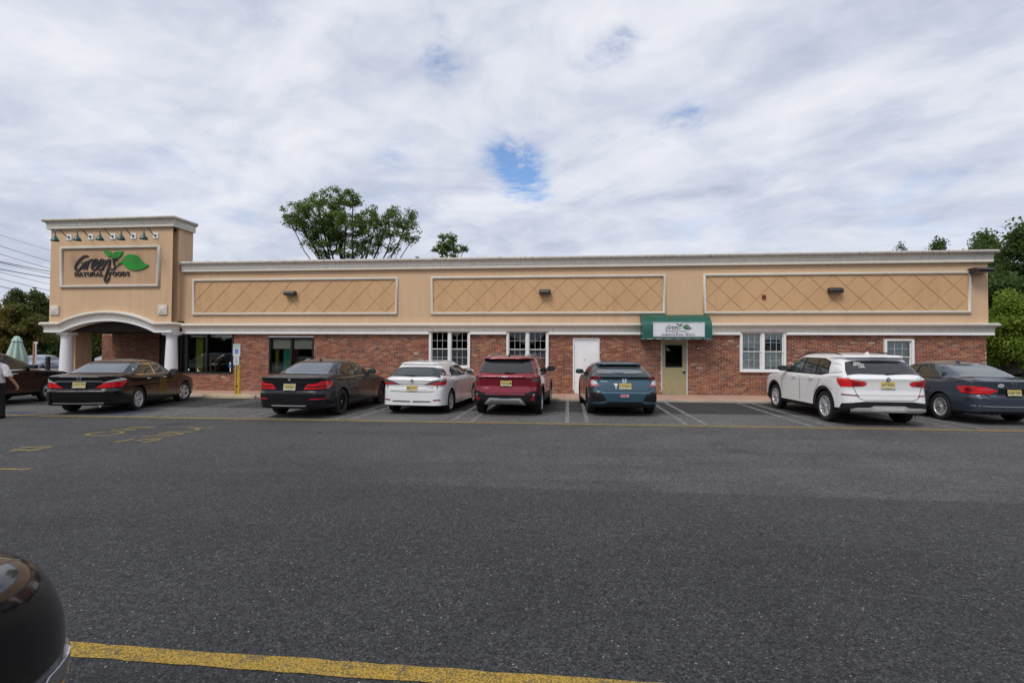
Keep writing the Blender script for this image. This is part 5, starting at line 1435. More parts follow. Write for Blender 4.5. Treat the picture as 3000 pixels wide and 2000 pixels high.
c.rear('taillight_lens', [(.42, .808), (.74, .798), (.94, .802), (1.06, .895), (.94, .885), (.78, .858), (.58, .842)], M_RED, True, .0145)
c.rear_line('tailgate_trim', [(-.36, .812), (0, .818), (.36, .812)], .022, M_SILV, off=.006)
c.rear('reflector', [(.58, .375), (.80, .385), (.80, .415), (.60, .41)], M_DRED, True, .007)
c.rear('bumper_slot', [(.03, .335), (.55, .345), (.50, .372), (.04, .368)], M_GAP, True, .006)
c.rear_line('tailgate_gap', [(-.72, .98), (-.68, .70), (-.58, .62), (0, .605), (.58, .62), (.68, .70), (.72, .98)], .009, M_GAP)
doors(c, (1.76,), .30, .97); c.side_line('door_gap', [(.98, 1.0), (1.08, .75), (1.2, .5)], .008, M_GAP); c.side_line('door_gap', [(2.9, .98), (2.92, .6), (2.8, .32)], .008, M_GAP); c.side_line('sill_crease', [(1.25, .30), (2.6, .30)], .02, M_SILV)
c.plate('P82\u2022VLT', 0.0, .70); badge_disc(c, 0.0, .895, .05, 'ell'); c.text_rear('CT 200h', .50, .715, .20, .026, M_GAP); c.wheels('twin', M_RIMS); c.mirrors(2.72, 1.03, P_PEARL); c.handles((1.28, 2.15), .865, M_BRT)
c.wiper(.02, -.28, 1.03, 1.045, 1.5)
h = c.bvh.ray_cast(Vector((-.05, 1.2 - c.ra, 3)), Vector((0, 0, -1)))[0]; mb = MB(); mb.tube([h, h + Vector((0, -.03, .03)), h + Vector((-.02, -.13, .17))], [.016, .006, .003], 8); mb.build('aerial', M_TRIMB, c.root)

# ---- crimson crossover
c = Car('crossover_car', 'crimson crossover with black lower bumper and silver skid plate, plate S56 SLM', (-1.60, -5.62), R(-3.0), suv_levels(4.37, 1.80, 1.60, .56, .25, spoil=.03), .86, 2.63, .345, 1.56, P_RED, arch=.06)
c.side('side_window', [(.72, 1.16), (1.02, 1.12), (1.80, 1.10), (1.78, 1.465), (1.2, 1.46), (.90, 1.40)], M_CGL, .0065)
c.side('side_window', [(1.86, 1.10), (2.95, 1.115), (2.70, 1.29), (2.42, 1.44), (2.2, 1.47), (1.84, 1.468)], M_CGL, .0065)
c.slope('rear_window', [(-.73, .12), (-.3, 0), (.3, 0), (.73, .12), (.70, .5), (.63, .93), (0, .95), (-.63, .93), (-.70, .5)], M_CGL, (.115, 1.115), (.40, 1.44), .010)
c.rear('spoiler_underside', [(-.60, 1.40), (.60, 1.40), (.62, 1.478), (-.62, 1.478)], M_TRIMB, False, .012, 1.44, 1.4, .06)
c.rear('taillight', [(.66, .80), (.80, .77), (.98, .80), (1.02, .98), (.90, 1.02), (.66, 1.01)], M_DRED, True, .010)
c.rear('taillight_lens', [(.70, .90), (.95, .90), (.97, .98), (.72, .98)], M_SMK, True, .0125); c.rear_line('light_bar', [(-.66, 1.0), (0, .992), (.66, 1.0)], .022, M_TRIMB, off=.006)
c.rear('taillight_bar', [(.55, 1.008), (.70, 1.012), (.70, 1.022), (.55, 1.018)], M_CLR, True, .013)
c.rear('cladding_shoulder', [(.52, .60), (.70, .66), (.92, .66), (.94, .58), (.52, .56)], M_TRIMB, True, .010)
c.rear('skid_plate', [(-.58, .30), (.58, .30), (.40, .475), (.18, .475), (.12, .462), (-.12, .462), (-.18, .475), (-.40, .475)], M_SILV, False, .014)
c.rear('skid_insert', [(-.46, .31), (.46, .31), (.36, .425), (-.36, .425)], plain('dark_silver', (.16, .16, .16), .5), False, .018)
c.rear('reflector', [(.66, .42), (.78, .40), (.80, .53), (.72, .545)], M_DRED, True, .010); c.rear('reverse_lamp', [(.71, .555), (.78, .555), (.75, .60)], M_CLR, True, .010)
c.rear_line('tailgate_gap', [(-.74, 1.10), (-.70, .80), (-.66, .62), (0, .60), (.66, .62), (.70, .80), (.74, 1.10)], .009, M_GAP)
c.side('arch_cladding', [(.86 + .47 * math.cos(t), .355 + .47 * math.sin(t)) for t in np.linspace(-.15, math.pi + .15, 20)] + [(.86 + .41 * math.cos(t), .355 + .41 * math.sin(t)) for t in np.linspace(math.pi + .15, -.15, 20)], M_TRIMB, .012, .06)
c.side('arch_cladding', [(3.49 + .47 * math.cos(t), .355 + .47 * math.sin(t)) for t in np.linspace(-.15, math.pi + .15, 20)] + [(3.49 + .41 * math.cos(t), .355 + .41 * math.sin(t)) for t in np.linspace(math.pi + .15, -.15, 20)], M_TRIMB, .012, .06)
doors(c, (1.83, 2.95), .45, 1.08); c.handles((1.35, 2.2), .98, P_RED); c.plate('S56\u2022SLM', 0.03, .855, M_TRIMB); c.text_rear('KIA', .0, 1.035, .16, .045, M_BRT, .02); c.text_rear('SELTOS', -.50, .735, .13, .022, M_BRT)
c.wheels('twin', M_RIMS); c.mirrors(2.62, 1.15, M_TRIMB); c.rails(.56, .55, 2.3, M_SILV); c.fin(.75, M_TRIMB); c.wiper(-.02, .28, 1.13, 1.12, 1.4)

# ---- steel blue hatchback
c = Car('hatchback_car', 'steel blue hatchback with C shaped lamps and pink bumper sticker, plate E15 NHV', (1.38, -5.36), R(3.0), CIVIC, .88, 2.70, .33, 1.56, P_BLUE)
c.side('side_window', [(.98, 1.06), (1.15, 1.03), (1.82, 1.025), (1.80, 1.335), (1.5, 1.325), (1.2, 1.22)], M_CGL, .0065)
c.side('side_window', [(1.88, 1.025), (2.92, 1.03), (2.72, 1.14), (2.45, 1.275), (2.2, 1.33), (1.86, 1.338)], M_CGL, .0065)
c.slope('rear_window', [(-.72, .03), (0, 0), (.72, .03), (.66, .4), (.58, .88), (0, .92), (-.58, .88), (-.66, .4)], M_CGL3, (.32, 1.085), (.90, 1.28), .009)
c.rear('spoiler_underside', [(-.58, 1.27), (-.40, 1.245), (.40, 1.245), (.58, 1.27), (.50, 1.318), (-.50, 1.318)], M_TRIMB, False, .016, 1.28, 1.9, .06)
c.rear('wing_panel', [(-.60, .975), (.60, .975), (.72, 1.035), (.70, 1.052), (-.70, 1.052), (-.72, 1.035)], M_TRIMB, False, .012)
c.rear('lower_window', [(.12, .99), (.50, .99), (.52, 1.022), (.12, 1.022)], M_CGL, True, .015)
c.rear('taillight', [(.60, 1.0), (.66, .965), (.86, .945), (.925, .90), (.90, .84), (.84, .80), (.64, .83), (.63, .79), (.92, .745), (1.02, .80), (1.06, .90), (1.02, .97), (.86, 1.01), (.63, 1.048)], M_PINK, True, .012)
c.rear('taillight_lens', [(.66, .835), (.84, .805), (.905, .845), (.92, .90), (.85, .94), (.74, .915)], M_CLR, True, .0145)
c.rear('taillight_tip', [(.60, 1.002), (.66, .97), (.86, .95), (1.0, .94), (1.01, .972), (.86, 1.008), (.63, 1.045)], M_DRED, True, .0148)
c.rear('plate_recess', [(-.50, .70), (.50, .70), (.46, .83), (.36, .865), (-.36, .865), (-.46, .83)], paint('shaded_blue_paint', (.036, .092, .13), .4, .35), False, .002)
c.rear('bumper_vent', [(.46, .42), (.70, .385), (.93, .385), (.94, .62), (.74, .645), (.58, .62)], M_TRIMB, True, .008)
c.rear('reflector', [(.86, .42), (.895, .42), (.895, .59), (.86, .58)], M_DRED, True, .012)
c.rear('lower_bumper', [(-.86, .245), (.86, .245), (.86, .30), (.55, .30), (.42, .385), (-.42, .385), (-.55, .30), (-.86, .30)], M_TRIMB, False, .010)
c.rear_line('hatch_gap', [(-.66, 1.0), (-.70, .78), (-.60, .665), (0, .655), (.60, .665), (.70, .78), (.66, 1.0)], .010, M_GAP)
doors(c, (1.85, 2.95), .32, 1.0); c.plate('E15\u2022NHV', .02, .785); badge_h(c, .0, .915, .11); c.text_rear('CIVIC', -.51, .905, .17, .026, M_BRT, .015)
def tree_dec(mb):
    stroke(mb, [(0, -.07), (0, .02)], .022, -.002, 0, 1)
    for a in range(0, 360, 24): stroke(mb, [(0, .035), (.045 * math.cos(R(a)), .035 + .035 * math.sin(R(a)))], .024, -.0022 - a * 1e-6, 0, 1)
    stroke(mb, [(-.03, .04), (-.065, .065)], .012, -.003, 0, 1)
c.on_rear(tree_dec, 'tree_sticker', M_PAPER, -.215, .79)
c.on_rear(lambda mb: mb.box(-.105, .105, -.0015, 0, -.035, .035), 'bumper_sticker', plain('pale_pink_print', (.55, .38, .42), .5, var=0), .0, .545)
c.on_rear(lambda mb: text_mb(mb, 'PUFL', 0, 0, .18, .05, 0, .04), 'sticker_lettering', plain('crimson_print', (.5, .01, .06), .5, var=0), .0, .545, lift=.009)
c.wheels('twin', M_RIMB); c.mirrors(2.70, 1.045, P_BLUE); c.fin(1.25, P_BLUE); c.wiper(.02, -.33, 1.10, 1.125, 1.9); c.handles((1.45, 2.4), .88, P_BLUE)

# ---- white crossover with black cladding
c = Car('crossover_car', 'white crossover with black cladding, silver diffuser and REAL ESTATE LIFE on its rear glass', (7.06, -6.42), R(1.2), suv_levels(4.65, 1.88, 1.66, .40, .55, spoil=.05), .94, 2.81, .365, 1.62, P_WHITE, arch=.055)
c.side('side_window', [(.86, 1.18), (1.12, 1.14), (1.40, 1.135), (1.38, 1.50), (1.15, 1.49), (.92, 1.42)], M_CGL, .0065)
c.side('side_window', [(1.45, 1.135), (2.10, 1.13), (2.06, 1.52), (1.43, 1.505)], M_CGL, .0065)
c.side('side_window', [(2.17, 1.13), (3.20, 1.15), (2.92, 1.34), (2.62, 1.48), (2.4, 1.515), (2.13, 1.52)], M_CGL2, .0065)
c.side('window_trim', [(.82, 1.16), (1.12, 1.105), (3.30, 1.12), (2.96, 1.36), (2.63, 1.505), (2.3, 1.535), (1.2, 1.52), (.88, 1.44)], M_TRIMB, .003)
c.slope('rear_window', [(-.78, .06), (0, 0), (.78, .06), (.75, .45), (.67, .92), (0, .96), (-.67, .92), (-.75, .45)], M_CGL, (.13, 1.16), (.50, 1.485), .012)
c.rear('brake_lamp', [(-.19, 1.525), (.19, 1.525), (.18, 1.553), (-.18, 1.553)], M_DRED, False, .006, 1.54, 1.5, .04)
c.rear('taillight', [(.44, .955), (.50, .905), (.74, .885), (1.0, .88), (1.10, .98), (1.12, 1.07), (.82, 1.075), (.56, 1.03)], M_RED, True, .012)
c.rear('taillight_lens', [(.44, 1.0), (.58, 1.045), (.80, 1.07), (.80, 1.052), (.6, 1.015)], M_CLR, True, .0145); c.rear('taillight_shade', [(.54, .91), (.74, .895), (.75, 1.0), (.60, .985)], M_DRED, True, .0140)
c.rear('reflector', [(.60, .675), (.98, .69), (1.0, .72), (.62, .705)], M_DRED, True, .007)
c.rear('lower_bumper', [(-1.06, .40), (1.06, .40), (1.0, .50), (.5, .56), (-.5, .56), (-1.0, .50)], M_TRIMB, False, .006)
c.rear('diffuser', [(-.82, .30), (.82, .30), (.80, .40), (.66, .42), (.40, .425), (.32, .465), (-.32, .465), (-.40, .425), (-.66, .42), (-.80, .385)], M_SILV, False, .016)
c.rear('diffuser_panel', [(-.40, .315), (.40, .315), (.28, .425), (-.28, .425)], plain('pale_silver', (.55, .54, .52), .45, .2), False, .022)
c.rear_line('tailgate_gap', [(-.78, 1.14), (-.72, .88), (-.62, .64), (-.5, .585), (.5, .585), (.62, .64), (.72, .88), (.78, 1.14)], .008, M_GAP); c.rear_line('tailgate_crease', [(-.60, .70), (.60, .70)], .014, plain('soft_grey_crease', (.5, .5, .5), .5))
for yy in (.94, 3.75):
    c.side('arch_cladding', [(yy + .485 * math.cos(t), .375 + .485 * math.sin(t)) for t in np.linspace(-.12, math.pi + .12, 20)] + [(yy + .425 * math.cos(t), .375 + .425 * math.sin(t)) for t in np.linspace(math.pi + .12, -.12, 20)], M_TRIMB, .012, .06)
doors(c, (2.14, 3.22), .42, 1.10); c.side_line('door_gap', [(1.05, 1.12), (1.18, .9), (1.40, .66)], .008, M_GAP); c.side_line('body_crease', [(1.0, .98), (2.2, .95), (3.4, .92)], .012, plain('soft_white_crease', (.6, .6, .6), .4)); c.side_line('fuel_flap', [(.55, .80), (.75, .84), (.98, .90)], .006, M_GAP)
c.plate('J57\u2022KRX', .0, .925); badge_disc(c, .0, 1.055, .045, 'quarters'); c.text_rear('X3', .66, 1.09, .13, .036, M_GAP, .015)
gb, gt = Vector((0, .13 - c.ra, 1.16)), Vector((0, .50 - c.ra, 1.485)); gd = gt - gb; gn = Vector((0, -gd.z, gd.y)).normalized(); gn = gn if gn.z > 0 else -gn
for k, (tx, u_, w_) in enumerate((('REAL', .76, .16), ('ESTATE', .615, .225), ('LIFE.', .47, .14))):
    hx = -.45 + (.0 if k == 0 else 0 if k == 1 else .045)
    vs, fs, sz = text_polys(tx, .03); V = []
    for p in vs:
        q = gb + gd * (u_ + p[1] * .048 / sz[1] / gd.length) + Vector((hx + p[0] * w_ / sz[0], 0, 0)); r = c.bvh.ray_cast(q + gn * .45, -gn); V.append(r[0] + gn * .020)
    mesh_obj('window_lettering', V, fs, M_PAPER, c.root)
c.wheels('fan', M_RIMS); c.mirrors(3.0, 1.19, M_TRIMB); c.handles((1.55, 2.5), 1.02, P_WHITE); c.rails(.60, .75, 2.9, M_TRIMB, .04); c.fin(.85, P_WHITE); c.wiper(.0, .30, 1.17, 1.18, 1.5); c.pipe(-.52, .335, .02, .042, M_RIMB); c.pipe(-.41, .335, .02, .042, M_RIMB)

# ---- grey blue saloon at the right edge
c = Car('saloon_car', 'grey blue saloon at the end of the row, mesh wheels, plate G58 VSD', (9.97, -5.85), R(1.5), sedan_levels(4.63, 1.78, 1.45, .04), 1.06, 2.65, .325, 1.55, P_NAVY)
c.side('side_window', [(1.10, 1.09), (1.16, 1.035), (2.02, 1.02), (2.0, 1.352), (1.57, 1.333), (1.30, 1.255)], M_CGL2, .0065)
c.side('side_window', [(2.09, 1.02), (3.05, 1.03), (2.9, 1.145), (2.6, 1.29), (2.38, 1.338), (2.07, 1.352)], M_CGL2, .0065)
c.side('window_trim', [(1.05, 1.10), (1.12, 1.01), (3.15, 1.012), (2.92, 1.165), (2.61, 1.312), (2.38, 1.36), (2.0, 1.374), (1.55, 1.353), (1.26, 1.27)], M_TRIMB, .003)
c.slope('rear_window', [(x * .96, t) for x, t in [(-.66, .02), (-.33, -.02), (0, -.03), (.33, -.02), (.66, .02), (.61, .45), (.545, .88), (.50, .96), (0, 1.0), (-.50, .96), (-.545, .88), (-.61, .45)]], M_CGL3, (.66, 1.08), (1.40, 1.354))
c.rear('taillight', [(.34, .785), (.50, .715), (.80, .712), (1.08, .725), (1.20, .875), (.88, .888), (.58, .87)], M_RED, True, .012)
c.rear('taillight_lens', [(.40, .80), (.56, .79), (.74, .80), (.74, .815), (.5, .83)], M_PINK, True, .0145); c.rear('lamp_shade', [(.80, .75), (.98, .76), (1.0, .84), (.82, .85)], M_DRED, True, .0142)
c.rear('plate_recess', [(-.36, .665), (.36, .665), (.32, .83), (-.32, .83)], P_GRAPH, False, .002); c.rear_line('boot_gap', [(-.66, .86), (-.58, .68), (-.48, .635), (.48, .635), (.58, .68), (.66, .86)], .012, M_GAP)
c.rear_line('bumper_crease', [(-.9, .44), (0, .43), (.9, .44)], .014, M_SILV, off=.003); c.rear('lower_bumper', [(-.7, .245), (.7, .245), (.75, .32), (-.75, .32)], M_TRIMB, False, .006)
doors(c, (2.05, 3.1), .3, .99); c.side_line('door_gap', [(1.30, 1.0), (1.38, .8), (1.55, .55)], .009, M_GAP)
c.plate('G58\u2022VSD', .0, .745, M_TRIMB); badge_disc(c, .0, .93, .055, 'vw'); c.text_rear('JETTA', -.50, .70, .14, .024, M_BRT)
c.on_rear(lambda mb: mb.prism([(p[0] * 1.0, p[1] * .6) for p in roundel(.065)], 'y', -.0015, 0), 'oval_sticker', M_PAPER, -.28, .905); c.on_rear(lambda mb: text_mb(mb, 'BMFS', 0, 0, .085, .03, 0, .02), 'sticker_lettering', M_BLACKP, -.28, .905, lift=.009)
c.wheels('mesh', M_RIMS); c.mirrors(2.95, 1.03, P_NAVY); c.handles((1.60, 2.5), .88, P_NAVY); c.pipe(-.44, .265, .04, .032, M_RIMB); c.pipe(-.34, .265, .04, .032, M_RIMB); c.fin(1.7, P_NAVY)

# ---- dark brown crossover at the left edge, seen from its right side
c = Car('crossover_car', 'dark brown crossover at the left edge behind the woman in the white blouse', (-18.35, -6.75), R(4.0), suv_levels(4.70, 1.88, 1.64, .40, .6), .98, 2.78, .355, 1.62, P_BROWN, arch=.055)
c.side('side_window', [(.95, 1.17), (1.2, 1.125), (2.05, 1.12), (2.02, 1.50), (1.3, 1.48)], M_CGL2, .0065); c.side('side_window', [(2.12, 1.12), (3.45, 1.13), (3.05, 1.30), (2.65, 1.455), (2.35, 1.50), (2.09, 1.505)], M_CGL2, .0065)
c.side_line('window_trim', [(1.0, 1.105), (2.4, 1.10), (3.45, 1.112)], .022, M_BRT); doors(c, (2.08, 3.35), .42, 1.08); c.handles((1.5, 2.55), .98, M_BRT); c.mirrors(3.05, 1.17, P_BROWN); c.wheels('twin', M_RIMS); c.rails(.6, .7, 2.7, M_BRT, .045)
c.rear('rear_window', [(-.74, 1.165), (0, 1.145), (.74, 1.165), (.66, 1.46), (-.66, 1.46)], M_CGL, False, .006, 1.3, 1.5, .06); c.rear('taillight', [(.5, .95), (1.05, .95), (1.08, 1.06), (.6, 1.04)], M_RED, True, .012); c.plate('K41\u2022BRN', 0, .9) if False else None

# ---- black car beside the camera, only its front corner shows
c = Car('crossover_car', 'black car cut off by the lower left corner of the picture', (-2.41, -21.62), R(0), [[*l[:6], min(l[6], 4.6), l[7]] for l in suv_levels(4.70, 1.88, 1.70, .40, .4)], .95, 2.75, .36, 1.62, P_BLACK, group='cars parked in the near row')
c.side('side_window', [(.95, 1.19), (1.2, 1.145), (2.05, 1.14), (2.02, 1.52), (1.3, 1.50)], M_CGL, .0065); c.side('side_window', [(2.12, 1.14), (3.35, 1.15), (3.0, 1.32), (2.65, 1.475), (2.35, 1.52), (2.09, 1.525)], M_CGL, .0065)
c.rear('headlight', [(.52, .60), (.80, .59), (1.02, .61), (1.20, .68), (1.0, .675), (.70, .655), (.54, .64)], M_SMK, True, .010, front=True)
c.rear('headlight_reflector', [(.62, .61), (.80, .605), (.98, .63), (.92, .66), (.66, .645)], M_BRT, True, .013, front=True)
c.rear('headlight_marker', [(1.00, .62), (1.06, .63), (1.10, .66), (1.03, .65)], M_DRED, True, .013, front=True)
c.rear('grille', [(-.46, .45), (.46, .45), (.50, .84), (-.50, .84)], M_TRIMB, False, .006, front=True); c.rear('grille_trim', [(-.50, .84), (.50, .84), (.50, .865), (-.50, .865)], M_BRT, False, .010, front=True)
f_ = lambda x, y: (lambda h: (h[0], Vector((0, 0, 1))) if h[0] else None)(c.bvh.ray_cast(Vector((x, y - c.ra, 3)), Vector((0, 0, -1))))
M_HILITE = plain('sky_highlight', (.05, .06, .09), .15, .6, var=0)  # bluish strip colour painted as the sky's highlight along the bonnet edge
for sx in (1, -1):
    c.patch('bonnet_gap', f_, c._ribbon([(sx * .80, 3.45), (sx * .82, 3.8), (sx * .74, 4.15), (sx * .6, 4.22)], .010), M_GAP, .002, .06)
    c.patch('bonnet_highlight', f_, c._ribbon([(sx * .62, 3.4), (sx * .66, 3.75), (sx * .60, 4.0), (sx * .48, 4.12), (sx * .2, 4.18)], .018), M_HILITE, .006, .06)
    c.patch('bonnet_crease', f_, c._ribbon([(sx * .55, 3.5), (sx * .56, 3.8), (sx * .50, 4.1)], .03), P_GRAPH, .003, .06)  # paler graphite ribbon painted as a highlight along the crease
c.wheels('pairs', M_RIMS); c.mirrors(3.0, 1.20, P_BLACK)
# ================================================================== signs, lamps and fittings on the store
# outlines of the script logo, in a grid of 8.4 per pixel of the photograph (x right, y down)
G_STROKES = [([(480, 432), (468, 418), (420, 418), (360, 440), (280, 510), (210, 600), (175, 680), (175, 740), (205, 780), (250, 765), (310, 700), (370, 620), (405, 580)], [26, 34, 40, 44, 48, 50, 46, 40, 34, 32, 32, 30, 24]),
             ([(312, 597), (370, 590), (440, 565), (500, 530)], [18, 30, 34, 20]), ([(432, 580), (400, 650), (360, 745)], [30, 36, 34]),
             ([(498, 545), (470, 630), (437, 750)], [30, 36, 34]), ([(462, 640), (515, 545), (575, 508), (607, 522), (600, 560)], [20, 28, 36, 36, 26]),
             ([(585, 690), (640, 640), (690, 580), (708, 525), (682, 503), (640, 530), (600, 600), (575, 680), (585, 740), (620, 763), (670, 740), (722, 680)], [22, 28, 32, 32, 32, 34, 36, 36, 34, 32, 28, 22]),
             ([(732, 690), (788, 640), (838, 580), (855, 525), (830, 503), (788, 530), (748, 600), (722, 680), (733, 740), (767, 763), (812, 740), (855, 690)], [22, 28, 32, 32, 32, 34, 36, 36, 34, 32, 28, 22]),
             ([(908, 512), (890, 580), (862, 680), (836, 762)], [36, 36, 36, 32]), ([(852, 720), (918, 600), (978, 525), (1012, 507), (1022, 545), (1000, 640), (965, 770), (915, 920), (893, 1000), (905, 1043), (935, 1053), (975, 1010), (1012, 935)], [18, 26, 34, 38, 40, 42, 44, 44, 40, 34, 30, 26, 20]),
             ([(1172, 545), (1188, 492), (1135, 497), (1110, 550), (1130, 620), (1150, 690), (1120, 738), (1070, 750), (1028, 730), (1015, 675)], [20, 26, 30, 34, 36, 36, 34, 30, 28, 22])]
LEAF_A = [(868, 288), (930, 283), (1000, 290), (1045, 318), (1070, 375), (1062, 422), (1010, 428), (955, 408), (910, 370), (885, 330)]
LEAF_B = [(1080, 478), (1078, 435), (1105, 360), (1150, 318), (1210, 305), (1280, 308), (1342, 303), (1322, 365), (1275, 430), (1215, 470), (1160, 485), (1115, 483)]
LEAF_C = [(1315, 560), (1350, 475), (1420, 405), (1500, 380), (1570, 378), (1660, 395), (1740, 450), (1800, 530), (1870, 600), (1972, 640), (1900, 700), (1800, 745), (1680, 768), (1560, 760), (1450, 712), (1370, 640), (1320, 597)]
VEINS = [([(935, 325), (1000, 335), (1040, 365)], 10), ([(1095, 470), (1140, 410), (1200, 368), (1260, 352)], 9), ([(1300, 565), (1400, 508), (1500, 492), (1600, 525), (1700, 590), (1812, 668)], 16)]
def logo(parent, tx, y0, y1, mats, small=None):
    """tx maps logo grid to (x, z); mats: ink, leaf, vein"""
    sc = abs(tx((100, 0))[0] - tx((0, 0))[0]) / 100
    t = MB()
    for pts, w in G_STROKES: stroke(t, [tx(p) for p in pts], [q * sc for q in w], y0, y1 + 0.0002 * (len(pts) % 5), 5)
    t.build('script_lettering', mats[0], parent)
    for name, lf in (('small_leaf', LEAF_A), ('small_leaf', LEAF_B), ('large_leaf', LEAF_C)):
        t = MB(); t.prism([tuple(q) for q in smooth_closed([tx(p) for p in lf], 3)], 'y', y0, y1); t.build(name, mats[1], parent)
    t = MB(); stroke(t, [tx(p) for p in [(1062, 415), (1078, 470), (1074, 512)]], 12 * sc, y0, y1, 3); t.build('leaf_stem', mats[1], parent)
    t = MB(); stroke(t, [tx(p) for p in [(1185, 677), (1250, 605), (1325, 565)]], [12 * sc, 30 * sc, 40 * sc], y0, y1 + .001, 3); t.build('leaf_stem', mats[1], parent)
    for p, w in VEINS:
        t = MB(); stroke(t, [tx(q) for q in p], w * sc, y1 - .0016 if y1 < y0 else y1, y1 - .0008 - .001, 4); t.build('leaf_vein', mats[2], parent)
M_INK = plain('charcoal_lettering', (0.020, 0.021, 0.026), 0.5, var=.1); M_LEAF = plain('bright_green_acrylic', (0.010, 0.27, 0.015), 0.35, var=.05); M_VEIN = plain('brown_vein', (0.16, 0.10, 0.06), .7, var=0)
sg = thing('store_sign', 'dark script Greens NATURAL FOODS sign with green leaves on the tower', 'sign', (-18.85, -0.515, 5.1))
def tx_main(p):
    x, z = wall_pt(200 + p[0] / 8.4, 700 + p[1] / 8.4, -0.55); return x + 18.85, z - 5.1
logo(sg, tx_main, -0.012, -0.05, (M_INK, M_LEAF, M_VEIN))
def rect_main(x0, y0, x1, y1):
    a, b = tx_main((x0, y1)), tx_main((x1, y0)); return a[0], b[0], a[1], b[1]
for tx_, r_ in (('NATURAL', (145, 812, 858, 916)), ('FOODS', (985, 802, 1510, 908))):
    x0, x1, z0, z1 = rect_main(*r_); t = MB(); serif_text(t, tx_, x0, x1, z0, z1, -0.012, -0.042); t.build('serif_lettering', M_INK, sg)

aw = thing('awning', 'green barrel awning with a white sign over the olive door', 'awning', (3.85, 0, 2.19))
M_AWN = plain('green_awning_fabric', (0.002, 0.088, 0.060), 0.45, var=.18, scale=3, bump=.2, bscale=25, coat=.15)
prof = [(-.045, .93), (-.15, .92), (-.33, .875), (-.50, .79), (-.63, .69), (-.71, .60), (-.745, .50), (-.76, .30), (-.775, 0.0)]
hw = 1.21; nx_ = 24; v = []; f = []
for i in range(nx_ + 1):
    x = -hw + 2 * hw * i / nx_
    for k, (y, z) in enumerate(prof): v.append((x, y - .006 * math.sin(i * 1.9) * (k / 8), z + .004 * math.sin(i * 1.3 + k)))
m_ = len(prof)
for i in range(nx_):
    for k in range(m_ - 1): f.append((i * m_ + k, i * m_ + k + 1, (i + 1) * m_ + k + 1, (i + 1) * m_ + k))
mesh_obj('canopy', v, f, M_AWN, aw, True)
for sx in (-1, 1):
    mesh_obj('end_panel', [(sx * hw, y, z) for y, z in prof] + [(sx * hw, -.045, 0)], [tuple(range(m_ + 1))], M_AWN, aw)
t = MB(); t.tube([(-hw, -.05, .01), (-hw, -.765, .01), (hw, -.765, .01), (hw, -.05, .01)], .014); t.build('awning_frame', M_SILV, aw)
sp_ = MB(); sp_.box(-.845, .95, -.79, -.781, .085, .605, .002); spn = sp_.build('sign_panel', plain('soiled_white_vinyl', (.70, .70, .74), .5, var=.07, scale=4), aw)
t = MB(); e = .022
for (a, b, p, q) in ((-.845 + e, .95 - e, .085 + e, .085 + e + .006), (-.845 + e, .95 - e, .605 - e - .006, .605 - e), (-.845 + e, -.845 + e + .006, .085 + e, .605 - e), (.95 - e - .006, .95 - e, .085 + e, .605 - e)): t.box(a, b, -.7918, -.7905, p, q)
t.build('border_line', M_INK, spn)
# sign grid 11.76 per pixel from (1900, 920): panel spans 165..1950 across, 270..785 down
def tx_aw(p):
    gx = 600 + (p[0] - 150) * 0.504; gy = 312 + (p[1] - 285) * 0.4645
    return -.845 + (gx - 165) / 1785 * 1.795, .605 - (gy - 270) / 515 * .52
logo(spn, tx_aw, -.7903, -.7925, (M_INK, plain('print_green', (.03, .14, .035), .5, var=0), M_PAPER))
def aw_rect(gx0, gy0, gx1, gy1): return -.845 + (gx0 - 165) / 1785 * 1.795, -.845 + (gx1 - 165) / 1785 * 1.795, .605 - (gy1 - 270) / 515 * .52, .605 - (gy0 - 270) / 515 * .52
for tx_, r_ in (('NATURAL', (600, 568, 962, 620)), ('FOODS', (1065, 566, 1305, 618)), ('ADMINISTRATION', (440, 682, 1222, 745)), ('OFFICE', (1280, 682, 1610, 745))):
    t = MB(); serif_text(t, tx_, *aw_rect(*r_), -.7905, -.7922); t.build('serif_lettering', M_INK, spn)
M_GRIME = plain('grey_grime', (.42, .42, .45), .8, var=.3, scale=20)
for pts in ([(.12, .595), (.62, .598), (.45, .58), (.33, .55), (.26, .57)], [(.70, .597), (.88, .597), (.80, .572)], [(.28, .12), (.36, .20), (.40, .27), (.34, .235), (.27, .25), (.30, .19)]):
    t = MB(); t.prism(pts, 'y', -.7912, -.7904); t.build('grime_stain', M_GRIME, spn)

# gooseneck lamps over the sign
M_LGRN = plain('dark_green_enamel', (0.004, 0.075, 0.072), .35, var=.1)
ords = ['leftmost', 'second from left', 'middle one', 'second from right', 'rightmost']
for i, X in enumerate((-20.76, -19.76, -18.75, -17.815, -16.82)):
    g = thing('gooseneck_lamp', 'green gooseneck lamp over the tower sign, ' + ords[i], 'wall lamp', (X, -.5, 6.375), 0, 'gooseneck lamps over the tower sign')
    MB().box(-.12, .12, -.03, -.001, -.12, .12, .006).build('wall_plate', M_WHITE, g)
    t = MB(); t.lathe([(.001, -.055), (.045, -.05), (.05, -.0305)], (0, 0, 0), 'y', 18); t.build('boss', M_LGRN, g)
    ctrl = [(0, -.04, 0), (0, -.12, .01), (0, -.22, .06), (0, -.31, .15), (0, -.40, .21), (0, -.49, .225), (0, -.57, .18), (0, -.60, .09), (0, -.60, -.04)]
    t = MB(); t.tube(ctrl, .018, 10); t.build('arm', M_LGRN, g)
    t = MB(); t.lathe([(.024, -.03), (.042, -.04), (.045, -.12), (.07, -.135), (.095, -.17), (.15, -.265), (.153, -.28), (.148, -.275), (.09, -.17), (.035, -.13)], (0, -.60, 0), 'z', 28); t.build('shade', M_LGRN, g)

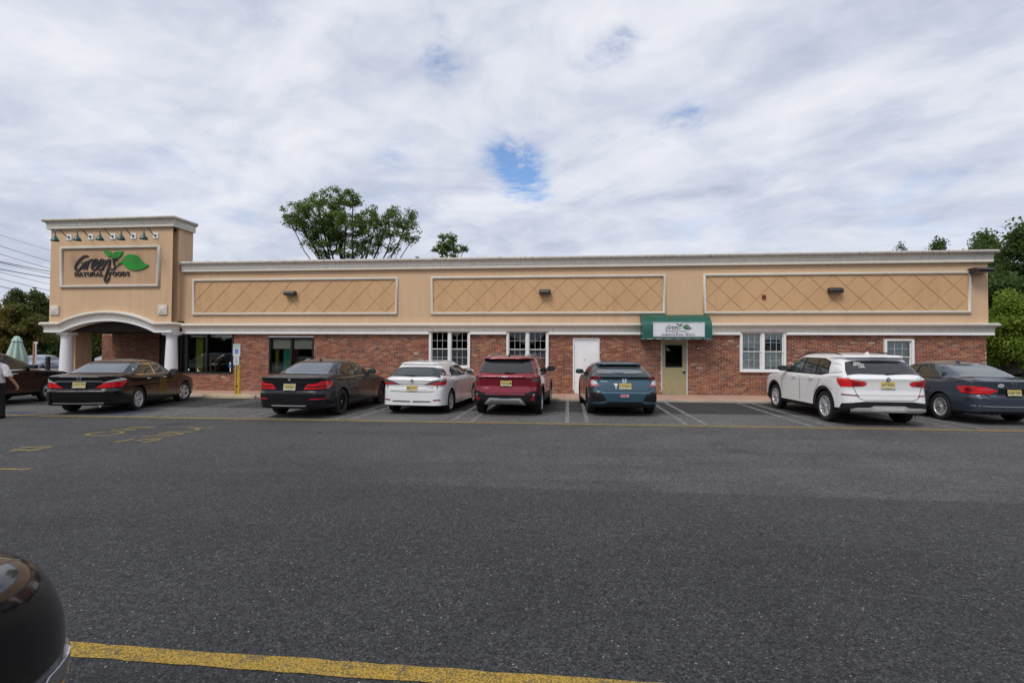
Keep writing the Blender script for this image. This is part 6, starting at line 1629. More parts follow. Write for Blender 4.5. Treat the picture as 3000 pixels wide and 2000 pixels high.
# wall packs
M_BRONZE = plain('bronze_metal', (0.022, 0.020, 0.019), .45, var=.15)
M_LENSG = plain('prismatic_lens', (.25, .25, .24), .3)
def wall_pack(xc, zb, w, h, d, label):
    g = thing('wall_light', label, 'wall light', (xc, -.075 if w < .6 else -.042, zb), 0, 'wall lights on the front')
    prof = [(0, h), (-.5 * d, h), (-.82 * d, h * .82), (-d, h * .40), (-.97 * d, h * .16), (-.9 * d, 0), (0, 0)]
    secs = [(-.5, .86), (-.44, .97), (-.38, 1.0), (.38, 1.0), (.44, .97), (.5, .86)]; n = len(prof); v = []; f = []
    for (sx, sc) in secs: v += [(sx * w, y * sc, h / 2 + (z - h / 2) * sc) for y, z in prof]
    for i in range(len(secs) - 1):
        for k in range(n): f.append((i * n + k, i * n + (k + 1) % n, (i + 1) * n + (k + 1) % n, (i + 1) * n + k))
    f += [tuple(range(n)), tuple(range((len(secs) - 1) * n, len(secs) * n))[::-1]]
    mb = MB(); mb.add(v, f); mb.build('housing', M_BRONZE, g)
    mb = MB(); mb.box(-.4 * w, .4 * w, -.86 * d, -.1 * d, -.012, -.001, .003); mb.build('lens', M_LENSG, g)
wall_pack(-11.17, 3.93, .46, .17, .24, 'dark wall light on the panel nearest the tower'); wall_pack(-.92, 3.90, .42, .19, .24, 'dark wall light on the middle panel'); wall_pack(9.48, 3.88, .46, .19, .24, 'dark wall light on the panel over the white crossover')
wall_pack(14.16, 4.54, .56, .17, .5, 'larger flat dark floodlight at the far end of the wall')
def small_box(name, label, cat, loc, s, mat, extra=None):
    g = thing(name, label, cat, loc); MB().box(-s[0] / 2, s[0] / 2, -s[1], 0, -s[2] / 2, s[2] / 2, .006).build('housing', mat, g)
    t = MB(); t.lathe([(.001, -s[1] - .012), (s[0] * .28, -s[1] - .010), (s[0] * .32, -s[1] - .0005)], (0, 0, 0), 'y', 14); t.build('face', extra or M_BRT, g); return g
M_ALRM = plain('red_alarm', (.20, .02, .015), .45)
small_box('alarm_strobe', 'small red fire alarm strobe on the panel over the white crossover', 'fire alarm', (7.06, -.072, 3.765), (.13, .05, .14), M_ALRM, plain('red_alarm_lens', (.12, .02, .02), .3))
small_box('alarm_horn', 'small red alarm horn under the moulding between two white windows', 'fire alarm', (-3.02, -.012, 2.315), (.10, .05, .11), M_ALRM, plain('dull_red', (.22, .05, .04), .5))
small_box('door_intercom', 'small black intercom on the brick right of the olive door', 'intercom', (4.735, -.012, 1.88), (.10, .05, .11), M_TRIMB)

# ---- accessible parking sign, wheel stop
X_ = wall_pt(697, 1100, -1.95)[0]
g = thing('parking_sign', 'reserved parking sign with blue wheelchair square on a yellow post', 'sign', (X_, -1.95, walk_z(X_)))
M_YPOST = plain('yellow_post_paint', (.52, .33, .04), .6, var=.25, scale=10)
t = MB(); t.box(-.09, -.05, -.05, .03, 0, 1.10, .004); t.box(-.05, .05, .0, .03, 0, 1.10); t.box(.05, .10, -.05, .03, 0, 1.10, .004); t.box(-.03, .03, -.02, -.001, .02, 1.12); t.build('post', M_YPOST, g)
t = MB(); t.box(-.02, .02, -.055, -.051, .3, .36); t.build('post_hole', M_GAP, g)
t = MB(); t.box(-.015, .015, -.045, -.03, .9, 1.88); t.build('sign_channel', M_SILV, g)
def plate_sign(name, cx, zc, w, h, mat):
    P = []
    for sx, sz, a0 in ((1, 1, 0), (-1, 1, 90), (-1, -1, 180), (1, -1, 270)):
        for a in range(0, 91, 30): P.append((cx + sx * (w / 2 - .03) + .03 * math.cos(R(a0 + a)), zc + sz * (h / 2 - .03) + .03 * math.sin(R(a0 + a))))
    t = MB(); t.prism(P, 'y', -.052, -.048); return t.build(name, mat, g)
M_SIGNW = plain('sign_white', (.66, .68, .68), .4, var=.06); M_SGRN = plain('sign_green', (.03, .22, .17), .5, var=0); M_SBLU = plain('sign_blue', (.01, .09, .55), .4, var=0)
p1_ = plate_sign('sign_plate', -.035, 1.64, .29, .46, M_SIGNW)
t = MB(); text_mb(t, 'RESERVED', -.035, 1.80, .23, .05, -.0535, .02); text_mb(t, 'PARKING', -.035, 1.725, .19, .045, -.0535, .015); stroke(t, [(-.165, 1.85), (-.165, 1.43), (.095, 1.43), (.095, 1.85), (-.165, 1.85)], .008, -.0534, -.0525, 1); t.build('sign_lettering', M_SGRN, p1_)
t = MB(); t.box(-.105, .035, -.054, -.0522, 1.51, 1.67); t.build('symbol_square', M_SBLU, p1_)
t = MB(); stroke(t, [(-.045, 1.645), (-.04, 1.60), (-.005, 1.595), (.005, 1.55)], .014, -.0556, -.0545, 2); stroke(t, [(-.05, 1.61), (-.072, 1.575), (-.05, 1.54), (-.02, 1.54), (-.008, 1.565)], .012, -.0553, -.0543, 3); t.build('symbol', M_SIGNW, p1_)
p2_ = plate_sign('penalty_plate', -.04, 1.245, .225, .30, M_SIGNW)
t = MB()
for (tx_, zz, ww) in (('PENALTY', 1.345, .11), ('$250 FIRST OFFENSE', 1.305, .17), ('SUBSEQUENT', 1.245, .15), ('OFFENSES', 1.21, .13), ('TOW-AWAY ZONE', 1.14, .17)): text_mb(t, tx_, -.04, zz, ww, .026, -.0535, .01)
t.build('plate_lettering', M_GAP, p2_)
def wheel_stop(x, y, label):
    g = thing('wheel_stop', label, 'wheel stop', (x, y, gz(x, y))); n = 20; v = []; f = []
    pr = [(-.10, 0), (-.09, .09), (-.06, .135), (.06, .135), (.09, .09), (.10, 0)]
    for i in range(n + 1):
        xx = -1.0 + 2.0 * i / n; e = 1 - max(0, abs(xx) - .93) * 3
        for (a, b) in pr: v.append((xx, a * e + rng.uniform(-.004, .004), b * e + rng.uniform(-.006, .003)))
    for i in range(n):
        for k in range(5): f.append((i * 6 + k, i * 6 + k + 1, i * 6 + k + 7, i * 6 + k + 6))
    f += [tuple(range(6))[::-1], tuple(range(n * 6, n * 6 + 6))]
    mesh_obj('concrete_bar', v, f, M_STOP, g)
    t = MB()
    for a in (-.6, .6): t.lathe([(.001, .139), (.02, .138), (.022, .128)], (a, 0, 0), 'z', 10)
    t.build('anchor_pin', M_RUST, g)
M_STOP = concrete('yellowed_concrete', (.46, .39, .25), .2, .4)
wheel_stop(-12.16, -2.36, 'worn yellowish concrete wheel stop in front of the parking sign')

# ---- entrance forecourt: bollards, umbrella, low wall, posts
M_BOLL = plain('black_bollard', (.012, .012, .013), .45)
for (px, py, Y, lb) in ((141, 1043, .4, 'black bollard left of the white entrance column'), (270, 1043, 1.9, 'black bollard in the passage behind the tan pier')):
    x, z = wall_pt(px, py, Y); zb = walk_z(x)
    g = thing('bollard', lb, 'bollard', (x, Y, zb), 0, 'bollards at the entrance')
    t = MB(); hh = z - zb; t.lathe([(.085, -.05), (.085, hh - .06), (.08, hh - .02), (.05, hh), (.001, hh + .003)], (0, 0, 0), 'z', 24); t.build('post', M_BOLL, g); t = MB(); t.lathe([(.11, -.02), (.11, .02), (.086, .03)], (0, 0, 0), 'z', 24); t.build('collar', M_BOLL, g)
x, z = wall_pt(50, 984, 4.0); zb = walk_z(x)
g = thing('patio_umbrella', 'closed pale green patio umbrella beyond the dark brown crossover', 'umbrella', (x, 4.0, zb)); hh = z - zb
M_UMB = plain('pale_green_canvas', (.42, .55, .47), .85, var=.1); t = MB(); t.tube([(0, 0, 0), (0, 0, hh - .1)], .024); t.build('pole', M_WHITE, g)
def fold(prof, nf, amp):
    v = []; f = []; n = nf * 6
    for (r, h) in prof:
        for k in range(n): a = 2 * math.pi * k / n; rr = r * (1 + amp * math.cos(nf * a)); v.append((rr * math.cos(a), rr * math.sin(a), h))
    for i in range(len(prof) - 1):
        for k in range(n): f.append((i * n + k, i * n + (k + 1) % n, (i + 1) * n + (k + 1) % n, (i + 1) * n + k))
    return v, f
mesh_obj('folded_canopy', *fold([(.10, hh - .10), (.18, hh - .35), (.30, hh - .85), (.40, hh - 1.25), (.36, hh - 1.45)], 8, .22), M_UMB, g, True)
mesh_obj('top_cap', *fold([(.01, hh), (.09, hh - .03), (.15, hh - .14), (.21, hh - .27)], 8, .12), M_UMB, g, True)
t = MB(); t.lathe([(.28, 0), (.28, .06), (.06, .1), (.04, .3)], (0, 0, 0), 'z', 24); t.build('base', M_KERB, g)
a_, b_ = wall_pt(100, 1060, 6.0), wall_pt(330, 1060, 6.0)
t = MB(); t.box(a_[0], b_[0], 6.0, 6.25, -.3, .62, .02); o = t.build('low_wall', M_KERB); tag(o, 'low pale concrete wall beyond the entrance columns', 'wall')
for (px, py, Y, hh_, lb) in ((100, 1000, 9.0, .09, 'weathered wooden post standing beyond the umbrella'), (105.5, 1001, 11.0, .06, 'slim white post beside the wooden post')):
    x, z = wall_pt(px, py, Y); g = thing('sign_post', lb, 'post', (x, Y, 0)); t = MB(); t.box(-hh_ / 2, hh_ / 2, -.04, .04, -.1, z, .005); t.build('post', M_WOOD if hh_ > .08 else M_WHITE, g)
    t = MB(); t.box(-.02, .16, -.03, -.02, z - .12, z - .02); t.build('bracket', M_WHITE, g)
x, z = wall_pt(129, 1027, 26.0); g = thing('street_sign', 'green street name sign on a pole left of the entrance column', 'sign', (x, 26, 0)); MB().tube([(0, 0, 0), (0, 0, z)], .03).build('pole', M_SILV, g); MB().box(-.5, .5, -.02, .02, z - .15, z + .12, .004).build('name_blade', M_SGRN, g)
x, z = wall_pt(116, 1028, 34.0); g = thing('signboard', 'white rectangular signboard far behind the forecourt', 'sign', (x, 34, 0)); MB().box(-1.1, 1.1, -.05, .05, z - .3, z + .25, .01).build('board', M_WHITE, g); t = MB(); t.box(-.9, -.8, -.04, .04, 0, z - .3); t.build('leg', M_WOOD, g); t = MB(); t.box(.8, .9, -.04, .04, 0, z - .3); t.build('leg', M_WOOD, g)

# ---- cars far behind the entrance
x, _ = wall_pt(140, 1060, 15.0)
c = Car('saloon_car', 'silver blue saloon parked far behind the low wall left of the entrance', (x, 15.0), R(205), sedan_levels(4.8, 1.82, 1.46), 1.1, 2.75, .33, 1.58, paint('silver_blue_paint', (.20, .26, .34), .4), group='cars parked beyond the entrance')
c.rear('windscreen', [(-.66, 1.06), (.66, 1.06), (.55, 1.36), (-.55, 1.36)], M_CGL3, False, .006, 1.2, 2.2, .08, front=True); c.rear('headlight', [(.5, .62), (.9, .62), (1.1, .74), (.6, .70)], M_CLR, True, .01, front=True); c.rear('grille', [(-.45, .45), (.45, .45), (.45, .68), (-.45, .68)], M_TRIMB, False, .006, front=True)
c.side('side_window', [(1.14, 1.04), (3.2, 1.045), (2.69, 1.32), (2.0, 1.37), (1.57, 1.347), (1.28, 1.262)], M_CGL, .0065); c.wheels('twin', M_RIMS)
x, _ = wall_pt(292, 1060, 17.0)
c = Car('saloon_car', 'silver car with a lit red tail lamp seen through the entrance passage', (x, 17.0), R(-25), sedan_levels(4.8, 1.82, 1.46), 1.1, 2.75, .33, 1.58, paint('silver_paint', (.42, .43, .45), .4), group='cars parked beyond the entrance')
c.rear('rear_window', [(-.62, 1.085), (.62, 1.085), (.50, 1.365), (-.50, 1.365)], M_CGL3, False, .005, 1.2, 2.1, .08); c.rear('taillight', [(.42, .74), (1.1, .76), (1.14, .88), (.6, .86)], M_RED, True, .012); c.rear('boot_trim', [(-.5, .88), (.5, .88), (.5, .91), (-.5, .91)], M_BRT, False, .01); c.plate('M73\u2022AEL', 0, .79); c.wheels('twin', M_RIMS)
x, _ = wall_pt(112, 1045, 30.0)
c = Car('crossover_car', 'dark blue crossover far beyond the wooden post', (x, 30.0), R(170), suv_levels(4.6, 1.84, 1.65, .4, .4), .9, 2.7, .35, 1.6, paint('deep_blue_paint', (.02, .03, .07), .3), group='cars parked beyond the entrance')
c.rear('windscreen', [(-.66, 1.14), (.66, 1.14), (.55, 1.46), (-.55, 1.46)], M_CGL3, False, .006, 1.3, 2.2, .08, front=True); c.rear('headlight', [(.5, .72), (.9, .72), (1.05, .84), (.6, .82)], M_CLR, True, .01, front=True); c.wheels('twin', M_RIMS)

# ---- overhead lines at the left
M_WIRE = plain('black_cable', (.015, .016, .018), .6, var=0)
for i, (ya, yb, r_) in enumerate(((168, 265, .02), (240, 338, .03), (293, 385, .03), (343, 403, .05), (350, 420, .035), (393, 445, .05), (412, 487, .025), (455, 530, .03), (505, 572, .04))):
    def pt(cx, cy, Y):
        d = cam_ray(cx / 2.24, 600 + cy / 2.24); t = (Y - EYE.y) / d.y; return EYE + d * t
    k = (yb - ya) / 333.0
    A, B = pt(-700, ya - k * 700 - 10, 22), pt(900, yb + k * 567 + 4, 75)
    P = []
    for s in np.linspace(0, 1, 30):
        p = A.lerp(B, s); p.z -= .8 * 4 * s * (1 - s); P.append(p)
    mb = MB(); mb.tube(P, r_, 6); o = mb.build('power_line', M_WIRE); tag(o, ['highest and faintest', 'second highest', 'third highest', 'fourth from the top, thick', 'fifth from the top', 'sixth from the top, thick', 'third lowest', 'second lowest', 'lowest'][i] + ' of the overhead cables left of the tower', 'cable', 'overhead cables left of the tower')

# ================================================================== the woman at the left edge
M_SKIN = plain('skin', (.42, .22, .15), .5, var=.08); M_HAIR = plain('auburn_hair', (.075, .022, .012), .45, var=.35, scale=30)
M_BLK = plain('black_trouser_cloth', (.008, .008, .009), .85)
def lace_mat():
    m, n, b = base_mat('white_lace'); tcn = n.new('ShaderNodeTexCoord').outputs['Object']
    vo = n.new('ShaderNodeTexVoronoi', inp={'Scale': 26.0}); n.l.new(tcn, vo.inputs['Vector'])
    n.l.new(n.mix(n.maprange(vo.outputs['Distance'], .25, .55, 0, .55), (.74, .73, .74), (.40, .34, .34)), b.inputs['Base Color']); b.inputs['Roughness'].default_value = .85
    bp = n.new('ShaderNodeBump', inp={'Strength': .5, 'Distance': .01, 'Height': vo.outputs['Distance']}); n.l.new(bp.outputs[0], b.inputs['Normal']); return m
M_LACE = lace_mat()
px_, py_ = -14.24, -8.33
woman = thing('person', 'woman in a white lace blouse and black trousers walking out of the left edge', 'person', (px_, py_, gz(px_, py_)), R(25))
J = {}; E_ = []
def jn(n, co, r, par=None):
    J[n] = (co, r); 
    if par: E_.append((par, n))
jn('pelvis', (0, 0, .93), (.15, .11)); jn('waist', (0, .0, 1.08), (.125, .095), 'pelvis'); jn('chest', (0, .01, 1.26), (.15, .11), 'waist'); jn('neck0', (0, 0, 1.39), (.065, .06), 'chest'); jn('neck1', (0, .015, 1.44), (.05, .05), 'neck0')
jn('head0', (0, .02, 1.50), (.075, .085), 'neck1'); jn('head1', (0, .02, 1.57), (.078, .095), 'head0'); jn('head2', (0, .01, 1.63), (.055, .065), 'head1'); jn('nose', (0, .115, 1.535), (.012, .012), 'head0')
for s_, sw in ((1, .10), (-1, -.16)):
    p = 'R' if s_ > 0 else 'L'
    jn(p + 'hip', (s_ * .09, 0, .88), (.085, .09), 'pelvis'); jn(p + 'knee', (s_ * .095, sw * .9, .49), (.058, .06), p + 'hip'); jn(p + 'ank', (s_ * .09, sw * 1.2 - .04, .09), (.035, .038), p + 'knee'); jn(p + 'toe', (s_ * .10, sw * 1.2 + .12, .035), (.035, .022), p + 'ank')
    jn(p + 'sh', (s_ * .175, 0, 1.34), (.055, .055), 'chest'); 
    fx = .19 if s_ > 0 else .10
    jn(p + 'el', (s_ * (.175 + fx * .55), -.03 * s_, 1.08), (.042, .042), p + 'sh'); jn(p + 'wr', (s_ * (.175 + fx * 1.15), .06, .86), (.026, .030), p + 'el'); jn(p + 'palm', (s_ * (.175 + fx * 1.3), .085, .79), (.020, .036), p + 'wr')
    for k, (dy, ln) in enumerate(((-.030, .058), (-.010, .068), (.012, .064), (.032, .050))):
        b_ = J[p + 'palm'][0]
        jn(p + 'f%d' % k, (b_[0] + s_ * .012, b_[1] + dy, b_[2] - .035), (.0095, .0095), p + 'palm'); jn(p + 'g%d' % k, (b_[0] - s_ * .002, b_[1] + dy * 1.05, b_[2] - .035 - ln * .6), (.0085, .0085), p + 'f%d' % k); jn(p + 'h%d' % k, (b_[0] - s_ * .028, b_[1] + dy, b_[2] - .035 - ln * .85), (.0075, .0075), p + 'g%d' % k)
    jn(p + 't0', (b_[0] - s_ * .005, b_[1] + .045, b_[2] + .01), (.011, .011), p + 'palm'); jn(p + 't1', (b_[0] - s_ * .025, b_[1] + .06, b_[2] - .035), (.009, .009), p + 't0')
names = list(J); me = bpy.data.meshes.new('body'); me.from_pydata([J[n][0] for n in names], [(names.index(a), names.index(b)) for a, b in E_], []); me.update()
tmp = bpy.data.objects.new('tmp', me); COL.objects.link(tmp); sk = tmp.modifiers.new('s', 'SKIN'); sk.use_smooth_shade = True; sk.branch_smoothing = .5
for i, n in enumerate(names): me.skin_vertices[0].data[i].radius = J[n][1]; me.skin_vertices[0].data[i].use_root = (n == 'pelvis')
sb = tmp.modifiers.new('d', 'SUBSURF'); sb.levels = 2; sb.render_levels = 2
dg = bpy.context.evaluated_depsgraph_get(); dg.update(); bme = bpy.data.meshes.new_from_object(tmp.evaluated_get(dg)); bpy.data.objects.remove(tmp)
bme.materials.clear(); bme.materials.append(M_SKIN); bo = bpy.data.objects.new('body', bme); link(bo, woman)
def loft(name, rings, mat, parent, n=22, jig=0.0, hem=0.0):
    """rings: (centre, rx, ry)"""
    v = []; f = []
    for i, (c_, rx, ry) in enumerate(rings):
        for k in range(n):
            a = 2 * math.pi * k / n; w = 1 + jig * math.sin(3 * a + i * 1.3) + jig * .6 * math.sin(7 * a + i)
            v.append((c_[0] + rx * w * math.cos(a), c_[1] + ry * w * math.sin(a), c_[2] + (hem * (1 if k % 2 else -1) if i == 0 else 0)))
    for i in range(len(rings) - 1):
        for k in range(n): f.append((i * n + k, i * n + (k + 1) % n, (i + 1) * n + (k + 1) % n, (i + 1) * n + k))
    return mesh_obj(name, v, f, mat, parent, True)
bl = loft('blouse', [((0, 0, .90), .20, .155), ((0, 0, .98), .195, .15), ((0, .0, 1.08), .175, .135), ((0, .01, 1.2), .19, .15), ((0, .01, 1.30), .205, .14), ((0, .005, 1.365), .175, .105), ((0, .0, 1.41), .10, .08)], M_LACE, woman, 28, .02, .012)
for s_ in (1, -1):
    fx = .19 if s_ > 0 else .10
    loft('sleeve', [((s_ * (.175 + fx * .56), -.02 * s_, 1.06), .085, .085), ((s_ * (.175 + fx * .45), -.02, 1.13), .082, .085), ((s_ * (.175 + fx * .25), 0, 1.22), .078, .082), ((s_ * .185, 0, 1.32), .072, .075), ((s_ * .15, 0, 1.37), .05, .06)], M_LACE, bl, 18, .03, .008)
tr = loft('trousers', [((0, 0, .80), .165, .135), ((0, 0, .88), .175, .14), ((0, 0, .96), .16, .13), ((0, 0, 1.02), .145, .115)], M_BLK, woman, 24)
for s_, sw in ((1, .10), (-1, -.16)):
    loft('trouser_leg', [((s_ * .09, sw * 1.2 - .04, .06), .085, .10), ((s_ * .093, sw * 1.05, .28), .078, .085), ((s_ * .095, sw * .9, .49), .076, .082), ((s_ * .092, sw * .4, .70), .092, .10), ((s_ * .085, 0, .87), .10, .12)], M_BLK, tr, 18, .02)
    mb = MB(); mb.lathe([(.001, -.01), (.045, 0), (.052, .04), (.045, .07), (.03, .1)], (0, 0, 0), 'z', 16); so = mb.build('shoe', M_TRIMB, woman); so.location = (s_ * .095, sw * 1.2 + .03, .008); so.scale = (.9, 2.5, .8)
hr = loft('hair', [((0, -.075, 1.28), .10, .03), ((0, -.07, 1.36), .115, .05), ((0, -.045, 1.45), .11, .085), ((0, -.022, 1.53), .102, .105), ((0, -.012, 1.60), .093, .102), ((0, -.005, 1.655), .06, .07), ((0, -.002, 1.675), .012, .014)], M_HAIR, woman, 22, .035, .015)
wr = J['Rpalm'][0]; ph = thing('mobile_phone', 'black phone held in the hand of the woman in the white blouse', 'phone', (0, 0, 0)); ph.matrix_world = Matrix.Translation((px_, py_, gz(px_, py_))) @ Matrix.Rotation(R(25), 4, 'Z') @ Matrix.Translation((wr[0] - .022, wr[1], wr[2] - .06))
MB().box(-.006, .006, -.038, .038, -.09, .06, .004).build('phone_body', M_BLKF, ph); MB().box(-.0075, -.0062, -.034, .034, -.082, .052).build('phone_screen', M_CGL, ph)
# ================================================================== trees
def bark_mat():
    return plain('bark', (.035, .028, .022), .95, var=.35, scale=7, bump=.6, bscale=18)
M_BARK = bark_mat()
def leaf_mat(name, dark, light, warm=None, wf=0.0):
    m, n, b = base_mat(name)
    ri = n.new('ShaderNodeNewGeometry').outputs['Random Per Island']
    pos = n.new('ShaderNodeNewGeometry').outputs['Position']
    cl = n.noise(pos, .45, 3, .5)
    f = n.math('ADD', n.math('MULTIPLY', ri, .6), n.math('MULTIPLY', n.maprange(cl, .3, .7, 0, 1), .4))
    c = n.mix(f, dark, light)
    if warm:
        k = n.math('MULTIPLY', n.maprange(n.noise(n.vmath('ADD', pos, (9., 4., 2.)), .33, 4, .6), .46, .60, 0.0, 1.0), wf)
        c = n.mix(k, c, warm)
    n.l.new(c, b.inputs['Base Color']); b.inputs['Roughness'].default_value = .55; b.inputs['Specular IOR Level'].default_value = .3
    out = [x for x in n.n if x.type == 'OUTPUT_MATERIAL'][0]
    tl = n.new('ShaderNodeBsdfTranslucent'); n.l.new(n.mix(.5, c, (.20, .26, .03)), tl.inputs[0])
    mx = n.new('ShaderNodeMixShader', inp={0: .36, 1: b.outputs[0], 2: tl.outputs[0]}); n.l.new(mx.outputs[0], out.inputs['Surface'])
    return m
LM_MAPLE = leaf_mat('maple_leaves', (.060, .105, .026), (.19, .27, .065)); LM_DARK = leaf_mat('dark_leaves', (.028, .058, .018), (.095, .155, .042)); LM_BRIGHT = leaf_mat('bright_leaves', (.105, .175, .022), (.27, .37, .05)); LM_MID = leaf_mat('mid_leaves', (.035, .075, .016), (.10, .165, .034))
LM_FALL = leaf_mat('turning_leaves', (.038, .062, .016), (.12, .145, .034), (.20, .10, .022), .5); LM_FAR = leaf_mat('far_leaves', (.030, .048, .017), (.095, .12, .036), (.12, .085, .028), .3)

def make_tree(label, base, lobes, trunk_top, leafm, seed, n_tgt=260, n_leaf=55, leaf=.16, spread=.5, r0=.018, name='tree', group='trees', shell=.55, up=.25, limbs=False):
    rg = random.Random(seed)
    root = thing(name, label, 'tree', base, 0, group); B = Vector(base)
    nodes = []; par = []
    n = 7; tt = Vector(trunk_top) - B
    for i in range(n + 1):
        t = i / n; nodes.append(tt * t + Vector((rg.uniform(-.08, .08), rg.uniform(-.08, .08), 0)) * (1 if 0 < i else 0)); par.append(i - 1)
    if limbs:
        for (c, r) in sorted(lobes, key=lambda l: -l[1][0]):
            a = nodes[rg.choice((n - 2, n - 1, n))]; src = nodes.index(a); p = Vector(c) - B; L_ = (p - a).length; m = max(3, int(L_ / .6)); prev = src
            bow = Vector((rg.uniform(-.25, .25), rg.uniform(-.25, .25), -.10 * L_))
            for s_ in range(1, m + 1):
                t = s_ / m; nodes.append(a.lerp(p, t) + bow * (4 * t * (1 - t)) + Vector((rg.uniform(-1, 1), rg.uniform(-1, 1), rg.uniform(-1, 1))) * .07); par.append(prev); prev = len(nodes) - 1
    tg = []
    tot = sum(l[1][0] * l[1][1] * l[1][2] for l in lobes)
    for (c, r) in lobes:
        k = max(6, int(n_tgt * r[0] * r[1] * r[2] / tot))
        for _ in range(k):
            while True:
                d = Vector((rg.uniform(-1, 1), rg.uniform(-1, 1), rg.uniform(-1, 1)))
                if .05 < d.length <= 1: break
            d = d.normalized() * (d.length ** shell)
            tg.append(Vector(c) - B + Vector((d.x * r[0], d.y * r[1], d.z * r[2])))
    tg.sort(key=lambda p: (p - tt).length)
    ends = []
    arr = np.zeros((len(nodes) + len(tg) * 14, 3)); cnt = len(nodes); arr[:cnt] = [tuple(p) for p in nodes]
    for p in tg:
        q = np.array(p); D = arr[:cnt] - q; d = np.sqrt((D ** 2).sum(1)) + np.maximum(0, (arr[:cnt, 2] - q[2])) * .9
        d[:4] += 3
        j = int(d.argmin()); a = nodes[j]; L = (p - a).length; m = max(1, min(12, int(L / .55))); prev = j
        sag = Vector((rg.uniform(-.2, .2), rg.uniform(-.2, .2), -up * L * .5))
        for s in range(1, m + 1):
            t = s / m; w = a.lerp(p, t) + sag * (4 * t * (1 - t)) * .5 + (Vector((rg.uniform(-1, 1), rg.uniform(-1, 1), rg.uniform(-1, 1))) * .06 if s < m else Vector())
            nodes.append(w); par.append(prev); prev = len(nodes) - 1; arr[cnt] = w; cnt += 1
        ends.append(prev)
    wt = [0] * len(nodes)
    for e in ends: wt[e] += 1
    for i in range(len(nodes) - 1, 0, -1):
        if par[i] >= 0: wt[par[i]] += wt[i]
    rad = [max(.008, r0 * (w ** .5)) for w in wt]
    v = []; f = []
    K = 6
    for i in range(1, len(nodes)):
        a, b = nodes[par[i]], nodes[i]; d = b - a
        if d.length < 1e-4: continue
        d.normalize(); u = d.orthogonal().normalized(); w = d.cross(u); k0 = len(v); ra = min(rad[par[i]], rad[i] * 1.5)
        for (c, r) in ((a, ra), (b, rad[i])):
            for k in range(K): an = 2 * math.pi * k / K; v.append(c + (u * math.cos(an) + w * math.sin(an)) * r)
        for k in range(K): f.append((k0 + k, k0 + (k + 1) % K, k0 + K + (k + 1) % K, k0 + K + k))
    mesh_obj('trunk', v, f, M_BARK, root, True)
    nr = np.random.default_rng(seed); C = []
    for e in ends:
        p = nodes[e]; C.append((p, n_leaf))
        q = par[e]
        if q > 8: C.append((nodes[q], n_leaf // 2))
    cen = np.repeat(np.array([tuple(c) for c, _ in C]), [k for _, k in C], axis=0); N = len(cen)
    off = nr.normal(size=(N, 3)); off /= np.linalg.norm(off, axis=1)[:, None]; off *= (nr.random((N, 1)) ** .6) * spread; off[:, 2] *= .75
    P = cen + off
    t1 = nr.normal(size=(N, 3)); t1 /= np.linalg.norm(t1, axis=1)[:, None]
    nrm = nr.normal(size=(N, 3)) * .8 + np.array([0, 0, .9]); t2 = np.cross(nrm, t1); t2 /= np.linalg.norm(t2, axis=1)[:, None]
    sz = leaf * nr.uniform(.6, 1.25, (N, 1))
    V = np.empty((N, 4, 3)); V[:, 0] = P - t1 * sz * .5; V[:, 1] = P + t2 * sz * .34 + t1 * sz * .05; V[:, 2] = P + t1 * sz * .55; V[:, 3] = P - t2 * sz * .34 + t1 * sz * .05
    me = bpy.data.meshes.new('crown'); me.vertices.add(N * 4); me.vertices.foreach_set('co', V.ravel())
    me.loops.add(N * 4); me.loops.foreach_set('vertex_index', np.arange(N * 4)); me.polygons.add(N); me.polygons.foreach_set('loop_start', np.arange(0, N * 4, 4)); me.polygons.foreach_set('loop_total', np.full(N, 4)); me.update(calc_edges=True)
    me.materials.append(leafm); o = bpy.data.objects.new('crown', me); link(o, root)
    return root
def lobe(px, py, rx, ry, Y, dy=None):
    """lobe of a crown from its outline in the photograph, at distance Y"""
    x, z = wall_pt(px, py, Y); k = (Y - EYE.y) / FPX * 1.0
    return ((x, Y + (rng.uniform(-.5, .5)), z), (rx * k, dy or max(rx, ry) * k, ry * k))
def crop(px, py, s=3.79, ox=780, oy=500): return ox + px / s, oy + py / s
# spreading maple behind the store
Y = 25.0; L = []
for (a, b, rx, ry) in ((620, 520, 300, 190), (330, 470, 150, 120), (300, 570, 110, 60), (800, 320, 230, 120), (560, 330, 140, 90), (960, 320, 120, 90), (1250, 520, 150, 110), (1450, 530, 190, 110), (1600, 620, 130, 90), (900, 620, 260, 170), (1150, 700, 190, 120), (700, 740, 240, 120), (560, 720, 160, 60), (700, 880, 160, 90), (950, 860, 180, 110), (1180, 860, 130, 70), (1420, 850, 90, 40), (1630, 740, 60, 60), (480, 660, 120, 60), (560, 820, 120, 60), (1540, 760, 70, 40), (1330, 640, 150, 80), (1470, 690, 130, 70), (1290, 770, 120, 60), (390, 600, 120, 60), (1120, 560, 110, 110), (1180, 440, 60, 60), (1400, 430, 70, 50), (1600, 470, 60, 70)):
    x, y = crop(a, b); L.append(lobe(x, y, rx / 3.79, ry / 3.79, Y))
bx, _ = wall_pt(1035, 900, Y); tx, tz = wall_pt(1020, 852, Y)
make_tree('broad leafy maple rising behind the store roof right of the tower', (bx, Y, 0), L, (tx, Y, tz), LM_MAPLE, 11, 700, 30, .17, .42, .013, 'maple_tree', 'trees behind the store', .62, .04, True)
Y = 34.0; L = []
for (a, b, rx, ry) in ((2000, 800, 110, 100), (2080, 730, 50, 60), (1950, 880, 100, 60), (2120, 870, 90, 50), (2200, 860, 40, 25), (2020, 980, 130, 60)):
    x, y = crop(a, b); L.append(lobe(x, y, rx / 3.79, ry / 3.79, Y))
bx, _ = wall_pt(1308, 900, Y); tx, tz = wall_pt(1308, 850, Y)
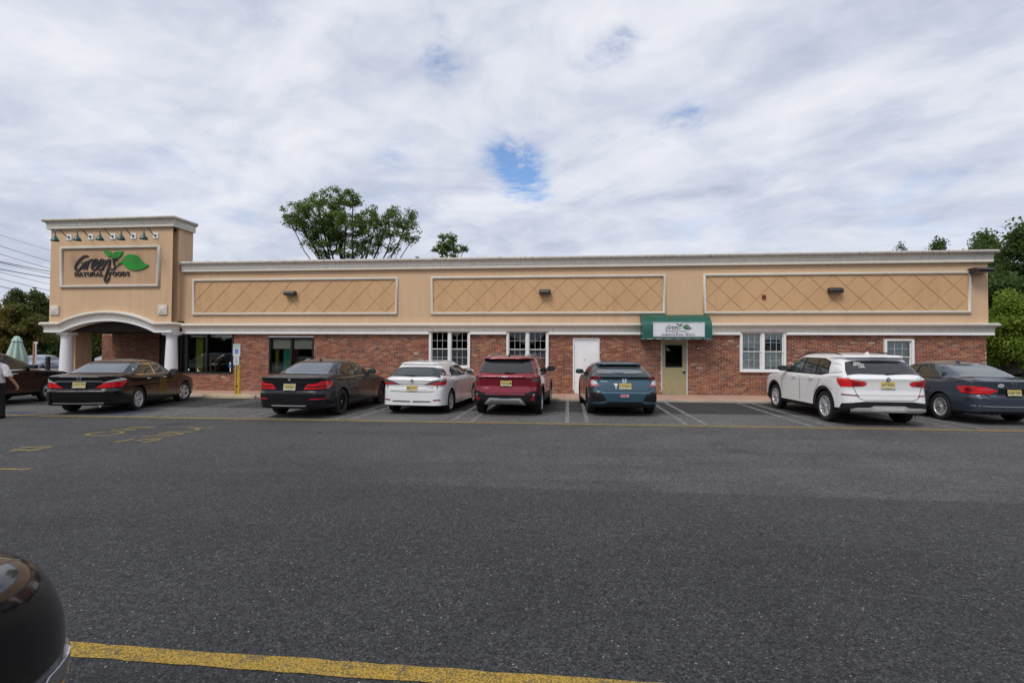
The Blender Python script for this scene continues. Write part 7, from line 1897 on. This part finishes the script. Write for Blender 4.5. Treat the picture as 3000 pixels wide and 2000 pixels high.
make_tree('small tree top peeping over the roof beside the big maple', (bx, Y, 0), L, (tx, Y, tz), LM_MAPLE, 12, 130, 24, .19, .34, .014, 'maple_tree', 'trees behind the store', .6, .05, True)
x, y = crop(1680, 950); Y = 40.0; bx, bz = wall_pt(x, y + 8, Y)
make_tree('single leafy twig tip showing over the roof between the two maples', (bx, Y, 0), [((bx, Y, bz - .4), (.4, .4, .7))], (bx, Y, bz - 2.0), LM_MAPLE, 13, 10, 40, .2, .3, .02, 'maple_tree', 'trees behind the store')
# trees at the right end
def simple_tree(label, px, top, bot, wpx, Y, leafm, seed, group, n=240, nl=60, leaf=.22, spread=.6, base_z=0.0, name='tree', shell=.5, hw=1.0):
    x, zt = wall_pt(px, top, Y); _, zb = wall_pt(px, bot, Y); k = (Y - EYE.y) / FPX; w = wpx * k / 2; h = zt - zb; rg = random.Random(seed); L = []
    for i in range(9):
        t = (i + .5) / 9; ww = w * (math.sin(math.pi * (t * .80 + .16)) ** .7); 
        for s in range(3 if ww > 1 else 2):
            L.append(((x + rg.uniform(-.55, .55) * ww, Y + rg.uniform(-.45, .45) * ww * hw, zb + t * h), (ww * rg.uniform(.4, .62), ww * rg.uniform(.4, .62) * hw, h * rg.uniform(.09, .14))))
    return make_tree(label, (x, Y, base_z), L, (x, Y, max(zb + h * .25, 1.0)), leafm, seed, n, nl, leaf, spread, .02, name, group, shell)
simple_tree('tall dark tree at the right edge above the bright shrub', 3010, 655, 1090, 300, 10, LM_DARK, 21, 'trees at the right end', 480, 95, .16, .65)
simple_tree('dark tree just behind the right end of the store', 2900, 700, 1080, 200, 15, LM_DARK, 22, 'trees at the right end', 360, 85, .17, .65)
simple_tree('bright green young tree at the right end of the wall', 2960, 868, 1070, 150, 5.0, LM_BRIGHT, 23, 'trees at the right end', 340, 80, .11, .45)
simple_tree('lower green tree behind the grey blue saloon', 2985, 960, 1130, 190, 7.5, LM_MID, 24, 'trees at the right end', 340, 70, .13, .5)
simple_tree('tree tip over the roof edge near the right end', 2740, 700, 1000, 130, 30, LM_DARK, 25, 'trees at the right end', 150, 34, .19, .5)
simple_tree('sparse crown over the roof beside the floodlight', 2860, 700, 1000, 150, 26, LM_DARK, 26, 'trees at the right end', 200, 40, .18, .5)
simple_tree('thin twigs over the roof left of the other tips', 2640, 724, 1000, 110, 34, LM_DARK, 27, 'trees at the right end', 90, 26, .18, .45)
# left: turning tree and the wood behind
simple_tree('tree with orange tinged leaves behind the pale green umbrella', 45, 905, 1052, 210, 20, LM_FALL, 31, 'trees left of the tower', 380, 60, .22, .6)
simple_tree('dark green tree left of the entrance column', 150, 960, 1070, 130, 30, LM_MID, 32, 'trees left of the tower', 240, 55, .26, .7)
simple_tree('green tree seen through the entrance passage', 285, 945, 1075, 130, 32, LM_FALL, 33, 'trees left of the tower', 220, 55, .26, .7)
for i, (px, top, wpx, Y) in enumerate(((-60, 850, 170, 62), (40, 858, 170, 58), (120, 872, 160, 60), (205, 900, 150, 64), (300, 905, 160, 60))):
    lab = ['tall wooded tree at the far left edge behind the cables', 'rounded dark tree above the turning tree', 'dark tree touching the left side of the tower', 'far tree hidden behind the tower base', 'far tree behind the brick entrance recess'][i]
    simple_tree(lab, px, top, 1075, wpx, Y, LM_FAR, 40 + i, 'far trees left of the tower', 260, 60, .42, 1.1)
# wood across the lot behind the camera (it shows in the glass and the car paint)
nr = np.random.default_rng(5); N = 26000
xs_ = nr.uniform(-95, 95, N); hgt = 8 + 4 * np.sin(xs_ * .13) + 2 * np.sin(xs_ * .41 + 1); z_ = hgt * nr.random(N) ** .8; y_ = -72 - 6 * nr.random(N) * (1 - (z_ / (hgt + .1)) ** 3)
P = np.stack([xs_, y_, z_], 1); t1 = nr.normal(size=(N, 3)); t1 /= np.linalg.norm(t1, axis=1)[:, None]; t2 = np.cross(nr.normal(size=(N, 3)), t1); t2 /= np.linalg.norm(t2, axis=1)[:, None]; s = nr.uniform(.5, 1.1, (N, 1))
V = np.stack([P - t1 * s, P + t2 * s * .7, P + t1 * s, P - t2 * s * .7], 1)
o = mesh_obj('far_wood', V.reshape(-1, 3), np.arange(N * 4).reshape(-1, 4).tolist(), LM_FAR); tag(o, 'dark wood across the lot behind the viewer', 'wood', kind='stuff')

# one dry leaf on the lot
M_DRY = plain('dry_leaf', (.16, .075, .03), .8, var=.3)
lx, ly = ground_pt(935, 1266); z0 = gz(lx, ly) + .004; v = []
for (u, w, h) in ((-1, 0, .0), (-.3, .55, .014), (.5, .4, .012), (1.1, 0, .006), (.5, -.4, .016), (-.3, -.55, .010), (0, 0, .002)):
    v.append((lx + .05 * u, ly + .05 * w, z0 + h))
o = mesh_obj('fallen_leaf', v, [(0, 1, 6), (1, 2, 6), (2, 3, 6), (3, 4, 6), (4, 5, 6), (5, 0, 6)], M_DRY); tag(o, 'tiny dry brown leaf on the asphalt in front of the graphite saloon', 'leaf')
